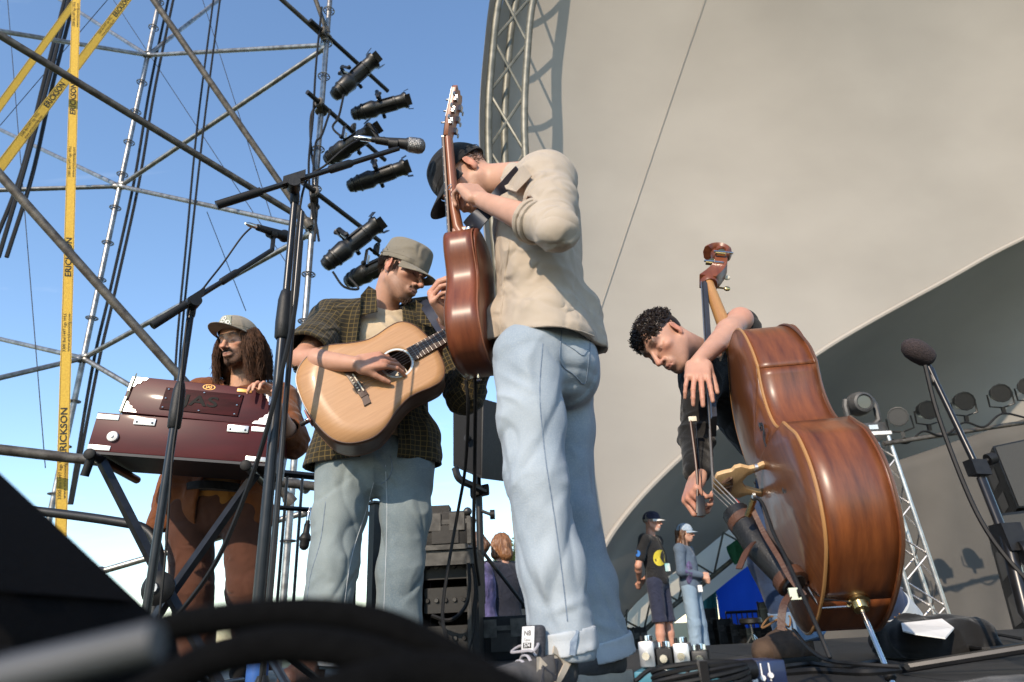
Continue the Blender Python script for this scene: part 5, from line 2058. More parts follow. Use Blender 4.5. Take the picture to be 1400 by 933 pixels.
def plaid(name, base, base2, line, pitch=.020, wid=.16):
    m = mat(name, base, .85, col2=base2, nscale=12, sheen=.15, spec=.2, bump=.3, bscale=700)
    t, b, mix = nodes_of(m)
    a = t.nodes.new('ShaderNodeAttribute'); a.attribute_name = 'clothuv'
    sp = t.nodes.new('ShaderNodeSeparateXYZ')
    t.links.new(a.outputs['Vector'], sp.inputs[0])
    outs = []
    for k in ('X', 'Y'):
        d = t.nodes.new('ShaderNodeMath'); d.operation = 'MULTIPLY'; d.inputs[1].default_value = 1 / pitch
        t.links.new(sp.outputs[k], d.inputs[0])
        fr = t.nodes.new('ShaderNodeMath'); fr.operation = 'FRACT'
        t.links.new(d.outputs[0], fr.inputs[0])
        lt = t.nodes.new('ShaderNodeMath'); lt.operation = 'LESS_THAN'; lt.inputs[1].default_value = wid
        t.links.new(fr.outputs[0], lt.inputs[0])
        outs.append(lt)
    mxn = t.nodes.new('ShaderNodeMath'); mxn.operation = 'MAXIMUM'
    t.links.new(outs[0].outputs[0], mxn.inputs[0]); t.links.new(outs[1].outputs[0], mxn.inputs[1])
    sc_ = t.nodes.new('ShaderNodeMath'); sc_.operation = 'MULTIPLY'; sc_.inputs[1].default_value = .75
    t.links.new(mxn.outputs[0], sc_.inputs[0])
    m2 = t.nodes.new('ShaderNodeMix'); m2.data_type = 'RGBA'
    m2.inputs['B'].default_value = (*line, 1)
    t.links.new(mix.outputs['Result'], m2.inputs['A'])
    t.links.new(sc_.outputs[0], m2.inputs['Factor'])
    t.links.new(m2.outputs['Result'], b.inputs['Base Color'])
    return m


M_beige = cloth('beige_cotton', (0.44, 0.37, 0.295), (0.385, 0.32, 0.25))
M_jeansA = denim('pale_blue_denim', (0.35, 0.395, 0.43), (0.17, 0.225, 0.29), (0.46, 0.49, 0.50))
M_jeansB = denim('greenish_washed_denim', (0.235, 0.275, 0.275), (0.10, 0.14, 0.17), (0.33, 0.35, 0.33))
M_jeansD = denim('dark_blue_denim', (0.03, 0.055, 0.12), (0.02, 0.035, 0.08), (0.06, 0.09, 0.16))
M_denimpale = denim('pale_turn_up_denim', (0.43, 0.46, 0.48), (0.36, 0.40, 0.44), (0.52, 0.54, 0.54))
M_seam = mat('dark_seam', (0.11, 0.15, 0.21), .9, col2=(0.2, 0.25, 0.31), nscale=90)
M_plaid = creased(plaid('olive_plaid', (0.028, 0.022, 0.011), (0.018, 0.014, 0.007), (0.15, 0.105, 0.035), .019, .13))
M_cream_tee = cloth('cream_jersey', (0.54, 0.43, 0.29), (0.48, 0.375, 0.25))
M_rust = cloth('rust_corduroy', (0.19, 0.06, 0.016), (0.12, 0.036, 0.010))
M_brown = cloth('brown_twill', (0.085, 0.032, 0.018), (0.055, 0.021, 0.012))
M_blackcloth = cloth('black_cotton', (0.0055, 0.0053, 0.0055), (0.009, 0.0085, 0.0085))
M_capblack = cloth('black_cap_cotton', (0.008, 0.008, 0.009), (0.013, 0.013, 0.014))
M_capolive = cloth('grey_green_cap_cotton', (0.215, 0.19, 0.145), (0.17, 0.15, 0.115))
M_captan = cloth('tan_cap_cotton', (0.30, 0.255, 0.195), (0.25, 0.21, 0.16))
M_cappanel = cloth('sage_cap_panel', (0.33, 0.34, 0.26), (0.29, 0.30, 0.23))
M_hairdark = mat('dark_brown_hair', (0.012, 0.0065, 0.004), .5, col2=(0.026, 0.014, 0.008), nscale=60, spec=.3)
M_hairlong = mat('long_brown_hair', (0.03, 0.0125, 0.006), .65, col2=(0.07, 0.03, 0.014), nscale=40, spec=.15)
M_strapblack = mat('navy_strap', (0.012, 0.015, 0.028), .5, col2=(0.02, 0.024, 0.04), nscale=40)


def cap(parent, T, m, style='round', visor=True, mb_=None, tilt=0.0, z0=.030, wide=1.0, vis_len=.07, droop=.012, name='cap'):
    """T maps head coordinates to world"""
    rx, ry = .085 * wide, .116 * wide
    vs, fs = [], []
    nA, nE = 36, 10
    hgt = .134 - z0 if style == 'round' else .134 - z0
    for e in range(nE + 1):
        el = e / nE
        if style == 'round':
            a = el * math.pi / 2
            rad, z = math.cos(a) ** .8, math.sin(a)
        else:                                     # upright wall, nearly flat top
            rad = 1.0 - .10 * (el / .5) ** 1.5 if el < .5 else math.sqrt(max(0, 1 - ((el - .5) / .5) ** 2)) ** .7 * .90
            z = el / .5 * .74 if el < .5 else .74 + .26 * math.sin((el - .5) / .5 * math.pi / 2) ** .9
        for i in range(nA):
            az = 2 * math.pi * i / nA
            wob = 1 + .012 * math.sin(az * 5 + e) * (e > 1)
            x, y = rx * rad * math.cos(az) * wob, ry * rad * math.sin(az) * wob - .010
            zz = z0 + hgt * z + tilt * y + (0.010 * math.sin(az) if False else 0)
            vs.append(T(x, y, zz))
    for e in range(nE):
        for i in range(nA):
            a, b = e * nA + i, e * nA + (i + 1) % nA
            fs.append((a, b, b + nA, a + nA))
    mb = MB().add(vs, fs)
    o = mb.build(name, m, parent, smooth=60)
    sd = o.modifiers.new('thickness', 'SOLIDIFY'); sd.thickness = .004; sd.offset = 0
    sb = o.modifiers.new('soft', 'SUBSURF'); sb.levels = sb.render_levels = 1
    if visor:
        vs, fs = [], []
        nU, nV = 17, 6
        for v in range(nV + 1):
            for u in range(nU):
                az = math.pi / 2 + (u / (nU - 1) - .5) * 2.25
                t = v / nV
                c = math.cos((u / (nU - 1) - .5) * math.pi)
                x = (rx + .002) * math.cos(az) * (1 + .06 * t)
                y = (ry + .002) * math.sin(az) - .010 + vis_len * t * (c ** .55)
                zz = z0 + .004 + tilt * y - droop * t * 1.4 - .016 * (abs(u / (nU - 1) - .5) * 2) ** 2 * t - .004
                vs.append(T(x, y, zz))
        for v in range(nV):
            for u in range(nU - 1):
                fs.append((v * nU + u, v * nU + u + 1, (v + 1) * nU + u + 1, (v + 1) * nU + u))
        vo = MB().add(vs, fs).build('visor', m, o, smooth=60)
        sd = vo.modifiers.new('thickness', 'SOLIDIFY'); sd.thickness = .005; sd.offset = 0
        sb = vo.modifiers.new('soft', 'SUBSURF'); sb.levels = sb.render_levels = 1
    # sweatband seam and top button
    MB().tube([T(rx * 1.012 * math.cos(a), ry * 1.012 * math.sin(a) - .012, z0 + .020 + tilt * (ry * math.sin(a) - .012)) for a in np.linspace(0, 2 * math.pi, 33)], .0012, 4).build('band_seam', m, o)
    if style == 'round':
        MB().ball(T(0, -.012, z0 + hgt + .002 + tilt * -.012), .006 if True else 0, 8, 6).build('button', m, o)
    return o


def onplane(x, y, G, h=0.0):
    O, l, w, n = G
    d = ray(x, y)
    t = (np.dot(O + n * h - CC, n)) / np.dot(d, n)
    return CC + d * t


def short_hair(T, n, seed, zone, L=.02, r=.0016, curl=0.0, down=0.3):
    """tufts on the skull; zone(x, y, z) filters points on the unit skull"""
    rg = random.Random(seed)
    out_ = []
    tries = 0
    while len(out_) < n and tries < n * 30:
        tries += 1
        d = nrm([rg.gauss(0, 1) for _ in range(3)])
        if not zone(*d): continue
        p = V(0, -.016, .036) + d * V(.074, .094, .081)
        nn = nrm(d / V(.074, .094, .081))
        tg = nrm(np.cross(nn, V(1, .2, 0))) if rg.random() < .5 else nrm(V(0, -.5, -1) - nn * np.dot(nn, V(0, -.5, -1)))
        ll = L * rg.uniform(.6, 1.3)
        pts = []
        if curl:
            ax1 = nrm(np.cross(nn, [rg.gauss(0, 1) for _ in range(3)]))
            ax2 = np.cross(nn, ax1)
            ph = rg.uniform(0, 6.28)
            cr_ = curl * rg.uniform(.7, 1.3)
            for i in range(9):
                t = i / 8
                a = ph + t * 7.5
                pts.append(T(*(p + nn * ll * t + (ax1 * (math.cos(a) - math.cos(ph)) + ax2 * (math.sin(a) - math.sin(ph))) * cr_ * min(1, t * 3 + .3))))
        else:
            for i in range(5):
                t = i / 4
                pts.append(T(*(p - nn * .002 + (nn * (1 - down) * t + tg * down * 1.6 * t) * ll)))
        out_.append(pts)
    return out_


def skull_cap(name, parent, m, T, zone_z, grow=.004, ny=0.0):
    """under-hair shell over the skull above a slanted line"""
    vs, fs = [], []
    nA, nE = 32, 14
    for e in range(nE + 1):
        for i in range(nA):
            az = 2 * math.pi * i / nA
            low = zone_z(math.sin(az))
            el = low + (math.pi / 2 - low) * e / nE
            p = V(0, -.016, .036) + V(math.cos(el) * math.cos(az), math.cos(el) * math.sin(az), math.sin(el)) * (V(.074, .094, .081) + grow)
            vs.append(T(*p))
    for e in range(nE):
        for i in range(nA):
            a, b = e * nA + i, e * nA + (i + 1) % nA
            fs.append((a, b, b + nA, a + nA))
    return MB().add(vs, fs).build(name, m, parent, smooth=80)


SK_A = (0.50, 0.285, 0.20)
SK_B = (0.48, 0.265, 0.182)
SK_C = (0.56, 0.31, 0.20)
SK_D = (0.49, 0.275, 0.20)


def body_mesh(parent, F, base, heads, reds=(), name='body'):
    v, f = F.mesh()
    v = relax(v, f, 1, .4)
    tint = np.tile(np.asarray(base, float), (len(v), 1))
    for (c, r, col, amt) in reds:
        g = np.exp(-((v - c) ** 2).sum(1) / r ** 2) * amt
        tint = tint * (1 - g[:, None]) + np.asarray(col) * g[:, None]
    for hd in heads:
        tint = head_tint(v, tint, *hd[:3], base, **hd[3])
    return npmesh(name, v, f, M_skin, parent, tint=tint)


def arm(F, sh, el, wr, k=.02, s=1.0):
    F.cone(sh, el, .052 * s, .040 * s, k)
    m = el * .7 + wr * .3
    F.cone(el, m, .039 * s, .042 * s, k)
    F.cone(m, wr, .042 * s, .0255 * s, k)


def seam_line(parent, obj, pts, m, r=.002, name='seam', push=.001):
    """thin raised line laid on a mesh: each pixel is cast onto it"""
    base = ORG[obj.name]
    bvh = BVHTree.FromPolygons([tuple(v.co) for v in obj.data.vertices], [tuple(p.vertices) for p in obj.data.polygons])
    out_ = []
    dense = bez([V(x, y, 0) for x, y in pts], 6)
    for q in dense:
        d = nrm(ray(q[0], q[1]))
        h = bvh.ray_cast(Vector(CC - base), Vector(d))
        if h[0] is not None:
            out_.append(A(h[0]) + base - d * push)
    if len(out_) > 2:
        return MB().tube(out_, r, 5).build(name, m, parent)


def cast(obj, x, y, back=.0):
    base = ORG[obj.name]
    bvh = BVHTree.FromPolygons([tuple(v.co) for v in obj.data.vertices], [tuple(p.vertices) for p in obj.data.polygons])
    d = nrm(ray(x, y))
    h = bvh.ray_cast(Vector(CC - base), Vector(d))
    return None if h[0] is None else (A(h[0]) + base - d * back, A(h[1]))


# ================================================================== player in the beige shirt
def person_a():
    root = thing('person', 'person in beige shirt and black cap bowing over an upright guitar', 'person', (P(790, 900, 1.8)[0], 1.8, 0), 'people on stage')
    hpL, hpR = P(722, 490, 1.70), P(768, 490, 1.92)
    knL, anL = P(733, 655, 1.66), P(771, 884, 1.68)
    knR, anR = P(778, 690, 1.93), P(830, 890, 1.98)
    shL, shR = P(747, 246, 1.66), P(712, 270, 1.98)
    hc = P(637, 246, 1.88)
    elL, wrL = P(762, 316, 1.50), P(658, 274, 1.70)
    elR, wrR = P(715, 430, 2.14), P(610, 436, 1.97)
    R = frame((-.62, -.15, -.77), (-.70, -.05, .60))
    h = .0035
    lo, hi = bounds([hpL, hpR, shL, shR, hc, elL, elR, wrL, wrR, P(590, 400, 1.9)], .16)
    F = Field(lo, hi, h)
    top, bot, up, lat, fwd = torso(F, shL, shR, hpL, hpR, -.02)
    T = head(F, hc, R, 1.0)
    F.cone(T(0, -.035, -.05), top + up * .03, .056, .066, .03)
    arm(F, shL, elL, wrL)
    arm(F, shR, elR, wrR)
    # left hand wraps the neck: palm against it, fingers curl round to the left
    hd = P(621, 239, 1.765) - wrL
    hand(F, wrL, hd, V(-.45, .85, -.25), -1, [[.75, .95, .6], [.8, 1.0, .6], [.85, 1.0, .6], [.95, 1.0, .6]], thumb=(.55, .3))
    hdr = P(588, 402, 1.90) - wrR
    hand(F, wrR, hdr, V(.95, .05, .15), 1, [[1.15, .55, .3], [1.2, .6, .3], [1.25, .6, .3], [1.3, .6, .3]], thumb=(.5, .2))
    red = tuple(V(*SK_A) * V(1.0, .72, .66))
    b = body_mesh(root, F, SK_A, [(hc, R, 1.0, dict(stubble=.55, beard_c=(.22, .10, .05), brow=(.12, .06, .03)))],
                  [(P(622, 240, 1.76), .05, red, .55), (P(592, 400, 1.9), .05, red, .55), (elL, .05, red, .4)])
    MB().ring(P(615, 256, 1.745), P(640, 268, 1.75) - P(612, 246, 1.75), .0098, .0018, 16, 6).build('finger_ring', M_chrome, root)
    # shirt
    lo, hi = bounds([hpL, hpR, shL, shR, elL, elR, P(830, 500, 1.8)], .17)
    F = Field(lo, hi, .0045)
    torso(F, shL, shR, hpL, hpR, .026, .06, wide=1.02)
    fa_ = nrm(wrL - elL)
    cuL = elL + fa_ * .115
    F.cone(top + lat * .0, top + up * .0, .05, .05)
    F.chain([shL, shL * .5 + elL * .5, elL], [.076, .066, .058], .045)
    F.chain([elL, cuL], [.056, .054], .02)
    cuR = elR + nrm(wrR - elR) * .14
    F.chain([shR, elR, cuR], [.076, .066, .06], .04)
    # shirt tail hanging at the back
    F.cone(P(800, 420, 1.80), P(806, 478, 1.80), .05, .055, .05)
    F.cone(P(745, 450, 1.72), P(752, 470, 1.72), .10, .11, .04)
    F.cone(P(690, 440, 1.80), P(684, 462, 1.80), .06, .055, .05)
    F.shell(.013)
    # arm openings, neck opening, hem
    ax = np.array([fa_, nrm(np.cross(fa_, V(0, 0, 1))), nrm(np.cross(fa_, np.cross(fa_, V(0, 0, 1))))])
    F.box(cuL + fa_ * .024, V(.022, .052, .052), ax, .004, .004, '-')
    far = nrm(wrR - elR)
    axr = np.array([far, nrm(np.cross(far, V(0, 0, 1))), nrm(np.cross(far, np.cross(far, V(0, 0, 1))))])
    F.box(cuR + far * .03, V(.028, .068, .068), axr, .004, .004, '-')
    nkd = nrm(hc - top)
    F.cone(top + nkd * .055, hc, .070, .075, .01, '-')
    q0, q1, q2 = P(660, 462, 1.74), P(745, 449, 1.62), P(815, 486, 1.86)
    nh = nrm(np.cross(q1 - q0, q2 - q0))
    if nh[2] > 0: nh = -nh
    F.cut(q1, nh)
    bn = [(bot, top, .17), (shL, elL, .07), (elL, cuL, .06), (shR, elR, .07)]
    sh = garment('shirt', root, F, M_beige, bn, .020, 6, 7, seed=1, fine=.003,
                 fold=[(elL + V(0, 0, .05), .08, elL - shL, 70, .004), (shL + V(.03, 0, -.06), .12, V(.6, 0, 1), 55, .006), (P(770, 400, 1.7), .16, V(.3, 0, 1), 40, .005), (cuL, .05, fa_, 140, .003)])
    MB().ring(cuL + fa_ * .000, fa_, .052, .010, 26, 8).build('rolled_cuff', M_beige, sh)
    MB().ring(cuL - fa_ * .024, fa_, .054, .008, 26, 8).build('rolled_cuff', M_beige, sh)
    # collar
    cx_ = nrm(np.cross(nkd, lat)); cy_ = np.cross(nkd, cx_)
    ribbon('collar', [top + nkd * (.052 + .008 * math.sin(a)) + (cx_ * math.cos(a) * .072 + cy_ * math.sin(a) * .074) for a in np.linspace(0, 6.0, 13)], .042, M_beige, sh, nkd, .005, 4)
    for poly in ([(684, 243), (700, 231), (716, 226), (727, 240), (706, 262), (692, 258)],):
        hs_ = [cast(sh, x, y) for x, y in poly]
        Yc = [h_[0][1] - .036 if h_ else 1.72 for h_ in hs_]
        MB().prism([P(x, y, q_) for (x, y), q_ in zip(poly, Yc)], V(0, .005, 0)).build('collar_flap', M_beige, sh, smooth=0)
    seam_line(sh, sh, [(812, 460), (790, 452), (760, 446), (725, 448), (700, 458), (676, 472)], M_beige, .0022, 'hem_stitch', .0005)
    seam_line(sh, sh, [(697, 330), (690, 380), (685, 430), (682, 470)], M_beige, .003, 'placket')
    # jeans
    lo, hi = bounds([hpL, hpR, knL, knR, anL, anR], .17)
    F = Field(lo, hi, .0048)
    ax = np.array([lat, fwd, up])
    F.ell(bot + up * .05, V(.155, .118, .15), ax, .05)
    F.ell(bot - fwd * .055 - up * .04, V(.14, .095, .11), ax, .05)
    F.chain([hpL, hpL * .5 + knL * .5, knL, knL * .45 + anL * .55, anL], [.097, .085, .074, .072, .074], .03)
    F.chain([hpR, hpR * .5 + knR * .5, knR, knR * .45 + anR * .55, anR], [.095, .081, .069, .068, .071], .03)
    F.cut(bot + up * .13, up)
    F.cut(anR - V(0, 0, .012), V(0, 0, -1))
    F.cone(anL - V(0, 0, .122), anL - V(0, 0, .3), .11, .11, .004, '-')
    bn = [(hpL, knL, .085), (knL, anL, .085), (hpR, knR, .08), (knR, anR, .08)]
    je = garment('jeans', root, F, M_jeansA, bn, .018, 8, 4, seed=2, fine=.003,
                 fold=[(knL, .08, knL - hpL + V(.2, 0, 0), 75, .004), (anL + V(0, 0, .06), .08, V(.5, 0, 1), 85, .005), (anR + V(0, 0, .07), .08, V(.4, 0, 1), 85, .005), (P(700, 540, 1.62), .08, V(.9, 0, 1), 75, .005)])
    seam_line(je, je, [(742, 470), (738, 540), (745, 620), (757, 700), (768, 780), (776, 850)], M_seam, .0015, 'side_seam', .0004)
    seam_line(je, je, [(768, 452), (766, 495), (784, 512), (800, 524), (806, 480), (808, 458)], M_seam, .0018, 'pocket_stitch')
    seam_line(je, je, [(772, 470), (785, 478), (797, 486), (804, 478)], M_seam, .0014, 'pocket_arc')
    for q, an, kn in ((1, anL, knL), (-1, anR, knR)):
        d = nrm(an - kn)
        Fc = Field(*bounds([an], .15), .0045)
        r_ = .077 if q > 0 else .074
        Fc.cone(an - d * .030, an + d * .018, r_ + .002, r_ + .003, .01)
        Fc.cone(an - d * .2, an + d * .2, r_ - .009, r_ - .009, .003, '-')
        Fc.cut(an + d * .016, d)
        Fc.cut(an - d * .034, -d)
        tu = garment('turn_up', root, Fc, M_denimpale, [(kn, an, .08)], .004, 6, 20, seed=3)
        if q > 0:
            sb = [cast(tu, x, y, .001) for x, y in ((786, 862), (784, 874), (782, 886), (781, 896))]
            sb = [s_[0] for s_ in sb if s_]
            if len(sb) > 2:
                ribbon('selvedge', sb, .018, M_seam, tu, (1, -.3, 0), .002, 3)
    # ---- shoes
    M_suede = mat('charcoal_suede', (0.055, 0.053, 0.053), .9, col2=(0.085, 0.08, 0.078), nscale=40, bump=.4, bscale=500)
    M_mesh = mat('navy_mesh', (0.025, 0.027, 0.035), .8, col2=(0.045, 0.046, 0.055), nscale=300, detail=0, bump=.5, bscale=400)
    M_sole = mat('cream_rubber_sole', (0.55, 0.5, 0.42), .6, col2=(0.45, 0.4, 0.33), nscale=30, bump=.3, bscale=120)
    M_trim = mat('pale_tan_trim', (0.5, 0.43, 0.34), .7, col2=(0.42, 0.36, 0.28), nscale=40)
    M_lace = cloth('grey_lace', (0.42, 0.40, 0.42), (0.34, 0.32, 0.34))

    def shoe(an, toe, parent, detail):
        an, toe = np.asarray(an, float), np.asarray(toe, float)
        d = nrm((toe - an) * V(1, 1, 0))
        sd = np.cross(V(0, 0, 1), d)
        heel = V(an[0], an[1], 0) - d * .05
        q = lambda a, b, z: heel + d * a + sd * b + V(0, 0, z)
        Fs = Field(*bounds([heel - .02, heel + d * .28 + V(0, 0, .13)], .08), .004)
        Fs.cone(q(.035, 0, .05), q(.11, 0, .055), .036, .040, .03)
        Fs.cone(q(.05, 0, .085), q(.09, 0, .085), .036, .036, .03)
        Fs.cone(q(.11, 0, .055), q(.21, .004, .040), .040, .032, .03)
        Fs.cone(q(.20, .0, .038), q(.245, .004, .036), .038, .024, .03)
        Fs.cut(q(0, 0, .026), V(0, 0, -1))
        Fs.cut(q(0, 0, .104), V(.0, 0, 1) + d * .15)
        v, f = Fs.mesh()
        so = npmesh('shoe', v, f, M_suede, parent)
        # sole
        ol = []
        for i in range(28):
            a = i / 28 * 2 * math.pi
            x = .125 + .145 * math.cos(a)
            wdt = .040 + .006 * math.cos(a) + (.004 if math.cos(a) > .3 else -.004)
            ol.append(q(x, wdt * math.sin(a) * (1 if abs(math.sin(a)) < .99 else 1), .002))
        MB().prism(ol, V(0, 0, .030)).build('sole', M_sole, so, bevel=.004)
        if detail:
            ns = -sd if np.dot(-sd, CC - an) > 0 else sd             # side seen by the camera
            sg = 1 if np.dot(ns, sd) > 0 else -1
            bvh = BVHTree.FromPolygons([tuple(p) for p in v], [tuple(p) for p in f])

            def on(a, z, push=.002):
                o = q(a, .12 * sg, z)
                h_ = bvh.ray_cast(Vector(o), Vector(-ns))
                return (A(h_[0]) if h_[0] is not None else q(a, .04 * sg, z)) + ns * push
            # block letter on the side, with pale outline
            tx, fc = text_mesh('N', True)
            for nm, scl, mm, ps in (('letter_outline', 1.22, M_trim, .002), ('letter', 1.0, M_mesh, .0035)):
                MB().add([on(.118 - sg * 0 + (-x if sg * np.dot(np.cross(d, V(0, 0, 1)), ns) < 0 else x) * .050 * scl * 1.05, .056 + y * .046 * scl, ps) for x, y in tx], fc).build(nm, mm, so, smooth=0)
            ribbon('heel_trim', [on(.03, .092, .003), on(.06, .072, .003), on(.085, .05, .003), on(.10, .032, .003)], .014, M_trim, so, d, .003)
            ribbon('collar_trim', [on(.10, .10, .003), on(.075, .085, .003), on(.06, .065, .003)], .016, M_trim, so, d + V(0, 0, .5), .003)
            # tongue with woven tab
            tq = lambda a, b, z: q(.10 + a, b, .092 + z)
            tdir = nrm(V(0, 0, 1) * .9 - d * .12)
            tn = nrm(d * .9 + V(0, 0, .12))
            Ft = Field(*bounds([q(.115, 0, .10)], .085), .004)
            Ft.box(q(.118, 0, .105), V(.032, .012, .045), np.array([sd, tn, tdir]), .010, .01)
            vv, ff = Ft.mesh()
            to = npmesh('tongue', vv, ff, M_mesh, so)
            tc_ = q(.118, 0, .122) + tn * .0135
            MB().box(tc_, sd * .019, tdir * .024, tn * .0015).build('tongue_tab', M_white, to, bevel=.0008)
            ex = sd if np.dot(np.cross(sd, tdir), tn) > 0 else -sd
            letters('NB', tc_ + tn * .002 + tdir * .010, ex, tdir, .010, 'tab_lettering', M_print, to, True, 1.2)
            letters('Classic', tc_ + tn * .002 - tdir * .003, ex, tdir, .006, 'tab_lettering', M_print, to, False, .9)
            MB().box(tc_ + tn * .0018 - tdir * .014, sd * .013, tdir * .0055, tn * .0004).build('tab_panel', M_print, to, smooth=0)
            letters('574', tc_ + tn * .0026 - tdir * .014, ex, tdir, .008, 'tab_lettering', M_white, to, True, 1.1)
            for i in range(5):
                a = .125 + i * .016
                z = .095 - i * .009
                MB().tube(bez([q(a - .004, -.024, z - .006), q(a, -.010, z + .004), q(a + .004, .010, z + .004), q(a + .008, .024, z - .006)], 4), .0038, 6, flat=(V(0, 0, 1), .6)).build('lace', M_lace, so)
            MB().tube(bez([q(.12, .0, .105), q(.13, .03, .112), q(.15, .035, .1), q(.14, .005, .1), q(.15, -.035, .098), q(.125, -.03, .11), q(.12, 0, .104)], 5), .003, 6).build('lace_bow', M_lace, so)
        return so
    shoe(P(760, 890, 1.66) + V(.0, .0, 0), P(760, 890, 1.66) + V(-.70, -.64, 0) * .3, root, True)
    shoe(anR, anR + V(-.85, -.35, 0) * .3, root, False)
    # cap and hair
    cp = cap(root, T, M_capblack, 'round', z0=.022, vis_len=.085, droop=.02, wide=1.0)
    skull_cap('hair', root, M_hairdark, T, lambda s_: -.25 if s_ < -.3 else .25, .003)
    strands('short_hair', root, mat('brown_hair', (0.07, 0.032, 0.015), .5, col2=(0.11, 0.05, 0.024), nscale=60), short_hair(T, 420, 3, lambda x, y, z: z < .25 and z > -.55 and y < .25 and abs(x) > .2 or (y < -.4 and z > -.6 and z < .3), .016, .0016, 0, .5), .0016, .0006)
    # guitar strap over the shoulder
    sp_ = [cast(sh, x, y, .008) for x, y in ((680, 272), (692, 260), (704, 247), (713, 238))]
    ribbon('guitar_strap', [P(641, 314, 1.76), P(655, 298, 1.71)] + [q[0] for q in sp_ if q], .055, M_strapblack, root, (.72, -.15, -.65), .004)
    MB().ball(P(641, 314, 1.745), .012, 10, 6).build('strap_button', M_chrome, root)


person_a()


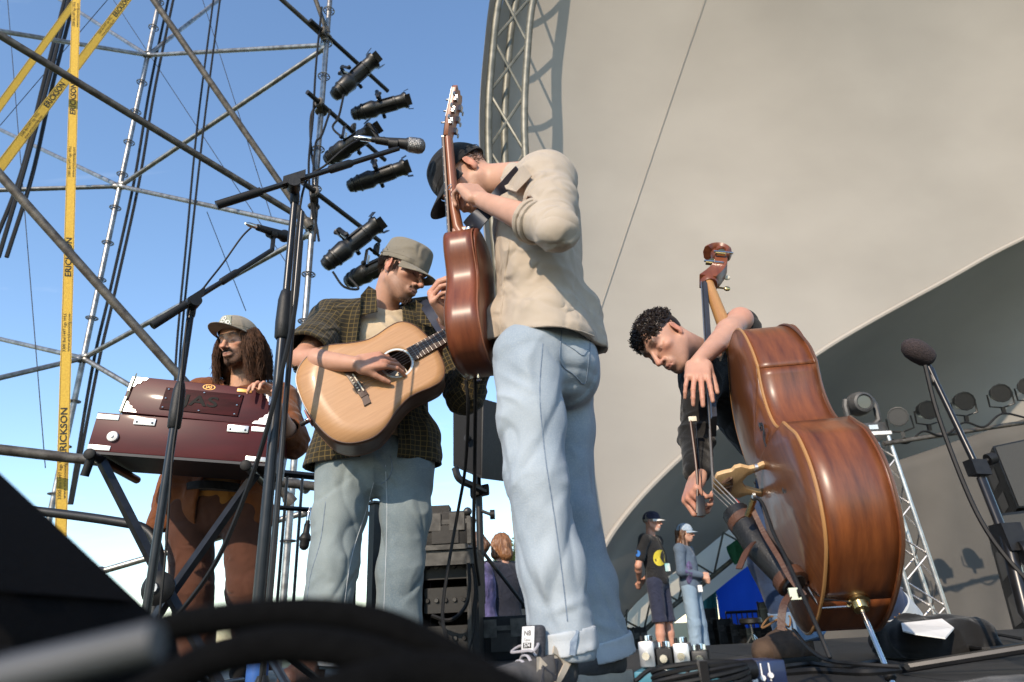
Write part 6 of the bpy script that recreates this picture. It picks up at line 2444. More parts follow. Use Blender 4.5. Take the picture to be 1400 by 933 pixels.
# ================================================================== player in the plaid shirt
def person_b():
    root = thing('person', 'person in olive plaid shirt and grey-green cap playing the honey-coloured guitar', 'person', (P(500, 900, 2.5)[0], 2.5, 0), 'people on stage')
    hpR, hpL = P(470, 640, 2.50), P(558, 640, 2.52)          # his right is on our left
    knR, anR = P(457, 770, 2.44), P(436, 905, 2.42)
    knL, anL = P(550, 780, 2.50), P(541, 905, 2.52)
    shR, shL = P(454, 440, 2.46), P(590, 436, 2.58)
    hc = P(549, 374, 2.44)
    elR = P(413, 492, 2.26)
    wrR = onplane(487, 498, GB, .045)
    elL, wrL = P(636, 540, 2.48), P(660, 478, 2.36)
    R = frame((.80, -.36, -.46), (.40, -.12, .86))
    F = Field(*bounds([hpL, hpR, shL, shR, hc, elL, elR, wrL, wrR], .15), .0035)
    top, bot, up, lat, fwd = torso(F, shL, shR, hpL, hpR, -.02)
    T = head(F, hc, R, 1.0, nose=1.3)
    F.cone(T(0, -.035, -.05), top + up * .02, .049, .060, .03)
    arm(F, shR, elR, wrR)
    arm(F, shL, elL, wrL)
    kn = onplane(523, 493, GB, .040)
    hand(F, wrR, kn - wrR, -ng + wg * .35, -1, [[.30, .55, .35], [.42, .55, .35], [.50, .5, .3], [.55, .5, .3]], thumb=(.35, .15), spread=.12)
    nq = lambda a, b, hh: Eb + lg * a + wg * b + ng * hh
    hand(F, wrL, nq(LB + .20, .03, -.03) - wrL, V(-.3, -.9, .2), 1, [[.9, .9, .5]] * 4)
    red = tuple(V(*SK_B) * V(1.0, .70, .64))
    b = body_mesh(root, F, SK_B, [(hc, R, 1.0, dict(stubble=.5, beard=.7, beard_c=(.13, .065, .035), brow=(.05, .028, .018)))],
                  [(kn, .06, red, .5), (elR, .07, red, .35), (P(545, 505, 2.1), .05, red, .5)])
    # cream T-shirt
    F = Field(*bounds([hpL, hpR, shL, shR], .14), .005)
    torso(F, shL, shR, hpL, hpR, .008, .05)
    nkd = nrm(hc - top)
    F.cone(top + nkd * .06, hc, .058, .066, .01, '-')
    F.cut(bot + up * .10, -up)
    te = garment('t_shirt', root, F, M_cream_tee, [(bot, top, .16)], .010, 5, 9, seed=5, fold=[(P(535, 450, 2.4), .09, V(1, 0, .6), 50, .006)])
    # open plaid overshirt: hollow shell with the front cut away
    F = Field(*bounds([hpL, hpR, shL, shR, elL, elR, P(430, 640, 2.5), P(596, 640, 2.5)], .16), .0048)
    torso(F, shL, shR, hpL, hpR, .034, .06, wide=1.06)
    slR = shR * .22 + elR * .78
    F.chain([shR, slR, slR + nrm(elR - shR) * .05], [.080, .082, .084], .04)
    F.chain([shL, elL, elL + nrm(wrL - elL) * .1], [.082, .072, .066], .04)
    F.cone(P(466, 600, 2.5), P(452, 645, 2.5), .10, .105, .05)
    F.cone(P(572, 600, 2.54), P(574, 645, 2.54), .09, .085, .05)
    F.shell(.012)
    fr_ = -V(*(top - CC)); fr_ = nrm(fwd if np.dot(fwd, CC - top) > 0 else -fwd)
    # the front opening: a wedge between the two front edges
    for (x, y0, y1, w_) in ((524, 390, 470, .078), (522, 470, 560, .062), (520, 560, 660, .062)):
        c = (P(x, y0, 2.40) + P(x - 3, y1, 2.40)) / 2
        F.box(c, V(w_, .15, np.linalg.norm(P(x, y0, 2.4) - P(x, y1, 2.4)) / 2 + .01), np.array([lat, fwd, up]), .004, .004, '-')
    F.cone(top + nkd * .035, hc, .078, .08, .01, '-')
    da = nrm(elR - shR)
    ea = slR + da * .03
    axr = np.array([da, nrm(np.cross(da, V(0, 1, 0))), nrm(np.cross(da, np.cross(da, V(0, 1, 0))))])
    F.box(ea + da * .05, V(.05, .10, .10), axr, .004, .004, '-')
    dl = nrm(wrL - elL)
    F.cut(P(500, 633, 2.45), V(0, 0, -1))
    bn = [(bot, top, .2), (shR, elR, .08), (shL, elL, .08), (elL, wrL, .07)]
    sh = garment('overshirt', root, F, M_plaid, bn, .014, 5, 7, seed=6, fine=.0018,
                 fold=[(ea, .09, da, 60, .006), (shR, .10, V(.7, 0, -.7), 50, .007), (elL, .1, V(.5, 0, 1), 60, .008), (P(575, 590, 2.45), .12, V(1, 0, .1), 45, .006)])
    # collar points
    for poly in ([(504, 391), (514, 397), (516, 426), (492, 431), (493, 404)], [(568, 410), (582, 420), (592, 448), (570, 440)]):
        hs_ = [cast(o_, x, y) for x, y in poly for o_ in (te, sh)]
        Yc = min([h_[0][1] for h_ in hs_ if h_] + [2.42]) - .012
        co_ = MB().prism([P(x, y, Yc + (.02 if k < 2 else 0)) for k, (x, y) in enumerate(poly)], V(0, .006, 0)).build('collar', M_plaid, sh, smooth=0)
        at = co_.data.attributes.new('clothuv', 'FLOAT_VECTOR', 'POINT')
        at.data.foreach_set('vector', np.array([(v_.co[0], v_.co[2], 0) for v_ in co_.data.vertices], np.float32).ravel())
    # jeans
    F = Field(*bounds([hpL, hpR, knL, knR, anL, anR], .16), .0048)
    F.ell(bot + up * .03, V(.165, .12, .14), np.array([lat, fwd, up]), .05)
    F.chain([hpR, hpR * .5 + knR * .5, knR, knR * .4 + anR * .6, anR], [.103, .092, .082, .078, .076], .03)
    F.chain([hpL, hpL * .5 + knL * .5, knL, knL * .4 + anL * .6, anL], [.10, .088, .078, .074, .074], .03)
    F.cut(bot + up * .12, up)
    F.cut(anR - V(0, 0, .02), V(0, 0, -1))
    je = garment('jeans', root, F, M_jeansB, [(hpR, knR, .088), (knR, anR, .088), (hpL, knL, .08), (knL, anL, .08)], .018, 8, 4, seed=9, fine=.003,
                 fold=[(knR - V(0, 0, .03), .08, V(.7, 0, 1), 75, .007), (knL, .07, V(-.5, 0, 1), 80, .005), (anR + V(0, 0, .08), .07, V(.3, 0, 1), 85, .005), (P(520, 650, 2.4), .09, V(.7, 0, 1), 60, .007)])
    seam_line(je, je, [(527, 636), (529, 700), (527, 780), (524, 850), (520, 905)], M_denimpale, .0016, 'inside_seam')
    seam_line(je, je, [(511, 660), (500, 700), (484, 750), (474, 800), (468, 860), (462, 900)], M_denimpale, .0014, 'inside_seam')
    seam_line(je, je, [(446, 680), (438, 740), (424, 790), (416, 850)], M_seam, .0016, 'side_seam', .0004)
    seam_line(je, je, [(533, 622), (536, 640), (530, 655), (521, 662)], M_seam, .002, 'fly_stitch')
    for an, kn_ in ((anR, knR), (anL, knL)):
        d = nrm(an - kn_)
        MB().lathe(an - d * .03, d, [(0, .079), (.004, .085), (.042, .087), (.046, .078)], 26).build('turn_up', M_denimpale, je)
        sh_ = MB()
        toe = V(-.25, -.95, 0) if an is anR else V(.15, -.98, 0)
        c = V(an[0], an[1], .05)
        Fs = Field(*bounds([c - .06, c + toe * .2], .07), .006)
        Fs.cone(c, c + toe * .08 - V(0, 0, .005), .045, .045, .03)
        Fs.cone(c + toe * .08, c + toe * .17 - V(0, 0, .012), .045, .034, .03)
        Fs.cut(V(0, 0, .004), V(0, 0, -1))
        v, f = Fs.mesh()
        npmesh('shoe', v, f, M_leather, root)
    # cap, hair
    cap(root, T, M_capolive, 'flat', z0=.028, vis_len=.062, droop=.012, wide=1.0, name='cadet_cap')
    hairA = short_hair(T, 700, 8, lambda x, y, z: (z < .25 and z > -.55 and y < .30 and not (abs(x) > .8 and y > -.25 and z < -.05)) , .028, .0022, 0, .62)
    skull_cap('hair', root, M_hairdark, T, lambda s_: -.35 if s_ < -.2 else .2, .005)
    strands('hair_tufts', root, M_hairdark, hairA, .0026, .0008)
    side = [[T(q * .076, y, .02), T(q * .079, y + .003, -.005), T(q * .078, y + .004, -.028)] for q in (-1, 1) for y in np.linspace(.014, .028, 7)]
    strands('sideburns', root, M_hairdark, side, .0015, .0006)
    bd = []
    rg = random.Random(2)
    for i in range(150):
        x = rg.uniform(-.03, .03)
        y = .086 - abs(x) * .55 + rg.uniform(-.012, .004)
        z = -.098 + abs(x) * .25 + rg.uniform(-.012, .02)
        bd.append([T(x, y, z), T(x * 1.02, y + .006, z - .008), T(x * 1.02, y + .006, z - .016)])
    for i in range(70):
        x = rg.uniform(-.024, .024)
        bd.append([T(x, .1015 - abs(x) * .3, -.046), T(x * 1.1, .104 - abs(x) * .3, -.052), T(x * 1.2, .1025 - abs(x) * .35, -.0565)])
    strands('beard', root, mat('goatee_hair', (0.028, 0.014, 0.008), .6, col2=(0.05, 0.025, 0.013), nscale=80, spec=.2), bd, .0014, .0005, 3)
    MB().ring(T(.082, .0, -.036), R[1], .006, .0012, 12, 5).build('earring', M_chrome, root)
    # brown guitar strap from shoulder to guitar neck
    ribbon('guitar_strap', [P(577, 412, 2.46), P(586, 424, 2.40), P(598, 442, 2.36), P(612, 462, 2.30)], .042, M_strapblack, root, (.8, -.1, .45), .004)
    ribbon('strap_end', [P(598, 436, 2.352), P(606, 450, 2.31), P(618, 470, 2.27)], .012, M_leather, root, (.8, -.1, .45), .003)


person_b()


# ================================================================== harmonium player
def person_c():
    root = thing('person', 'long-haired person in rust shirt and tan cap standing behind the harmonium', 'person', (P(300, 880, 3.25)[0], 3.25, 0), 'people on stage')
    hpR, hpL = P(258, 700, 3.24), P(338, 706, 3.24)
    knR, anR = P(262, 806, 3.18), P(268, 915, 3.24)
    knL, anL = P(338, 806, 3.18), P(352, 912, 3.26)
    shR, shL = P(278, 540, 3.26), P(384, 548, 3.26)
    hc = P(327, 470, 3.16)
    elR, wrR = P(232, 610, 3.20), P(240, 575, 3.02)
    elL, wrL = P(398, 604, 3.10), P(374, 548, 2.82)
    R = frame((-.28, -.92, -.24), (-.10, -.22, .95))
    F = Field(*bounds([hpL, hpR, shL, shR, hc, elL, elR, wrL, wrR], .16), .0042)
    top, bot, up, lat, fwd = torso(F, shL, shR, hpL, hpR, -.02)
    T = head(F, hc, R, 1.02)
    F.cone(T(0, -.03, -.06), top + up * .02, .054, .064, .03)
    arm(F, shR, elR, wrR)
    arm(F, shL, elL, wrL)
    kn = P(352, 520, 2.70)
    hand(F, wrL, kn - wrL, V(-.2, -.5, -.85), 1, [[.35, .75, .5], [.4, .75, .5], [.45, .7, .5], [.5, .7, .5]], thumb=(.3, .2), spread=.12)
    hand(F, wrR, V(.3, -.9, .1), V(0, 0, -1), -1, [[.3, .5, .3]] * 4)
    red = tuple(V(*SK_C) * V(1.05, .75, .7))
    body_mesh(root, F, SK_C, [(hc, R, 1.02, dict(stubble=.8, beard=.9, beard_c=(.035, .018, .012), brow=(.025, .014, .01), brow_w=1.25, lips=(.40, .16, .12)))], [(P(348, 522, 2.7), .06, red, .5)])
    # T-shirt neck and rust overshirt
    F = Field(*bounds([shL, shR, bot], .15), .006)
    torso(F, shL, shR, hpL, hpR, .006, .05)
    nkd = nrm(hc - top)
    F.cone(top + nkd * .03, hc, .064, .07, .01, '-')
    F.cut(bot - up * .03, -up)
    garment('t_shirt', root, F, cloth('ochre_jersey', (0.30, 0.13, 0.03), (0.24, 0.10, 0.022)), [(bot, top, .16)], .006, 5, 9, seed=14)
    F = Field(*bounds([hpL, hpR, shL, shR, elL, elR, P(205, 720, 3.2), P(375, 725, 3.2)], .15), .0055)
    torso(F, shL, shR, hpL, hpR, .030, .06, wide=1.05)
    F.chain([shL, elL], [.080, .078], .05)
    cuL = elL + nrm(wrL - elL) * .10
    F.chain([elL, cuL], [.074, .066], .03)
    F.chain([shR, elR], [.080, .074], .05)
    F.cone(P(248, 660, 3.24), P(228, 716, 3.22), .10, .085, .05)
    F.cone(P(345, 660, 3.24), P(352, 716, 3.22), .085, .075, .05)
    F.shell(.013)
    F.cone(top + nkd * .02, hc, .080, .085, .01, '-')
    F.box(P(300, 650, 3.10), V(.085, .13, .42), np.array([lat, fwd, up]), .004, .004, '-')
    fl = nrm(wrL - elL)
    axl = np.array([fl, nrm(np.cross(fl, V(0, 0, 1))), nrm(np.cross(fl, np.cross(fl, V(0, 0, 1))))])
    F.box(cuL + fl * .03, V(.03, .085, .085), axl, .004, .004, '-')
    F.cut(P(290, 722, 3.2), V(0, 0, -1))
    garment('overshirt', root, F, M_rust, [(bot, top, .2), (shL, elL, .08), (shR, elR, .08)], .016, 5, 8, seed=11, fine=.002,
            fold=[(elL, .11, V(.3, 0, 1), 60, .010), (shL, .1, V(1, 0, -.5), 50, .007)])
    # trousers
    F = Field(*bounds([hpL, hpR, knL, knR, anL, anR], .16), .006)
    F.ell(bot + up * .03, V(.165, .12, .14), np.array([lat, fwd, up]), .05)
    F.chain([hpR, knR, knR * .5 + anR * .5, anR], [.112, .088, .082, .08], .03)
    F.chain([hpL, knL, knL * .5 + anL * .5, anL], [.112, .088, .082, .08], .03)
    F.cut(bot + up * .13, up)
    F.cut(anR - V(0, 0, .02), V(0, 0, -1))
    tr = garment('trousers', root, F, M_brown, [(hpR, knR, .09), (knR, anR, .09), (hpL, knL, .09), (knL, anL, .09)], .018, 7, 5, seed=12, fine=.002,
                 fold=[(knR, .1, V(.2, 0, 1), 60, .007), (knL, .1, V(.2, 0, 1), 60, .007), (bot, .12, V(1, 0, .3), 50, .006)])
    MB().lathe(bot + up * .085, up, [(0, .165), (.035, .166)], 28).build('belt', M_blackcloth, root)
    for an in (anR, anL):
        c = V(an[0], an[1], .05)
        Fs = Field(*bounds([c - .06, c + V(0, -.2, 0)], .07), .007)
        Fs.cone(c, c + V(-.02, -.16, -.012), .048, .036, .03)
        Fs.cut(V(0, 0, .004), V(0, 0, -1))
        v, f = Fs.mesh()
        npmesh('shoe', v, f, M_blackcloth, root)
    # cap with a sage front panel and lettering
    cp = cap(root, T, M_captan, 'round', z0=.034, vis_len=.075, droop=-.004, wide=1.03, tilt=.22, name='five_panel_cap')
    rx, ry = .0876, .1195

    def onf(u, v, push=.004):
        az = math.pi / 2 - u / ry
        return T((rx + push) * math.cos(az), (ry + push) * math.sin(az) - .010,   .034 + .22 * (ry * math.sin(az)) + v)
    def CURV(v):
        a_ = math.asin(min(1, v / .1))
        return (math.cos(a_) ** .8 - 1) * .105
    vs = [onf(u, v, CURV(v) + .003) for v in np.linspace(.008, .070, 8) for u in np.linspace(-.055, .055, 15)]
    MB().add(vs, [(i * 15 + j, i * 15 + j + 1, i * 15 + j + 16, i * 15 + j + 15) for i in range(7) for j in range(14)]).build('front_panel', M_cappanel, cp)
    for tx, vv in (('SO', .052), ('GOOD.', .028)):
        letters(tx, (0, 0, 0), (1, 0, 0), (0, 0, 1), .020, 'lettering', M_white, cp, True, 1.1, fn=lambda a, b, vv=vv: onf(-a - .004, vv + b, CURV(vv + b) + .006))
    # long wavy hair
    rg = random.Random(21)
    loc = []
    for i in range(2300):
        az = rg.uniform(-2.62, 2.62)                       # 0 = back of the head
        sx, sy = math.sin(az), -math.cos(az)
        el = rg.uniform(-.1, .45)
        p = V(0, -.016, .036) + V(sx * math.cos(el), sy * math.cos(el), math.sin(el)) * V(.080, .098, .08)
        if p[1] > .056: continue
        L = rg.uniform(.16, .265) * (1.0 if p[1] < .02 else .95)
        o_ = V(sx * 1.0, min(sy, .25), 0)
        ph, am = round(az * 5) * 2.4 + rg.uniform(-1.3, 1.3), rg.uniform(.004, .020)
        pts = []
        for k in range(12):
            t = k / 11
            r_ = .010 + .034 * math.sin(min(1, t * 1.25) * 2.0) * rg.uniform(.9, 1.1) + .01 * t
            q = p + o_ * r_ + V(0, -.012 * t, -L * t * 1.0)
            w_ = am * t
            q = q + V(math.cos(ph + t * 7) * w_, math.sin(ph * 1.7 + t * 6) * w_, 0)
            pts.append(q)
        # hair hangs towards the ground rather than along the tilted head
        wpts = []
        for k, q in enumerate(pts):
            t = k / 11
            wpts.append(T(*q) + V(0, .0, -.0) + (V(0, 0, -1) + R[2]) * (.10 * t))
        loc.append(wpts)
    strands('long_hair', root, M_hairlong, loc, .0016, .0007, 3)
    Fh = Field(*bounds([T(0, 0, .05), T(0, -.02, -.2)], .15), .006)
    Fh.ell(T(0, -.030, .03), V(.082, .085, .08), R, .02)
    for q in (-1, 1):
        Fh.cone(T(q * .070, -.02, .02), T(q * .088, -.03, -.12), .030, .034, .03)
        Fh.cone(T(q * .088, -.03, -.12), T(q * .098, -.035, -.185), .034, .02, .03)
    Fh.cone(T(0, -.075, 0), T(0, -.08, -.16), .05, .05, .04)
    v, f = Fh.mesh()
    npmesh('hair_mass', v + (vnoise(v * 60) - .5)[:, None] * .012, f, M_hairlong, root)
    bd = []
    for i in range(420):
        x = rg.uniform(-.052, .052)
        y = .086 - abs(x) * .75 + rg.uniform(-.014, .004)
        z = -.09 + abs(x) * .35 + rg.uniform(-.018, .026)
        bd.append([T(x, y, z), T(x * 1.02, y + .007, z - .008), T(x * 1.0, y + .006, z - .018)])
    for i in range(130):
        x = rg.uniform(-.026, .026)
        bd.append([T(x, .104 - abs(x) * .35, -.045), T(x * 1.1, .107 - abs(x) * .35, -.052), T(x * 1.25, .104 - abs(x) * .4, -.058)])
    strands('beard', root, mat('black_beard', (0.008, 0.004, 0.0025), .7, col2=(0.015, 0.008, 0.005), nscale=80, spec=.1), bd, .0013, .0005, 3)


person_c()


# ================================================================== bass player
def person_d():
    root = thing('person', 'curly-haired person in black bending over the double bass', 'person', (P(1130, 890, 2.45)[0], 2.45, 0), 'people on stage')
    hc = P(910, 468, 2.22)
    R = frame((-.58, -.42, -.70), (-.66, -.02, .56))
    shL, shR = P(1000, 490, 2.52), P(958, 516, 2.34)
    hpL, hpR = P(1132, 640, 2.62), P(1075, 655, 2.48)
    elL, wrL = P(1012, 438, 2.28), P(955, 495, 2.07)
    elR, wrR = P(952, 600, 2.22), P(953, 650, 2.08)
    knR, anR = P(1058, 765, 2.40), P(1094, 868, 2.42)
    knL, anL = P(1165, 765, 2.62), P(1232, 850, 2.75)
    F = Field(*bounds([hpL, hpR, shL, shR, hc, elL, elR, wrL, wrR, P(945, 700, 1.9), P(950, 560, 2)], .15), .0036)
    top, bot, up, lat, fwd = torso(F, shL, shR, hpL, hpR, -.02)
    T = head(F, hc, R, .93)
    F.cone(T(0, -.035, -.05), top + up * .02, .056, .066, .03)
    arm(F, shL, elL, wrL)
    F.ell(elL, V(.042, .042, .042), None, .02)
    arm(F, shR, elR, wrR)
    kn = P(953, 530, 1.99)
    hand(F, wrL, kn - wrL, V(.3, .85, .2), 1, [[.15, .35, .25], [.2, .35, .25], [.3, .4, .3], [.35, .45, .3]], thumb=(.45, .2), spread=.16)
    knr = P(944, 680, 2.03)
    hand(F, wrR, knr - wrR, V(.75, .4, .1), -1, [[1.0, 1.1, .7], [1.1, 1.2, .7], [1.2, 1.2, .7], [1.2, 1.2, .7]], thumb=(.6, .5))
    red = tuple(V(*SK_D) * V(1.0, .70, .66))
    body_mesh(root, F, SK_D, [(hc, R, .93, dict(stubble=.36, beard_c=(.16, .085, .06), brow=(.025, .014, .01), brow_w=1.5))], [(kn, .06, red, .5), (knr, .05, red, .6), (elL, .05, red, .65)])
    # shirt
    F = Field(*bounds([hpL, hpR, shL, shR, elL, elR, wrR], .14), .005)
    torso(F, shL, shR, hpL, hpR, .022, .06)
    F.chain([shL, shL * .25 + elL * .75, shL * .05 + elL * .95 + V(.02, .03, -.005)], [.075, .066, .058], .04)
    F.chain([shR, elR, elR * .12 + wrR * .88], [.070, .052, .042], .04)
    nkd = nrm(hc - top)
    F.cone(top + nkd * .05, hc, .064, .07, .01, '-')
    garment('shirt', root, F, M_blackcloth, [(bot, top, .17), (shL, elL, .07), (shR, elR, .07), (elR, wrR, .05)], .013, 5, 9, seed=15, fine=.002,
            fold=[(elR, .1, V(.2, 0, 1), 60, .008), (shL, .1, V(1, 0, .3), 50, .006)])
    # jeans with pale turn-ups, boots
    F = Field(*bounds([hpL, hpR, knL, knR, anL, anR], .16), .006)
    F.ell(bot, V(.165, .12, .14), np.array([lat, nrm(np.cross(V(0, 0, 1), lat)), V(0, 0, 1)]), .05)
    F.chain([hpR, knR, anR], [.105, .082, .07], .03)
    F.chain([hpL, knL, anL], [.105, .082, .07], .03)
    F.cut(anR - V(0, 0, .02), V(0, 0, -1))
    garment('jeans', root, F, M_jeansD, [(hpR, knR, .1), (knR, anR, .08), (hpL, knL, .1), (knL, anL, .08)], .012, 5, 6, seed=16)
    M_boot = mat('brown_nubuck', (0.075, 0.045, 0.028), .8, col2=(0.045, 0.027, 0.017), nscale=25, bump=.4, bscale=300)
    M_bootlace = cloth('tan_lace', (0.22, 0.12, 0.05), (0.17, 0.09, 0.04))
    for an, kn_, toe in ((anR, knR, V(-.80, -.55, 0)), (anL, knL, V(-.75, -.6, 0))):
        d = nrm(an - kn_)
        MB().lathe(an - d * .085, d, [(0, .070), (.004, .077), (.09, .080), (.096, .072)], 26).build('turn_up', M_denimpale if an is anL else denim('blue_turn_up', (.16, .24, .36), (.11, .18, .29), (.26, .34, .44)), root)
        c = V(an[0], an[1], .06)
        toe = nrm(toe)
        Fs = Field(*bounds([c - .06, c + toe * .24 + V(0, 0, .12)], .08), .005)
        Fs.cone(c + V(0, 0, .09), c, .05, .048, .03)
        Fs.cone(c, c + toe * .10 - V(0, 0, .008), .052, .048, .03)
        Fs.cone(c + toe * .10 - V(0, 0, .008), c + toe * .19 - V(0, 0, .016), .048, .040, .03)
        Fs.cut(V(0, 0, .018), V(0, 0, -1))
        v, f = Fs.mesh()
        bo = npmesh('boot', v + vnormals(v, f) * (vnoise(v * 40) - .5)[:, None] * .006, f, M_boot, root)
        sd = np.cross(V(0, 0, 1), toe)
        ol = [V(c[0], c[1], .002) + toe * (.075 + .145 * math.cos(a)) + sd * (.050 * math.sin(a)) for a in np.linspace(0, 2 * math.pi, 25)[:-1]]
        MB().prism(ol, V(0, 0, .022)).build('sole', M_rubber, bo, bevel=.003)
        for i in range(5):
            q = c + toe * (.055 + .02 * i) + V(0, 0, .075 - .014 * i)
            MB().tube(bez([q - sd * .035 - V(0, 0, .02), q - sd * .012 + V(0, 0, .001), q + sd * .012 + V(0, 0, .001), q + sd * .035 - V(0, 0, .02)], 4), .0035, 5).build('lace', M_bootlace, bo)
        q = c + toe * .06 + V(0, 0, .08)
        MB().tube(bez([q, q + sd * .04 + toe * .03 - V(0, 0, .0), q + sd * .05 + toe * .06 - V(0, 0, .03), q + toe * .03, q - sd * .04 + toe * .03, q - sd * .05 + toe * .06 - V(0, 0, .03), q + toe * .02], 5), .003, 5).build('lace_bow', M_bootlace, bo)
    # hair: short sides, curly top
    M_curl = mat('curly_dark_hair', (0.010, 0.006, 0.0045), .45, col2=(0.024, 0.014, 0.009), nscale=60, spec=.4)
    skull_cap('hair', root, M_curl, T, lambda s_: (-.55 if s_ < -.2 else (.0 if s_ < .4 else .42)), .005)
    sd_ = short_hair(T, 650, 31, lambda x, y, z: z < .45 and z > -.62 and y < .12 - .3 * (z < 0) and not (abs(x) > .86 and -.35 < y < .12 and z < -.2), .012, .0016, 0, .55)
    strands('side_hair', root, M_curl, sd_, .0018, .0007)
    cu = short_hair(T, 900, 33, lambda x, y, z: z > .22 - .1 * (y > .2) and (y > -.75 or z > .5), .022, .002, .0065)
    fr2 = short_hair(T, 160, 34, lambda x, y, z: y > .55 and z > .3 and z < .75, .030, .002, .0065)
    strands('curls', root, M_curl, cu + fr2, .0024, .0012, 4)
    # bow in the right hand
    bow = thing('double_bass_bow', 'dark wooden bow held point up in the lowered hand of the bass player', 'bow', tuple(P(945, 700, 2.0)))
    b0, b1 = P(953, 702, 1.99), P(944, 575, 2.05)
    st = bez([b0, b0 * .6 + b1 * .4 + V(.008, 0, 0), b1], 8)
    MB().tube(st, .0042, 8).build('stick', M_mahogdark_plain, bow)
    fro = b0 + V(.012, -.01, .0)
    MB().box(b0 * .93 + b1 * .07 + V(.012, 0, 0), nrm(b1 - b0) * .03, V(.012, 0, 0), V(0, .006, 0)).build('frog', M_ebony_plain, bow, bevel=.002)
    MB().tube([b0 * .93 + b1 * .07 + V(.02, 0, 0), b1 + V(.016, 0, 0)], .0022, 6, flat=(V(1, 0, 0), .4)).build('bow_hair', M_ebony_plain, bow)
    MB().box(b1 + V(.007, 0, .004), V(.012, 0, 0), V(0, .004, 0), V(0, 0, .008)).build('tip', M_ivory, bow, bevel=.002)
    return root


M_mahogdark_plain = mat('bow_stick_wood', (0.06, 0.02, 0.01), .35, col2=(0.04, 0.012, 0.006), nscale=40)
M_ebony_plain = mat('ebony_frog', (0.012, 0.011, 0.011), .35, col2=(0.02, 0.018, 0.018), nscale=40)
person_d()

# ------------------------------------------------------------------ people further back


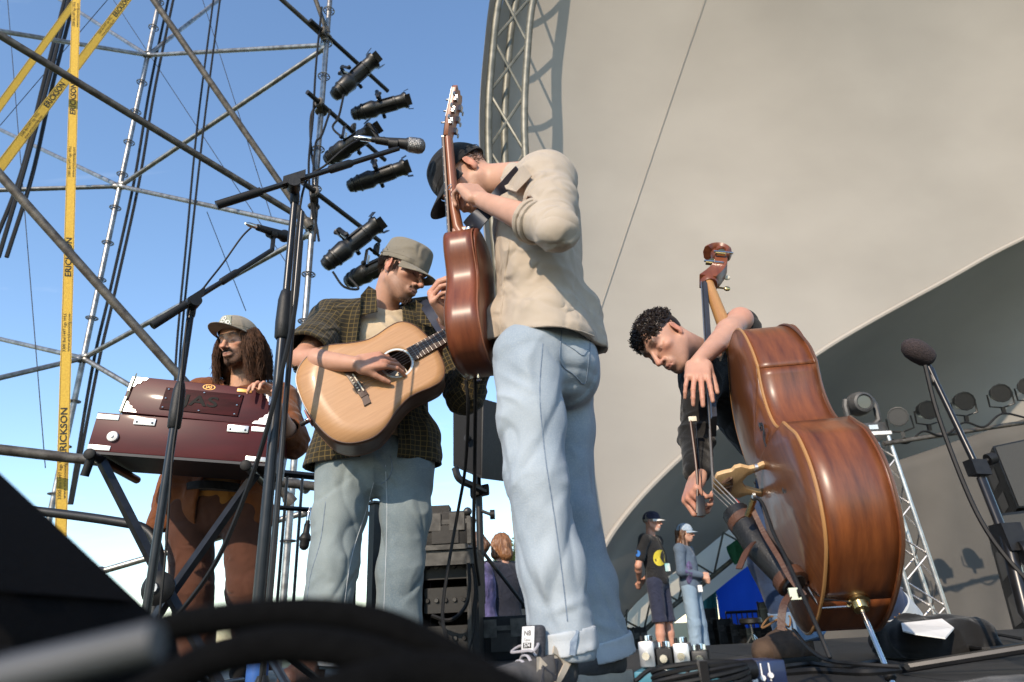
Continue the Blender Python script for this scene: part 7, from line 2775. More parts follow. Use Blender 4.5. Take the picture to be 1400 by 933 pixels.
def simple_person(label, foot, H, face, top_m, leg_m, skin, group, sleeve=.45, shorts=False, hair=None, capm=None, pose='down', shoe_m=None, beard=None, long_top=0.0, h=.010):
    """whole standing figure; face = direction it looks at (x, y)"""
    foot = np.asarray(foot, float)
    s = H / 1.76
    f = nrm(V(face[0], face[1], 0))
    r = np.cross(f, V(0, 0, 1))
    q = lambda a, b, z: foot + r * a * s + f * b * s + V(0, 0, z * s)
    root = thing('person', label, 'person', tuple(foot), group)
    shR, shL = q(.185, -.02, 1.43), q(-.185, -.02, 1.43)
    hpR, hpL = q(.09, 0, .93), q(-.09, 0, .93)
    knR, knL = q(.10, .01, .50), q(-.09, .03, .50)
    anR, anL = q(.11, -.02, .09), q(-.10, .03, .09)
    if pose == 'back':
        elR, elL, wrR, wrL = q(.27, -.10, 1.13), q(-.27, -.10, 1.13), q(.08, -.20, .98), q(-.05, -.21, .98)
    elif pose == 'front':
        elR, elL, wrR, wrL = q(.25, -.02, 1.14), q(-.25, -.02, 1.14), q(.05, .20, 1.08), q(-.05, .18, 1.05)
    else:
        elR, elL, wrR, wrL = q(.25, -.03, 1.14), q(-.25, -.03, 1.14), q(.24, .06, .90), q(-.24, .06, .90)
    hc = q(0, .03, 1.645)
    R = frame(f * .98 + V(0, 0, -.08), V(0, 0, 1))
    F = Field(*bounds([anR - .1, anL - .1, shR, shL, elR, elL, hc + V(0, 0, .1)], .12), h * .8)
    top, bot, up, lat, fwd = torso(F, shL, shR, hpL, hpR, -.02)
    T = head(F, hc, R, s)
    F.cone(T(0, -.03, -.06), top, .055 * s, .06 * s, .03)
    for sh, el, wr in ((shR, elR, wrR), (shL, elL, wrL)):
        arm(F, sh, el, wr)
        F.box(wr + nrm(wr - el) * .07 * s, V(.035, .02, .065) * s, np.array([np.cross(nrm(wr - el), f), np.cross(nrm(wr - el), np.cross(nrm(wr - el), f)), nrm(wr - el)]), .015, .02)
    for hp, kn, an in ((hpR, knR, anR), (hpL, knL, anL)):
        F.chain([hp, kn, kn * .7 + an * .3, an], [.075 * s, .052 * s, .055 * s, .036 * s], .02)
    body_mesh(root, F, skin, [(hc, R, s, dict(stubble=.3 if not beard else None, beard=beard, beard_c=(.6, .57, .53) if beard else (.2, .12, .08), brow=(.12, .08, .06)))])
    F = Field(*bounds([hpL, hpR, shL, shR, elL, elR], .14), h)
    torso(F, shL, shR, hpL, hpR, .02, .05)
    for sh, el in ((shR, elR), (shL, elL)):
        F.cone(sh, sh * (1 - sleeve * 1.4) + el * sleeve * 1.4 if sleeve < .7 else el, .07 * s, .062 * s, .03)
    if sleeve > .9:
        for el, wr in ((elR, wrR), (elL, wrL)):
            F.cone(el, el * .1 + wr * .9, .056 * s, .045 * s, .03)
    if long_top:
        F.ell(bot - V(0, 0, .02), V(.19, .15, .2), np.array([lat, fwd, up]), .06)
    F.cone(top + V(0, 0, .045), hc, .062 * s, .07 * s, .01, '-')
    F.cut(bot - V(0, 0, .02 + long_top), V(0, 0, -1))
    tp = garment('top', root, F, top_m, [(bot, top, .17), (shR, elR, .06), (shL, elL, .06)], .012, 5, 8, seed=int(abs(foot[0]) * 10))
    F = Field(*bounds([hpL, hpR, anL, anR], .14), h)
    F.ell(bot + V(0, 0, .02), V(.16, .115, .14), np.array([lat, fwd, up]), .05)
    for hp, kn, an in ((hpR, knR, anR), (hpL, knL, anL)):
        F.chain([hp, kn, an], [.10 * s, .085 * s, .085 * s], .03)
    F.cut(bot + V(0, 0, .10), V(0, 0, 1))
    F.cut(V(0, 0, foot[2] + (.50 if shorts else .05) * s), V(0, 0, -1))
    garment('shorts' if shorts else 'trousers', root, F, leg_m, [(hpR, knR, .09), (knR, anR, .08), (hpL, knL, .09), (knL, anL, .08)], .010, 6, 6, seed=3)
    for an in (anR, anL):
        c = V(an[0], an[1], foot[2] + .045)
        Fs = Field(*bounds([c - .05, c + f * .2], .06), .008)
        Fs.cone(c, c + f * .15 - V(0, 0, .01), .045, .036, .03)
        Fs.cut(V(0, 0, foot[2] + .003), V(0, 0, -1))
        v, ff = Fs.mesh()
        npmesh('shoe', v, ff, shoe_m or M_blackcloth, root)
    if capm is not None:
        cap(root, T, capm[0], 'round', z0=.03, vis_len=.07, droop=.012)
        if len(capm) > 1:
            bpy.data.objects[[c.name for c in bpy.data.objects if c.name.startswith('visor')][-1]].data.materials.clear()
            [c for c in bpy.data.objects if c.name.startswith('visor')][-1].data.materials.append(capm[1])
    if hair:
        hm, kind = hair
        Fh = Field(*bounds([hc], .24), .008)
        Fh.ell(T(0, -.022, .040), V(.082, .096, .084) * s, R, .02)
        if kind == 'bob':
            Fh.cone(T(0, -.06, 0), T(0, -.07, -.08), .075, .07, .03)
            for e in (-1, 1):
                Fh.cone(T(e * .07, -.01, .03), T(e * .078, -.01, -.085), .03, .03, .03)
        elif kind == 'bun':
            Fh.cone(T(0, -.08, .0), T(0, -.095, -.04), .06, .045, .03)
            Fh.ell(T(0, -.135, -.015), V(.045, .04, .045), R, .02)
        elif kind == 'long':
            for e in (-1, 1):
                Fh.cone(T(e * .07, -.02, .0), T(e * .085, .0, -.20), .032, .03, .03)
            Fh.cone(T(0, -.08, 0), T(0, -.08, -.2), .06, .05, .03)
        else:
            Fh.cut(T(0, 0, .0), -R[2])
        Fh.box(T(0, .115, -.05), V(.06, .05, .10) * s, R, .03, .02, '-')
        v, ff = Fh.mesh()
        nn = vnormals(v, ff)
        u = (v - hc) @ R.T
        st = np.c_[np.arctan2(u[:, 0], u[:, 1]) * 14, u[:, 2] * 10, u[:, 1] * 0]
        npmesh('hair', v + nn * ((vnoise(st + 20) - .5) * .022 + (vnoise(v * 70) - .5) * .006)[:, None], ff, hm, root)
    return root, q, tp, T


M_navy = cloth('navy_cotton', (0.022, 0.026, 0.05), (0.03, 0.035, 0.062))
M_blacktee = cloth('black_tee', (0.013, 0.013, 0.014), (0.02, 0.02, 0.021))
M_yellowp = mat('yellow_print', (0.72, 0.58, 0.05), .8, col2=(0.62, 0.48, 0.04), nscale=60)
M_bluep = mat('blue_print', (0.03, 0.16, 0.5), .8, col2=(0.02, 0.12, 0.4), nscale=60)
M_lav = cloth('purple_tie_dye', (0.17, 0.14, 0.30), (0.03, 0.025, 0.055), nscale=14)
M_darkshirt = cloth('dark_navy_shirt', (0.016, 0.018, 0.028), (0.024, 0.026, 0.038))
M_denimjacket = denim('denim_jacket', (0.11, 0.15, 0.2), (0.07, 0.10, 0.15), (0.2, 0.25, 0.3))
M_bluejeans = denim('blue_jeans', (0.24, 0.33, 0.42), (0.16, 0.24, 0.33), (0.36, 0.43, 0.5))
M_brownhair = mat('brown_hair_soft', (0.07, 0.032, 0.016), .5, col2=(0.13, 0.062, 0.03), nscale=50)
M_greyhair = mat('grey_hair', (0.3, 0.28, 0.26), .6, col2=(0.2, 0.19, 0.17), nscale=50)
M_flow = cloth('pale_blue_cap', (0.25, 0.34, 0.45), (0.45, 0.5, 0.55), nscale=25)

fe = P(912, 900, 8.9); fe[2] = REARZ
e_root, eq, etop, eT = simple_person('grey-bearded person in black T-shirt and shorts standing at the back of the stage', fe, 1.80, (.80, -.55), M_blacktee, M_navy, (0.52, 0.27, 0.19), 'people at the back', .5, True, (M_greyhair, 'short'), (cloth('navy_cap', (0.02, 0.022, 0.05), (0.03, 0.03, 0.06)), M_white), 'back', M_brown, beard=.9)
ff_ = P(958, 900, 9.3); ff_[2] = REARZ
f_root, fq, ftop, fT = simple_person('person in denim jacket and blue jeans beside the grey-bearded one', ff_, 1.68, (.85, -.5), M_denimjacket, M_bluejeans, (0.56, 0.32, 0.23), 'people at the back', 1.0, False, (M_brownhair, 'long'), (M_flow,), 'front', M_brown)
# chest prints and passes
h_ = cast(etop, 903, 768)


def decal(name, parent, obj, cx, cy, rx, ry, m, n=20, back=.006, shape=None):
    """flat print draped on a mesh, outlined in photo pixels"""
    pts_ = shape or [(cx + rx * math.cos(a), cy + ry * math.sin(a)) for a in np.linspace(0, 2 * math.pi, n, endpoint=False)]
    hs = [cast(obj, x, y, back) for x, y in [(cx, cy)] + pts_]
    hs = [q for q in hs if q is not None]
    k = len(hs) - 1
    if k < 4: return None
    return MB().add([q[0] for q in hs], [(0, 1 + i, 1 + (i + 1) % k) for i in range(k)]).build(name, m, parent, smooth=0)


decal('shirt_print', e_root, etop, 902, 763, 9, 11, M_yellowp)
decal('sleeve_print', e_root, etop, 872, 757, 3.5, 4.5, M_bluep)
MB().box(eq(.02, .16, 1.10), V(.03, 0, 0), V(0, .004, 0), V(0, 0, .045)).build('pass_card', mat('teal_card', (0.2, 0.5, 0.5), .5, col2=(0.6, 0.6, 0.58), nscale=9), e_root)
MB().tube([eq(.06, .1, 1.45), eq(.03, .165, 1.25), eq(.02, .16, 1.15)], .005, 4).build('lanyard', M_rubber, e_root)
decal('t_shirt_front', f_root, ftop, 942, 783, 5, 16, M_lav)
MB().box(fq(.08, .15, .92), V(.028, 0, 0), V(0, .004, 0), V(0, 0, .04)).build('pass_card', M_white, f_root)

fg = P(656, 900, 6.3); fg[2] = GZ
simple_person('person in purple patterned top seen from the side beyond the flight case', fg, 1.66, (-.75, .55), M_lav, M_darkshirt, (0.55, 0.3, 0.21), 'spectators beyond the stage', .55, False, (M_brownhair, 'bun'), None, 'front', long_top=.16)
fh = P(692, 900, 6.5); fh[2] = GZ
simple_person('person with brown bob in dark navy shirt beside the one in purple', fh, 1.67, (-.6, .75), M_darkshirt, M_darkshirt, (0.55, 0.3, 0.21), 'spectators beyond the stage', 1.0, False, (mat('light_brown_bob', (0.15, 0.065, 0.028), .45, col2=(0.26, 0.12, 0.05), nscale=40), 'bob'), None, 'front')

# ------------------------------------------------------------------ black stage railing behind the guitarist
rl = thing('stage_railing', 'black steel railing along the rear stage edge behind the plaid-shirted player', 'railing', tuple(V(P(400, 700, 4.2)[0], 4.2, 0)))
ra_, rb_ = P(372, 646, 3.95), P(560, 690, 4.55)
rb_[2] = ra_[2]
n_ = 11
zt2 = ra_[2]
MB().tube([ra_, rb_], .022, 4).build('top_rail', M_blackmetal, rl, smooth=0)
MB().tube([ra_ * V(1, 1, 0) + V(0, 0, zt2 - .2), rb_ * V(1, 1, 0) + V(0, 0, zt2 - .2)], .014, 4).build('mid_rail', M_blackmetal, rl, smooth=0)
MB().tube([ra_ * V(1, 1, 0) + V(0, 0, .1), rb_ * V(1, 1, 0) + V(0, 0, .1)], .016, 4).build('bottom_rail', M_blackmetal, rl, smooth=0)
for i in range(n_):
    p = ra_ + (rb_ - ra_) * (i / (n_ - 1))
    big = i in (0, 5, 10)
    MB().tube([V(p[0], p[1], 0.002 if big else .1), V(p[0], p[1], zt2)], .024 if big else .009, 4 if big else 6).build('post' if big else 'baluster', M_blackmetal, rl, smooth=0)
gp = thing('steel_post', 'thick dark square post seen between the legs of the plaid-shirted player', 'post', tuple(vert(512, 760, 3.7, 0)))
MB().tube([vert(512, 760, 3.7, .002), vert(512, 760, 3.7, P(512, 690, 3.7)[2])], .036, 4).build('shaft', M_blackmetal, gp, smooth=0)
MB().lathe(vert(512, 760, 3.7, .001), (0, 0, 1), [(0, .09), (.01, .09)], 4).build('base_plate', M_blackmetal, gp, smooth=0)
MB().lathe(vert(512, 760, 3.7, P(512, 690, 3.7)[2]), (0, 0, 1), [(0, .055), (.012, .055)], 4).build('cap_plate', M_blackmetal, gp, smooth=0)

# ------------------------------------------------------------------ flight cases and rack at centre
M_case = mat('black_case_laminate', (0.006, 0.006, 0.0065), .5, spec=.3, col2=(0.011, 0.011, 0.011), nscale=30, bump=.3, bscale=500)


M_caserail = mat('dark_case_rail', (0.09, 0.09, 0.088), .45, .8, col2=(0.05, 0.05, 0.05), nscale=25)


def flight_case(label, c, hx, hy, hz, rz=0.0, group='flight cases on stage', handles=True, name='flight_case'):
    """box with aluminium edges, ball corners, latches"""
    c = np.asarray(c, float)
    X = V(math.cos(rz), math.sin(rz), 0); Yv = V(-math.sin(rz), math.cos(rz), 0); Z = V(0, 0, 1)
    t = thing(name, label, 'case', tuple(c - Z * hz), group)
    MB().box(c, X * hx, Yv * hy, Z * hz).build('body', M_case, t, bevel=.006)
    MB().box(c + Z * hz * .45, X * (hx + .003), Yv * (hy + .003), Z * .012).build('lid_rail', M_caserail, t)
    for sx in (-1, 1):
        for sy in (-1, 1):
            MB().box(c + X * sx * hx + Yv * sy * hy, X * .010, Yv * .010, Z * (hz - .03)).build('edge_rail', M_caserail, t)
            for sz in (-1, 1):
                MB().ball(c + X * sx * (hx - .006) + Yv * sy * (hy - .006) + Z * sz * (hz - .006), .024, 8, 6).build('corner_ball', M_caserail, t)
    for sx in (-.5, .5):
        l = MB().box(c + X * hx * sx - Yv * (hy + .006) + Z * hz * .45, X * .04, Yv * .005, Z * .045).build('latch', M_caserail, t)
    if handles:
        MB().box(c - Yv * (hy + .004) - Z * hz * .2, X * .07, Yv * .005, Z * .045).build('handle', M_blackmetal, t)
    return t


p0, p1 = P(566, 760, 3.62), P(648, 762, 3.62)
cx = (p0 + p1) / 2
hw = (p1[0] - p0[0]) / 2
zt3 = P(610, 758, 3.62)[2]
rk = thing('equipment_rack', 'open black equipment rack with metal edge behind the left-hand guitarist', 'rack', (cx[0], 3.9, 0))
for sx in (-1, 1):
    MB().box(V(cx[0] + sx * hw, 3.88, zt3 / 2 + .003), V(.018, 0, 0), V(0, .26, 0), V(0, 0, zt3 / 2 - .002)).build('side_panel', M_case, rk)
    MB().box(V(cx[0] + sx * (hw - .03), 3.64, zt3 / 2 + .003), V(.010, 0, 0), V(0, .008, 0), V(0, 0, zt3 / 2 - .03)).build('rack_strip', M_caserail, rk)
MB().box(V(cx[0], 4.13, zt3 / 2), V(hw - .02, 0, 0), V(0, .01, 0), V(0, 0, zt3 / 2 - .01)).build('back_panel', M_case, rk)
MB().box(V(cx[0], 3.87, zt3 + .012), V(hw + .02, 0, 0), V(0, .27, 0), V(0, 0, .012)).build('top_panel', M_case, rk)
MB().box(V(cx[0], 3.595, zt3 - .02), V(hw + .02, 0, 0), V(0, .006, 0), V(0, 0, .035)).build('front_edge', M_caserail, rk)
MB().box(V(cx[0], 3.60, zt3 + .03), V(hw - .03, 0, 0), V(0, .03, 0), V(0, 0, .012)).build('patch_strip', M_caserail, rk)
for k, z in enumerate((.12, .30, .46)):
    u = MB().box(V(cx[0], 3.9, z), V(hw - .045, 0, 0), V(0, .22, 0), V(0, 0, .06)).build('rack_unit', M_blackmetal, rk)
    for j in range(5):
        MB().lathe(V(cx[0] - hw * .6 + j * hw * .3, 3.678, z), (0, -1, 0), [(0, .012), (.012, .010)], 10).build('dial', M_caserail if j % 2 else M_plastic, u)
MB().lathe(V(cx[0] - .02, 3.665, .09), (0, -1, 0), [(0, .016), (.006, .016)], 12).build('pilot_light', mat('orange_lamp', (0.7, 0.12, 0.03), .4, col2=(0.6, 0.1, 0.03), nscale=10), rk)
ztc = zt3 + .026
bxh = (P(610, 702, 3.75)[2] - ztc) / 2
flight_case('black flight case standing on the equipment rack', V(cx[0] + .0, 3.86, ztc + bxh), hw * .82, .17, bxh, 0)
bt = MB().box(V(cx[0] - hw * .35, 3.8, ztc + 2 * bxh + .022), V(.07, 0, 0), V(0, .06, 0), V(0, 0, .02)).build('small_box', M_plastic)
tag(bt, 'small black box lying on the topmost flight case', 'box')
for k, (pp, lab) in enumerate((([(640, 770), (642, 800), (636, 830), (615, 848), (590, 842)], 'thick grey cable looping inside the equipment rack'), ([(646, 772), (650, 810), (648, 860), (640, 895)], 'blue-tipped cable dropping beside the equipment rack'), ([(600, 850), (612, 872), (600, 888)], 'thin cable at the foot of the equipment rack'))):
    cable('rack_cable', lab, [P(x, y, 3.56) for x, y in pp], .010 if k == 0 else .006, 'rack cables')
pc0 = P(655, 845, 4.0)
flight_case('low black flight case below the two spectators', V(P(690, 870, 4.1)[0], 4.15, P(690, 843, 4.1)[2] / 2), .155, .18, P(690, 843, 4.1)[2] / 2)

# ------------------------------------------------------------------ lighting truss tower at the right
tw = thing('truss_tower', 'upright silver box truss tower beside the double bass', 'truss', tuple(P(1275, 848, 7.6) * V(1, 1, 0) + V(0, 0, REARZ)))
L0, L1 = P(1181, 598, 7.6), P(1254, 850, 7.6)
R0, R1 = P(1213, 592, 7.6), P(1300, 850, 7.6)
L1 = L0 + (L1 - L0) * ((L0[2] - REARZ - .003) / (L0[2] - L1[2])); R1 = R0 + (R1 - R0) * ((R0[2] - REARZ - .003) / (R0[2] - R1[2]))
R0[2] = L0[2]
bk2 = V(0.02, .30, 0)
chs = [(L0, L1), (R0, R1), (L0 + bk2, L1 + bk2), (R0 + bk2, R1 + bk2)]
for a, b in chs:
    MB().tube([a, b], .024, 10).build('chord', M_alu, tw)
nb_ = 9
for (i, j) in ((0, 1), (2, 3), (0, 2), (1, 3)):
    for k in range(nb_):
        a = chs[i][0] + (chs[i][1] - chs[i][0]) * (k / nb_)
        b = chs[j][0] + (chs[j][1] - chs[j][0]) * ((k + 1) / nb_)
        if k % 2: a, b = chs[j][0] + (chs[j][1] - chs[j][0]) * (k / nb_), chs[i][0] + (chs[i][1] - chs[i][0]) * ((k + 1) / nb_)
        MB().tube([a, b], .010, 6).build('brace', M_alu, tw)
MB().box((L0 + R0) / 2 + bk2 / 2 + V(0, 0, .03), (R0 - L0) / 2 * 1.15, V(0, .19, 0), V(0, 0, .02)).build('top_plate', M_white, tw, bevel=.004)
MB().box((L1 + R1) / 2 + bk2 / 2 + V(0, 0, .006), (R1 - L1) / 2 * 1.5, V(0, .28, 0), V(0, 0, .005)).build('base_plate', M_steelgrey, tw)
# moving head on top
mh = thing('moving_head_light', 'dark moving head light sitting on top of the truss tower', 'stage light', tuple((L0 + R0) / 2 + bk2 / 2 + V(0, 0, .05)))
mc = (L0 + R0) / 2 + bk2 / 2 + V(-.02, 0, .05)
M_mh = mat('dark_grey_housing', (0.04, 0.04, 0.041), .5, col2=(0.06, 0.06, 0.06), nscale=20)
MB().box(mc + V(0, 0, .06), V(.17, 0, 0), V(0, .13, 0), V(0, 0, .06)).build('base', M_mh, mh, bevel=.015)
MB().box(mc + V(0.02, -.135, .065), V(.05, 0, 0), V(0, .003, 0), V(0, 0, .025)).build('display', mat('lcd', (0.45, 0.52, 0.55), .3, col2=(0.5, 0.56, 0.6), nscale=20), mh)
for s_ in (-1, 1):
    MB().tube([mc + V(s_ * .10, 0, .12), mc + V(s_ * .17, 0, .18), mc + V(s_ * .175, 0, .36), mc + V(s_ * .15, 0, .44)], .035, 8).build('yoke_arm', M_mh, mh)
hd = MB().lathe(mc + V(0, .15, .40), nrm(V(-.05, -1, -.12)), [(0, .06), (.03, .12), (.10, .14), (.22, .135), (.30, .115), (.31, .09), (.29, .085)], 20).build('head', M_mh, mh)
MB().lathe(mc + V(-.015, -.135, .365), nrm(V(-.05, -1, -.12)), [(0, .08), (.006, .075)], 18).build('lens', M_lens, mh)

# pipe with LED par cans
pa_, pb_ = P(1208, 607, 7.55), P(1480, 550, 7.9)
pb_[2] = P(1400, 565, 7.75)[2] + .0
pipe = thing('lighting_pipe', 'horizontal pipe carrying the row of LED cans at the right', 'pipe', tuple(pa_))
MB().tube([pa_, pb_], .026, 10).build('pipe', M_oldtube, pipe)
M_led = mat('led_lens', (0.55, 0.54, 0.5), .2, col2=(0.45, 0.44, 0.42), nscale=30, coat=.6)


def led_par():
    r = thing('led_par_can', 'x', 'stage light', (0, 0, 0), 'LED cans on the pipe')
    MB().lathe((0, .10, 0), (0, -1, 0), [(0, .06), (.02, .085), (.10, .10), (.15, .105), (.16, .11), (.175, .11), (.176, .10), (.165, .098)], 12).build('housing', M_lampbody, r)
    MB().lathe((0, -.055, 0), (0, -1, 0), [(0, .098), (.002, .098)], 16).build('face_plate', M_blackmetal, r)
    pos = [(0, 0)] + [(.034 * math.cos(k * math.pi / 3), .034 * math.sin(k * math.pi / 3)) for k in range(6)] + [(.068 * math.cos(k * math.pi / 6 + .26), .068 * math.sin(k * math.pi / 6 + .26)) for k in range(12)]
    for (x, z) in pos:
        MB().ball((x, -.058, z), (.0135, .006, .0135), 8, 4).build('led_lens', M_led, r)
    MB().tube([(-.125, 0, 0), (-.125, .0, -.14), (0, .0, -.17), (.125, .0, -.14), (.125, 0, 0)], .010, 6).build('yoke', M_lampbody, r)
    MB().box((0, 0, -.20), (.018, 0, 0), (0, .02, 0), (0, 0, .035)).build('clamp', M_lampbody, r)
    return r


lp = led_par()
LP = [(1228, 571, 'LED can nearest the truss tower, turned to the left'), (1266, 561, 'second LED can along the pipe from the truss tower'), (1316, 549, 'third LED can along the pipe from the truss tower'),
      (1366, 538, 'fourth LED can along the pipe from the truss tower'), (1404, 529, 'LED can cut by the right edge of the picture')]
for i, (x, y, lab) in enumerate(LP):
    o = lp if i == 0 else copy_tree(lp)
    p = P(x, y, 7.55 + .05 * i)
    o['label'] = lab
    orient(o, p, CC * 0 + V(.55 if i == 0 else .1 * (i - 2) + .25, 1, .25 if i else .1), V(0, 0, 1))
cable('lamp_lead', 'black lead drooping along the LED can pipe', [P(1215, 600, 7.6), P(1240, 606, 7.6), P(1262, 590, 7.6), P(1290, 596, 7.6), P(1318, 578, 7.6), P(1345, 584, 7.6), P(1370, 566, 7.6), P(1405, 572, 7.7)], .012, 'black leads at the right')

# ------------------------------------------------------------------ loudspeaker stack at the right edge
M_grey = mat('grey_speaker_front', (0.07, 0.067, 0.06), .8, col2=(0.05, 0.048, 0.044), nscale=260, detail=1, bump=.3, bscale=300)


def speaker_cab(label, tl, tr, br, bl, Y, back):
    a, b, c, d = P(*tl, Y), P(*tr, Y + .25), P(*br, Y + .25), P(*bl, Y)
    t = thing('loudspeaker_cabinet', label, 'loudspeaker', tuple(d), 'loudspeakers')
    bk_ = np.asarray(back, float)
    MB().add([a, b, c, d, a + bk_, b + bk_, c + bk_, d + bk_], [(3, 2, 1, 0), (4, 5, 6, 7), (0, 1, 5, 4), (1, 2, 6, 5), (2, 3, 7, 6), (3, 0, 4, 7)]).build('cabinet', M_case, t, bevel=.008)
    n = nrm(np.cross(b - a, d - a))
    if np.dot(n, CC - a) < 0: n = -n
    cc = (a + b + c + d) / 4
    MB().add([cc + (q - cc) * .95 + n * .005 for q in (a, b, c, d)], [(3, 2, 1, 0)]).build('grille', M_grey, t, smooth=0)
    # recessed handle and horn slots on the left flank
    for u in (.22, .62):
        q0 = a + (d - a) * u + bk_ * .35
        q1 = a + (d - a) * (u + .25) + bk_ * .35
        ns = nrm(np.cross(d - a, bk_))
        if np.dot(ns, CC - a) < 0: ns = -ns
        MB().add([q0 + ns * .004, q1 + ns * .004, q1 + bk_ * .45 + ns * .004, q0 + bk_ * .45 + ns * .004], [(0, 1, 2, 3)]).build('side_port', M_ebony_plain, t, smooth=0)
    return t


speaker_cab('grey-fronted loudspeaker cabinet on top of the stack at the right edge', (1357, 610), (1450, 590), (1486, 688), (1391, 695), 5.4, P(1343, 640, 6.0) - P(1357, 610, 5.4))
speaker_cab('lower dark loudspeaker cabinet of the stack at the right edge', (1366, 702), (1470, 690), (1500, 852), (1412, 868), 5.3, P(1350, 730, 5.9) - P(1366, 702, 5.3))

# ------------------------------------------------------------------ gear at the back of the stage
rgx = random.Random(9)
for (x0, x1, yt, yb, Y, lab) in ((962, 984, 832, 884, 12.2, 'tall black case nearest the person in denim at the back'), (984, 1004, 846, 886, 12.0, 'middle black case of the group under the blue tarp'),
                                 (1002, 1022, 854, 888, 11.8, 'low black case right of the tall cases under the blue tarp'), (1030, 1062, 858, 884, 12.6, 'wide dark amplifier case below the blue tarp'),
                                 (1050, 1068, 822, 846, 12.8, 'dark amplifier standing on the wide case below the blue tarp'), (866, 884, 858, 880, 12.4, 'small dark case behind the grey-bearded person')):
    a, b = P(x0, yb, Y), P(x1, yb, Y)
    zb = REARZ if yt > 823 else P(1050, 858, 12.6)[2]
    zt_ = P((x0 + x1) / 2, yt, Y)[2]
    flight_case(lab, V((a[0] + b[0]) / 2, Y + .2, (zb + zt_) / 2), (b[0] - a[0]) / 2, .2, (zt_ - zb) / 2, .1, 'cases at the back of the stage')
br_ = thing('back_railing', 'black railing in front of the blue tarp', 'railing', tuple(V(P(1025, 850, 14.6)[0], 14.6, 0)))
ra2, rb2 = P(992, 838, 14.6), P(1056, 832, 14.6)
rb2[2] = ra2[2]
for z in (ra2[2], ra2[2] - .62):
    MB().tube([ra2 * V(1, 1, 0) + V(0, 0, z), rb2 * V(1, 1, 0) + V(0, 0, z)], .03, 6).build('rail', M_blackmetal if z == ra2[2] else mat('orange_wood', (0.35, 0.13, 0.05), .6, col2=(0.28, 0.1, 0.04), nscale=9), br_)
for k in range(10):
    p = ra2 + (rb2 - ra2) * (k / 9)
    MB().tube([V(p[0], p[1], GZ if k in (0, 9) else ra2[2] - .62), p], .014, 5).build('baluster', M_blackmetal, br_)
ds = thing('drum_stool', 'low drum stool with chrome legs among the cases under the blue tarp', 'stool', tuple(P(1032, 884, 11.4) * V(1, 1, 0) + V(0, 0, REARZ)))
dc = P(1032, 884, 11.4) * V(1, 1, 0) + V(0, 0, REARZ)
MB().lathe(dc + V(0, 0, .42), (0, 0, 1), [(0, .14), (.02, .17), (.07, .17), (.09, .15)], 16).build('seat', M_blackleather, ds)
MB().tube([dc + V(0, 0, .2), dc + V(0, 0, .43)], .018, 8).build('column', M_chrome, ds)
for k in range(3):
    a = k * 2.094 + .4
    MB().tube([dc + V(0, 0, .28), dc + V(.24 * math.cos(a), .24 * math.sin(a), .012)], .012, 6).build('leg', M_chrome, ds)

# ------------------------------------------------------------------ floor gear at lower right
M_teal = mat('teal_board', (0.02, 0.16, 0.22), .45, col2=(0.015, 0.12, 0.17), nscale=20)
M_bluebox = mat('blue_box_paint', (0.012, 0.022, 0.075), .35, col2=(0.01, 0.016, 0.05), nscale=20, coat=.2)
pbz = .055
a, b = P(868, 917, 1.55), P(1000, 922, 1.5)
pbx = thing('pedal_board', 'teal effects pedal board lying on the stage floor by the pale jeans', 'pedal board', (a[0], a[1], 0))
X = nrm((b - a) * V(1, 1, 0)); Yv = np.cross(V(0, 0, 1), X)
wbd = np.linalg.norm(b - a)
pbq = lambda u, v, z: V(a[0], a[1], 0) + X * u + Yv * v + V(0, 0, z)
MB().box(pbq(wbd / 2, .09, pbz / 2), X * wbd / 2, Yv * .11, V(0, 0, pbz / 2 - .002)).build('board', M_teal, pbx, bevel=.004)
pedal_l = ['silver effects pedal, leftmost on the teal board', 'dark effects pedal, second from the left on the teal board', 'grey effects pedal, third from the left on the teal board', 'black effects pedal, rightmost on the teal board']
for i in range(4):
    u = .022 + i * .036
    hh = [.052, .038, .045, .03][i]
    t = thing('effects_pedal', pedal_l[i], 'pedal', tuple(pbq(u, .09, pbz)), 'pedals on the teal board')
    MB().box(pbq(u, .10, pbz + hh / 2), X * .0165, Yv * .05, V(0, 0, hh / 2 - .001)).build('housing', [M_steelgrey, M_case, M_alu, M_blackmetal][i], t, bevel=.004)
    for k in range(3):
        MB().lathe(pbq(u - .010 + .010 * k, .07, pbz + hh), (0, 0, 1), [(0, .004), (.010, .0035)], 10).build('knob', M_chrome if (k + i) % 2 else M_plastic, t)
    MB().lathe(pbq(u, .045, pbz + hh * .45), -Yv, [(0, .008), (.02, .008)], 10).build('jack_plug', M_chrome, t)
    MB().lathe(pbq(u, .13, pbz + hh), (0, 0, 1), [(0, .009), (.010, .008)], 10).build('foot_switch', M_chrome, t)
# blue direct box
a, b = P(1000, 909, 1.5), P(1072, 902, 1.5)
db = thing('blue_direct_box', 'small dark blue box with three white sliders on the stage floor', 'audio box', (a[0], a[1], 0))
X = nrm((b - a) * V(1, 1, 0)); Yv = np.cross(V(0, 0, 1), X)
wd_ = np.linalg.norm(b - a)
dq_ = lambda u, v, z: V(a[0], a[1], 0) + X * u + Yv * v + V(0, 0, z)
MB().box(dq_(wd_ / 2, .06, .032), X * wd_ / 2, Yv * .06, V(0, 0, .030)).build('housing', M_bluebox, db, bevel=.003)
for k in range(3):
    MB().box(dq_(.040 + k * .016, -.002, .042), X * .0012, Yv * .001, V(0, 0, .016)).build('slot', M_white, db)
    MB().lathe(dq_(.040 + k * .016, -.002, .028 + .004 * k), -Yv, [(0, .0055), (.006, .005)], 10).build('slider', M_white, db)
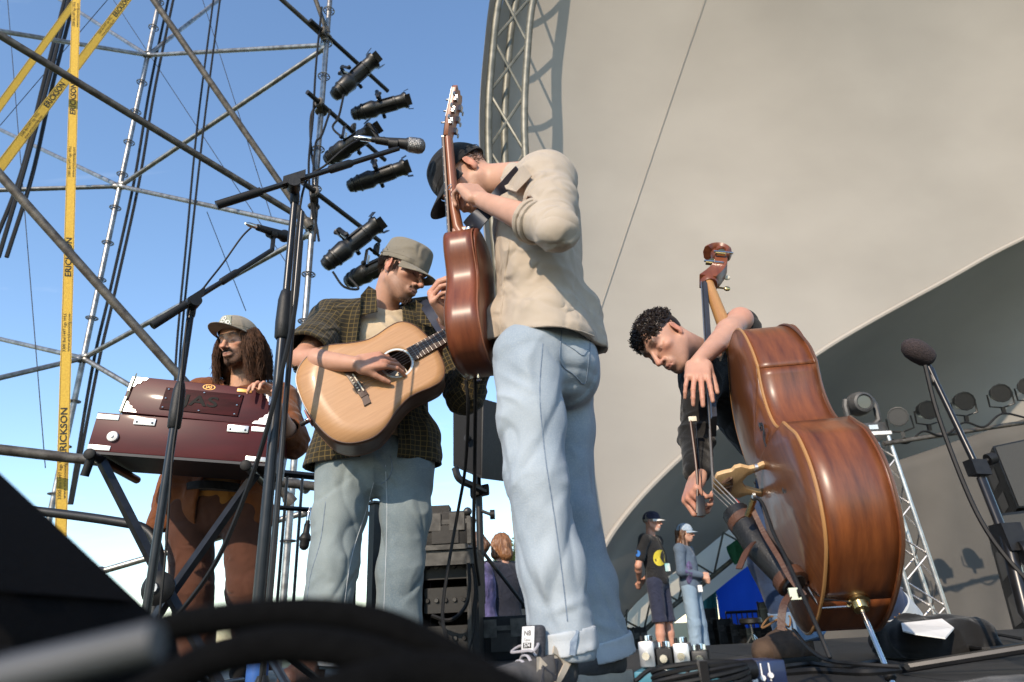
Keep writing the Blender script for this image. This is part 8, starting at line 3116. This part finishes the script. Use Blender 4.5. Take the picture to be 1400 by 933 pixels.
# cable coil with connector
cc_ = P(955, 926, 1.42)
coil = thing('cable_coil', 'tied coil of black cable in front of the teal board', 'cable', tuple(cc_ * V(1, 1, 0)))
for k in range(7):
    ph = k * .5
    pts_ = []
    for i in range(25):
        a_ = i / 24 * 2 * math.pi
        pts_.append(cc_ + V(.085 * math.cos(a_) * (1 + .03 * math.sin(ph)), .03 * math.sin(a_) + .004 * k - .03, .012 * math.sin(a_ + ph) + .004 * k - .01))
    MB().tube(pts_, .0045, 6).build('loop', M_rubber, coil)
MB().box(cc_ + V(.0, -.045, .0), V(.008, 0, 0), V(0, .012, 0), V(0, 0, .03)).build('tie', M_blackcloth, coil, bevel=.003)
q_ = P(985, 918, 1.45)
MB().lathe(q_, V(1, .1, 0), [(0, .009), (.03, .013), (.032, .017), (.065, .018), (.07, .014)], 14).build('connector', M_plastic, coil)
cable('floor_cable', 'black cable arching over the teal pedal board', [P(868, 932, 1.45), P(890, 916, 1.46), P(915, 922, 1.46), P(935, 932, 1.45)], .0045, 'cables on the stage floor')
cable('floor_cable', 'thin cable loop standing above the coil', [P(938, 922, 1.45), P(950, 908, 1.45), P(962, 912, 1.45), P(970, 926, 1.45)], .0025, 'cables on the stage floor')
for k, (pp, lab) in enumerate((([(1072, 912), (1110, 908), (1150, 912), (1200, 905), (1240, 912)], 'black cable running right from the blue box'), ([(1072, 920), (1120, 917), (1180, 920), (1230, 916)], 'lower black cable running right from the blue box'),
                               ([(1290, 872), (1330, 876), (1360, 868), (1400, 874)], 'black cable near the base of the right-hand mic stand'), ([(1240, 884), (1300, 880), (1345, 888), (1410, 880)], 'thick black cable across the lower right corner'))):
    cable('floor_cable', lab, [Pz(x, y, .02 + .01 * (k % 2)) for x, y in pp], .007, 'cables on the stage floor')

# dark cloth heap with a white sheet of paper
M_darkcloth = cloth('dark_stage_cloth', (0.006, 0.0058, 0.006), (0.01, 0.0095, 0.0095))


def heap(name, label, cat, x0, x1, y0, y1, hfun, m, seed, n=60):
    vs, fs = [], []
    for i in range(n + 1):
        for j in range(n // 2 + 1):
            u, v = i / n, j / (n // 2)
            x, y = x0 + (x1 - x0) * u, y0 + (y1 - y0) * v
            e_ = min(1, min(u, 1 - u) * 7, min(v, 1 - v) * 5)
            p = np.array([[x * 6, y * 6, seed]])
            r_ = float(ridge(p)[0]) * .5 + float(ridge(p * 2.3)[0]) * .3
            vs.append((x, y, .004 + hfun(u, v) * e_ * (.6 + .6 * r_)))
    m2 = n // 2 + 1
    fs = [(i * m2 + j, (i + 1) * m2 + j, (i + 1) * m2 + j + 1, i * m2 + j + 1) for i in range(n) for j in range(n // 2)]
    o = MB().add(vs, fs).build(name, m, smooth=70)
    return tag(o, label, cat)


heap('stage_cloth', 'crumpled dark cloth spread over the front of the stage at lower right', 'cloth', .42, 1.30, .62, 1.16, lambda u, v: .052, M_darkcloth, 3)
bgp = thing('instrument_bag', 'black soft bag at the foot of the truss tower with white paper on it', 'bag', tuple(P(1265, 880, 2.3) * V(1, 1, 0)))
bc = P(1268, 880, 2.35) * V(1, 1, 0)
Fb = Field(*bounds([bc + V(-.16, -.1, 0), bc + V(.22, .15, .15)], .06), .006)
Fb.box(bc + V(.02, 0, .05), V(.15, .12, .055), None, .04, .02)
Fb.cone(bc + V(-.05, 0, .08), bc + V(.10, 0, .07), .045, .04, .04)
Fb.cut(V(0, 0, .003), V(0, 0, -1))
v, f = Fb.mesh()
v = v + vnormals(v, f) * ((ridge(v * 16) ** 2 - .4) * .012)[:, None]
npmesh('bag_body', v, f, M_blackcloth, bgp)
pap = [P(1232, 852, 2.25), P(1288, 846, 2.28), P(1304, 858, 2.2), P(1292, 872, 2.1), P(1250, 866, 2.1), P(1234, 862, 2.15)]
po = MB().prism(pap, V(0, 0, -.004)).build('white_paper', M_white, smooth=0)
tag(po, 'white sheet of paper lying on the black bag', 'paper')

# ------------------------------------------------------------------ near the lens: monitor wedge and cables, out of focus
M_pit = mat('black_carpet', (0.0018, 0.0018, 0.002), .95, spec=.08, col2=(0.003, 0.003, 0.0032), nscale=200, bump=.3, bscale=300)
wx = thing('monitor_wedge', 'black stage monitor wedge, huge and blurred at the lower left corner', 'monitor', (-.5, .6, 0))
w0, w1 = P(-12, 632, .62), P(242, 868, .62)
sl_ = (w1 - w0)
prof_ = [V(w0[0] - .35, 0, .004), V(w0[0] - .35, 0, w0[2] + .22), V(w0[0], 0, w0[2]), V(w1[0], 0, w1[2]), V(w1[0] + .012, 0, w1[2] - .03), V(w1[0] + .02, 0, .004)]
prof_[1] = V(w0[0] - .30, 0, w0[2] + .30 * (w0[2] - w1[2]) / (w1[0] - w0[0]))
prof_[0] = V(w0[0] - .30, 0, .004)
prof_ = [prof_[0], prof_[1], prof_[3], prof_[4], prof_[5]]
MB().prism([p + V(0, .42, 0) for p in prof_], V(0, .2, 0)).build('cabinet', M_pit, wx, bevel=.006)
sn = nrm(np.cross(V(0, 1, 0), prof_[2] - prof_[1]));  sn = sn if sn[2] > 0 else -sn
gq = [prof_[1] * .95 + prof_[2] * .05, prof_[1] * .06 + prof_[2] * .94]
MB().add([gq[0] + V(0, .44, 0) + sn * .004, gq[1] + V(0, .44, 0) + sn * .004, gq[1] + V(0, .60, 0) + sn * .004, gq[0] + V(0, .60, 0) + sn * .004], [(0, 1, 2, 3)]).build('grille', M_pit, wx, smooth=0)
NC = 'thick cables lying close to the lens'
cable('thick_cable', 'thick blurred black cable arching across the foreground, upper one', [P(-60, 905, .36), P(60, 905, .34), P(190, 868, .33), P(300, 846, .33), P(420, 838, .33), P(520, 852, .33), P(600, 888, .33), P(670, 930, .33), P(710, 965, .33)], .0068, NC, m=M_pit, n=12)
cable('thick_cable', 'thick blurred black cable in the foreground, lower one', [P(180, 960, .31), P(280, 905, .31), P(380, 882, .31), P(480, 890, .31), P(560, 915, .31), P(640, 945, .31), P(700, 980, .31)], .0075, NC, m=M_pit, n=12)
cable('thick_cable', 'thick blurred black cable at the bottom centre edge', [P(360, 985, .30), P(480, 942, .30), P(580, 922, .31), P(670, 940, .31), P(740, 975, .31)], .0085, NC, m=M_pit, n=12)
cable('thick_cable', 'blurred pale grey cable end at the lower left corner', [P(-80, 950, .2), P(20, 922, .2), P(130, 896, .2), P(215, 876, .2)], .0052, NC, m=mat('pale_grey_cable', (0.07, 0.073, 0.08), .6, col2=(0.055, 0.058, 0.062), nscale=20), n=12)
bo_ = tag(MB().lathe(vert(352, 915, 2.6, .004), (0, 0, 1), [(0, .034), (.005, .037), (.15, .037), (.17, .03), (.19, .014), (.22, .013), (.222, .016), (.235, .016)], 16).build('water_bottle', mat('blue_plastic', (0.05, 0.14, 0.4), .3, col2=(0.04, 0.1, 0.32), nscale=10)), 'blue water bottle standing on the floor behind the tall mic stand', 'bottle')
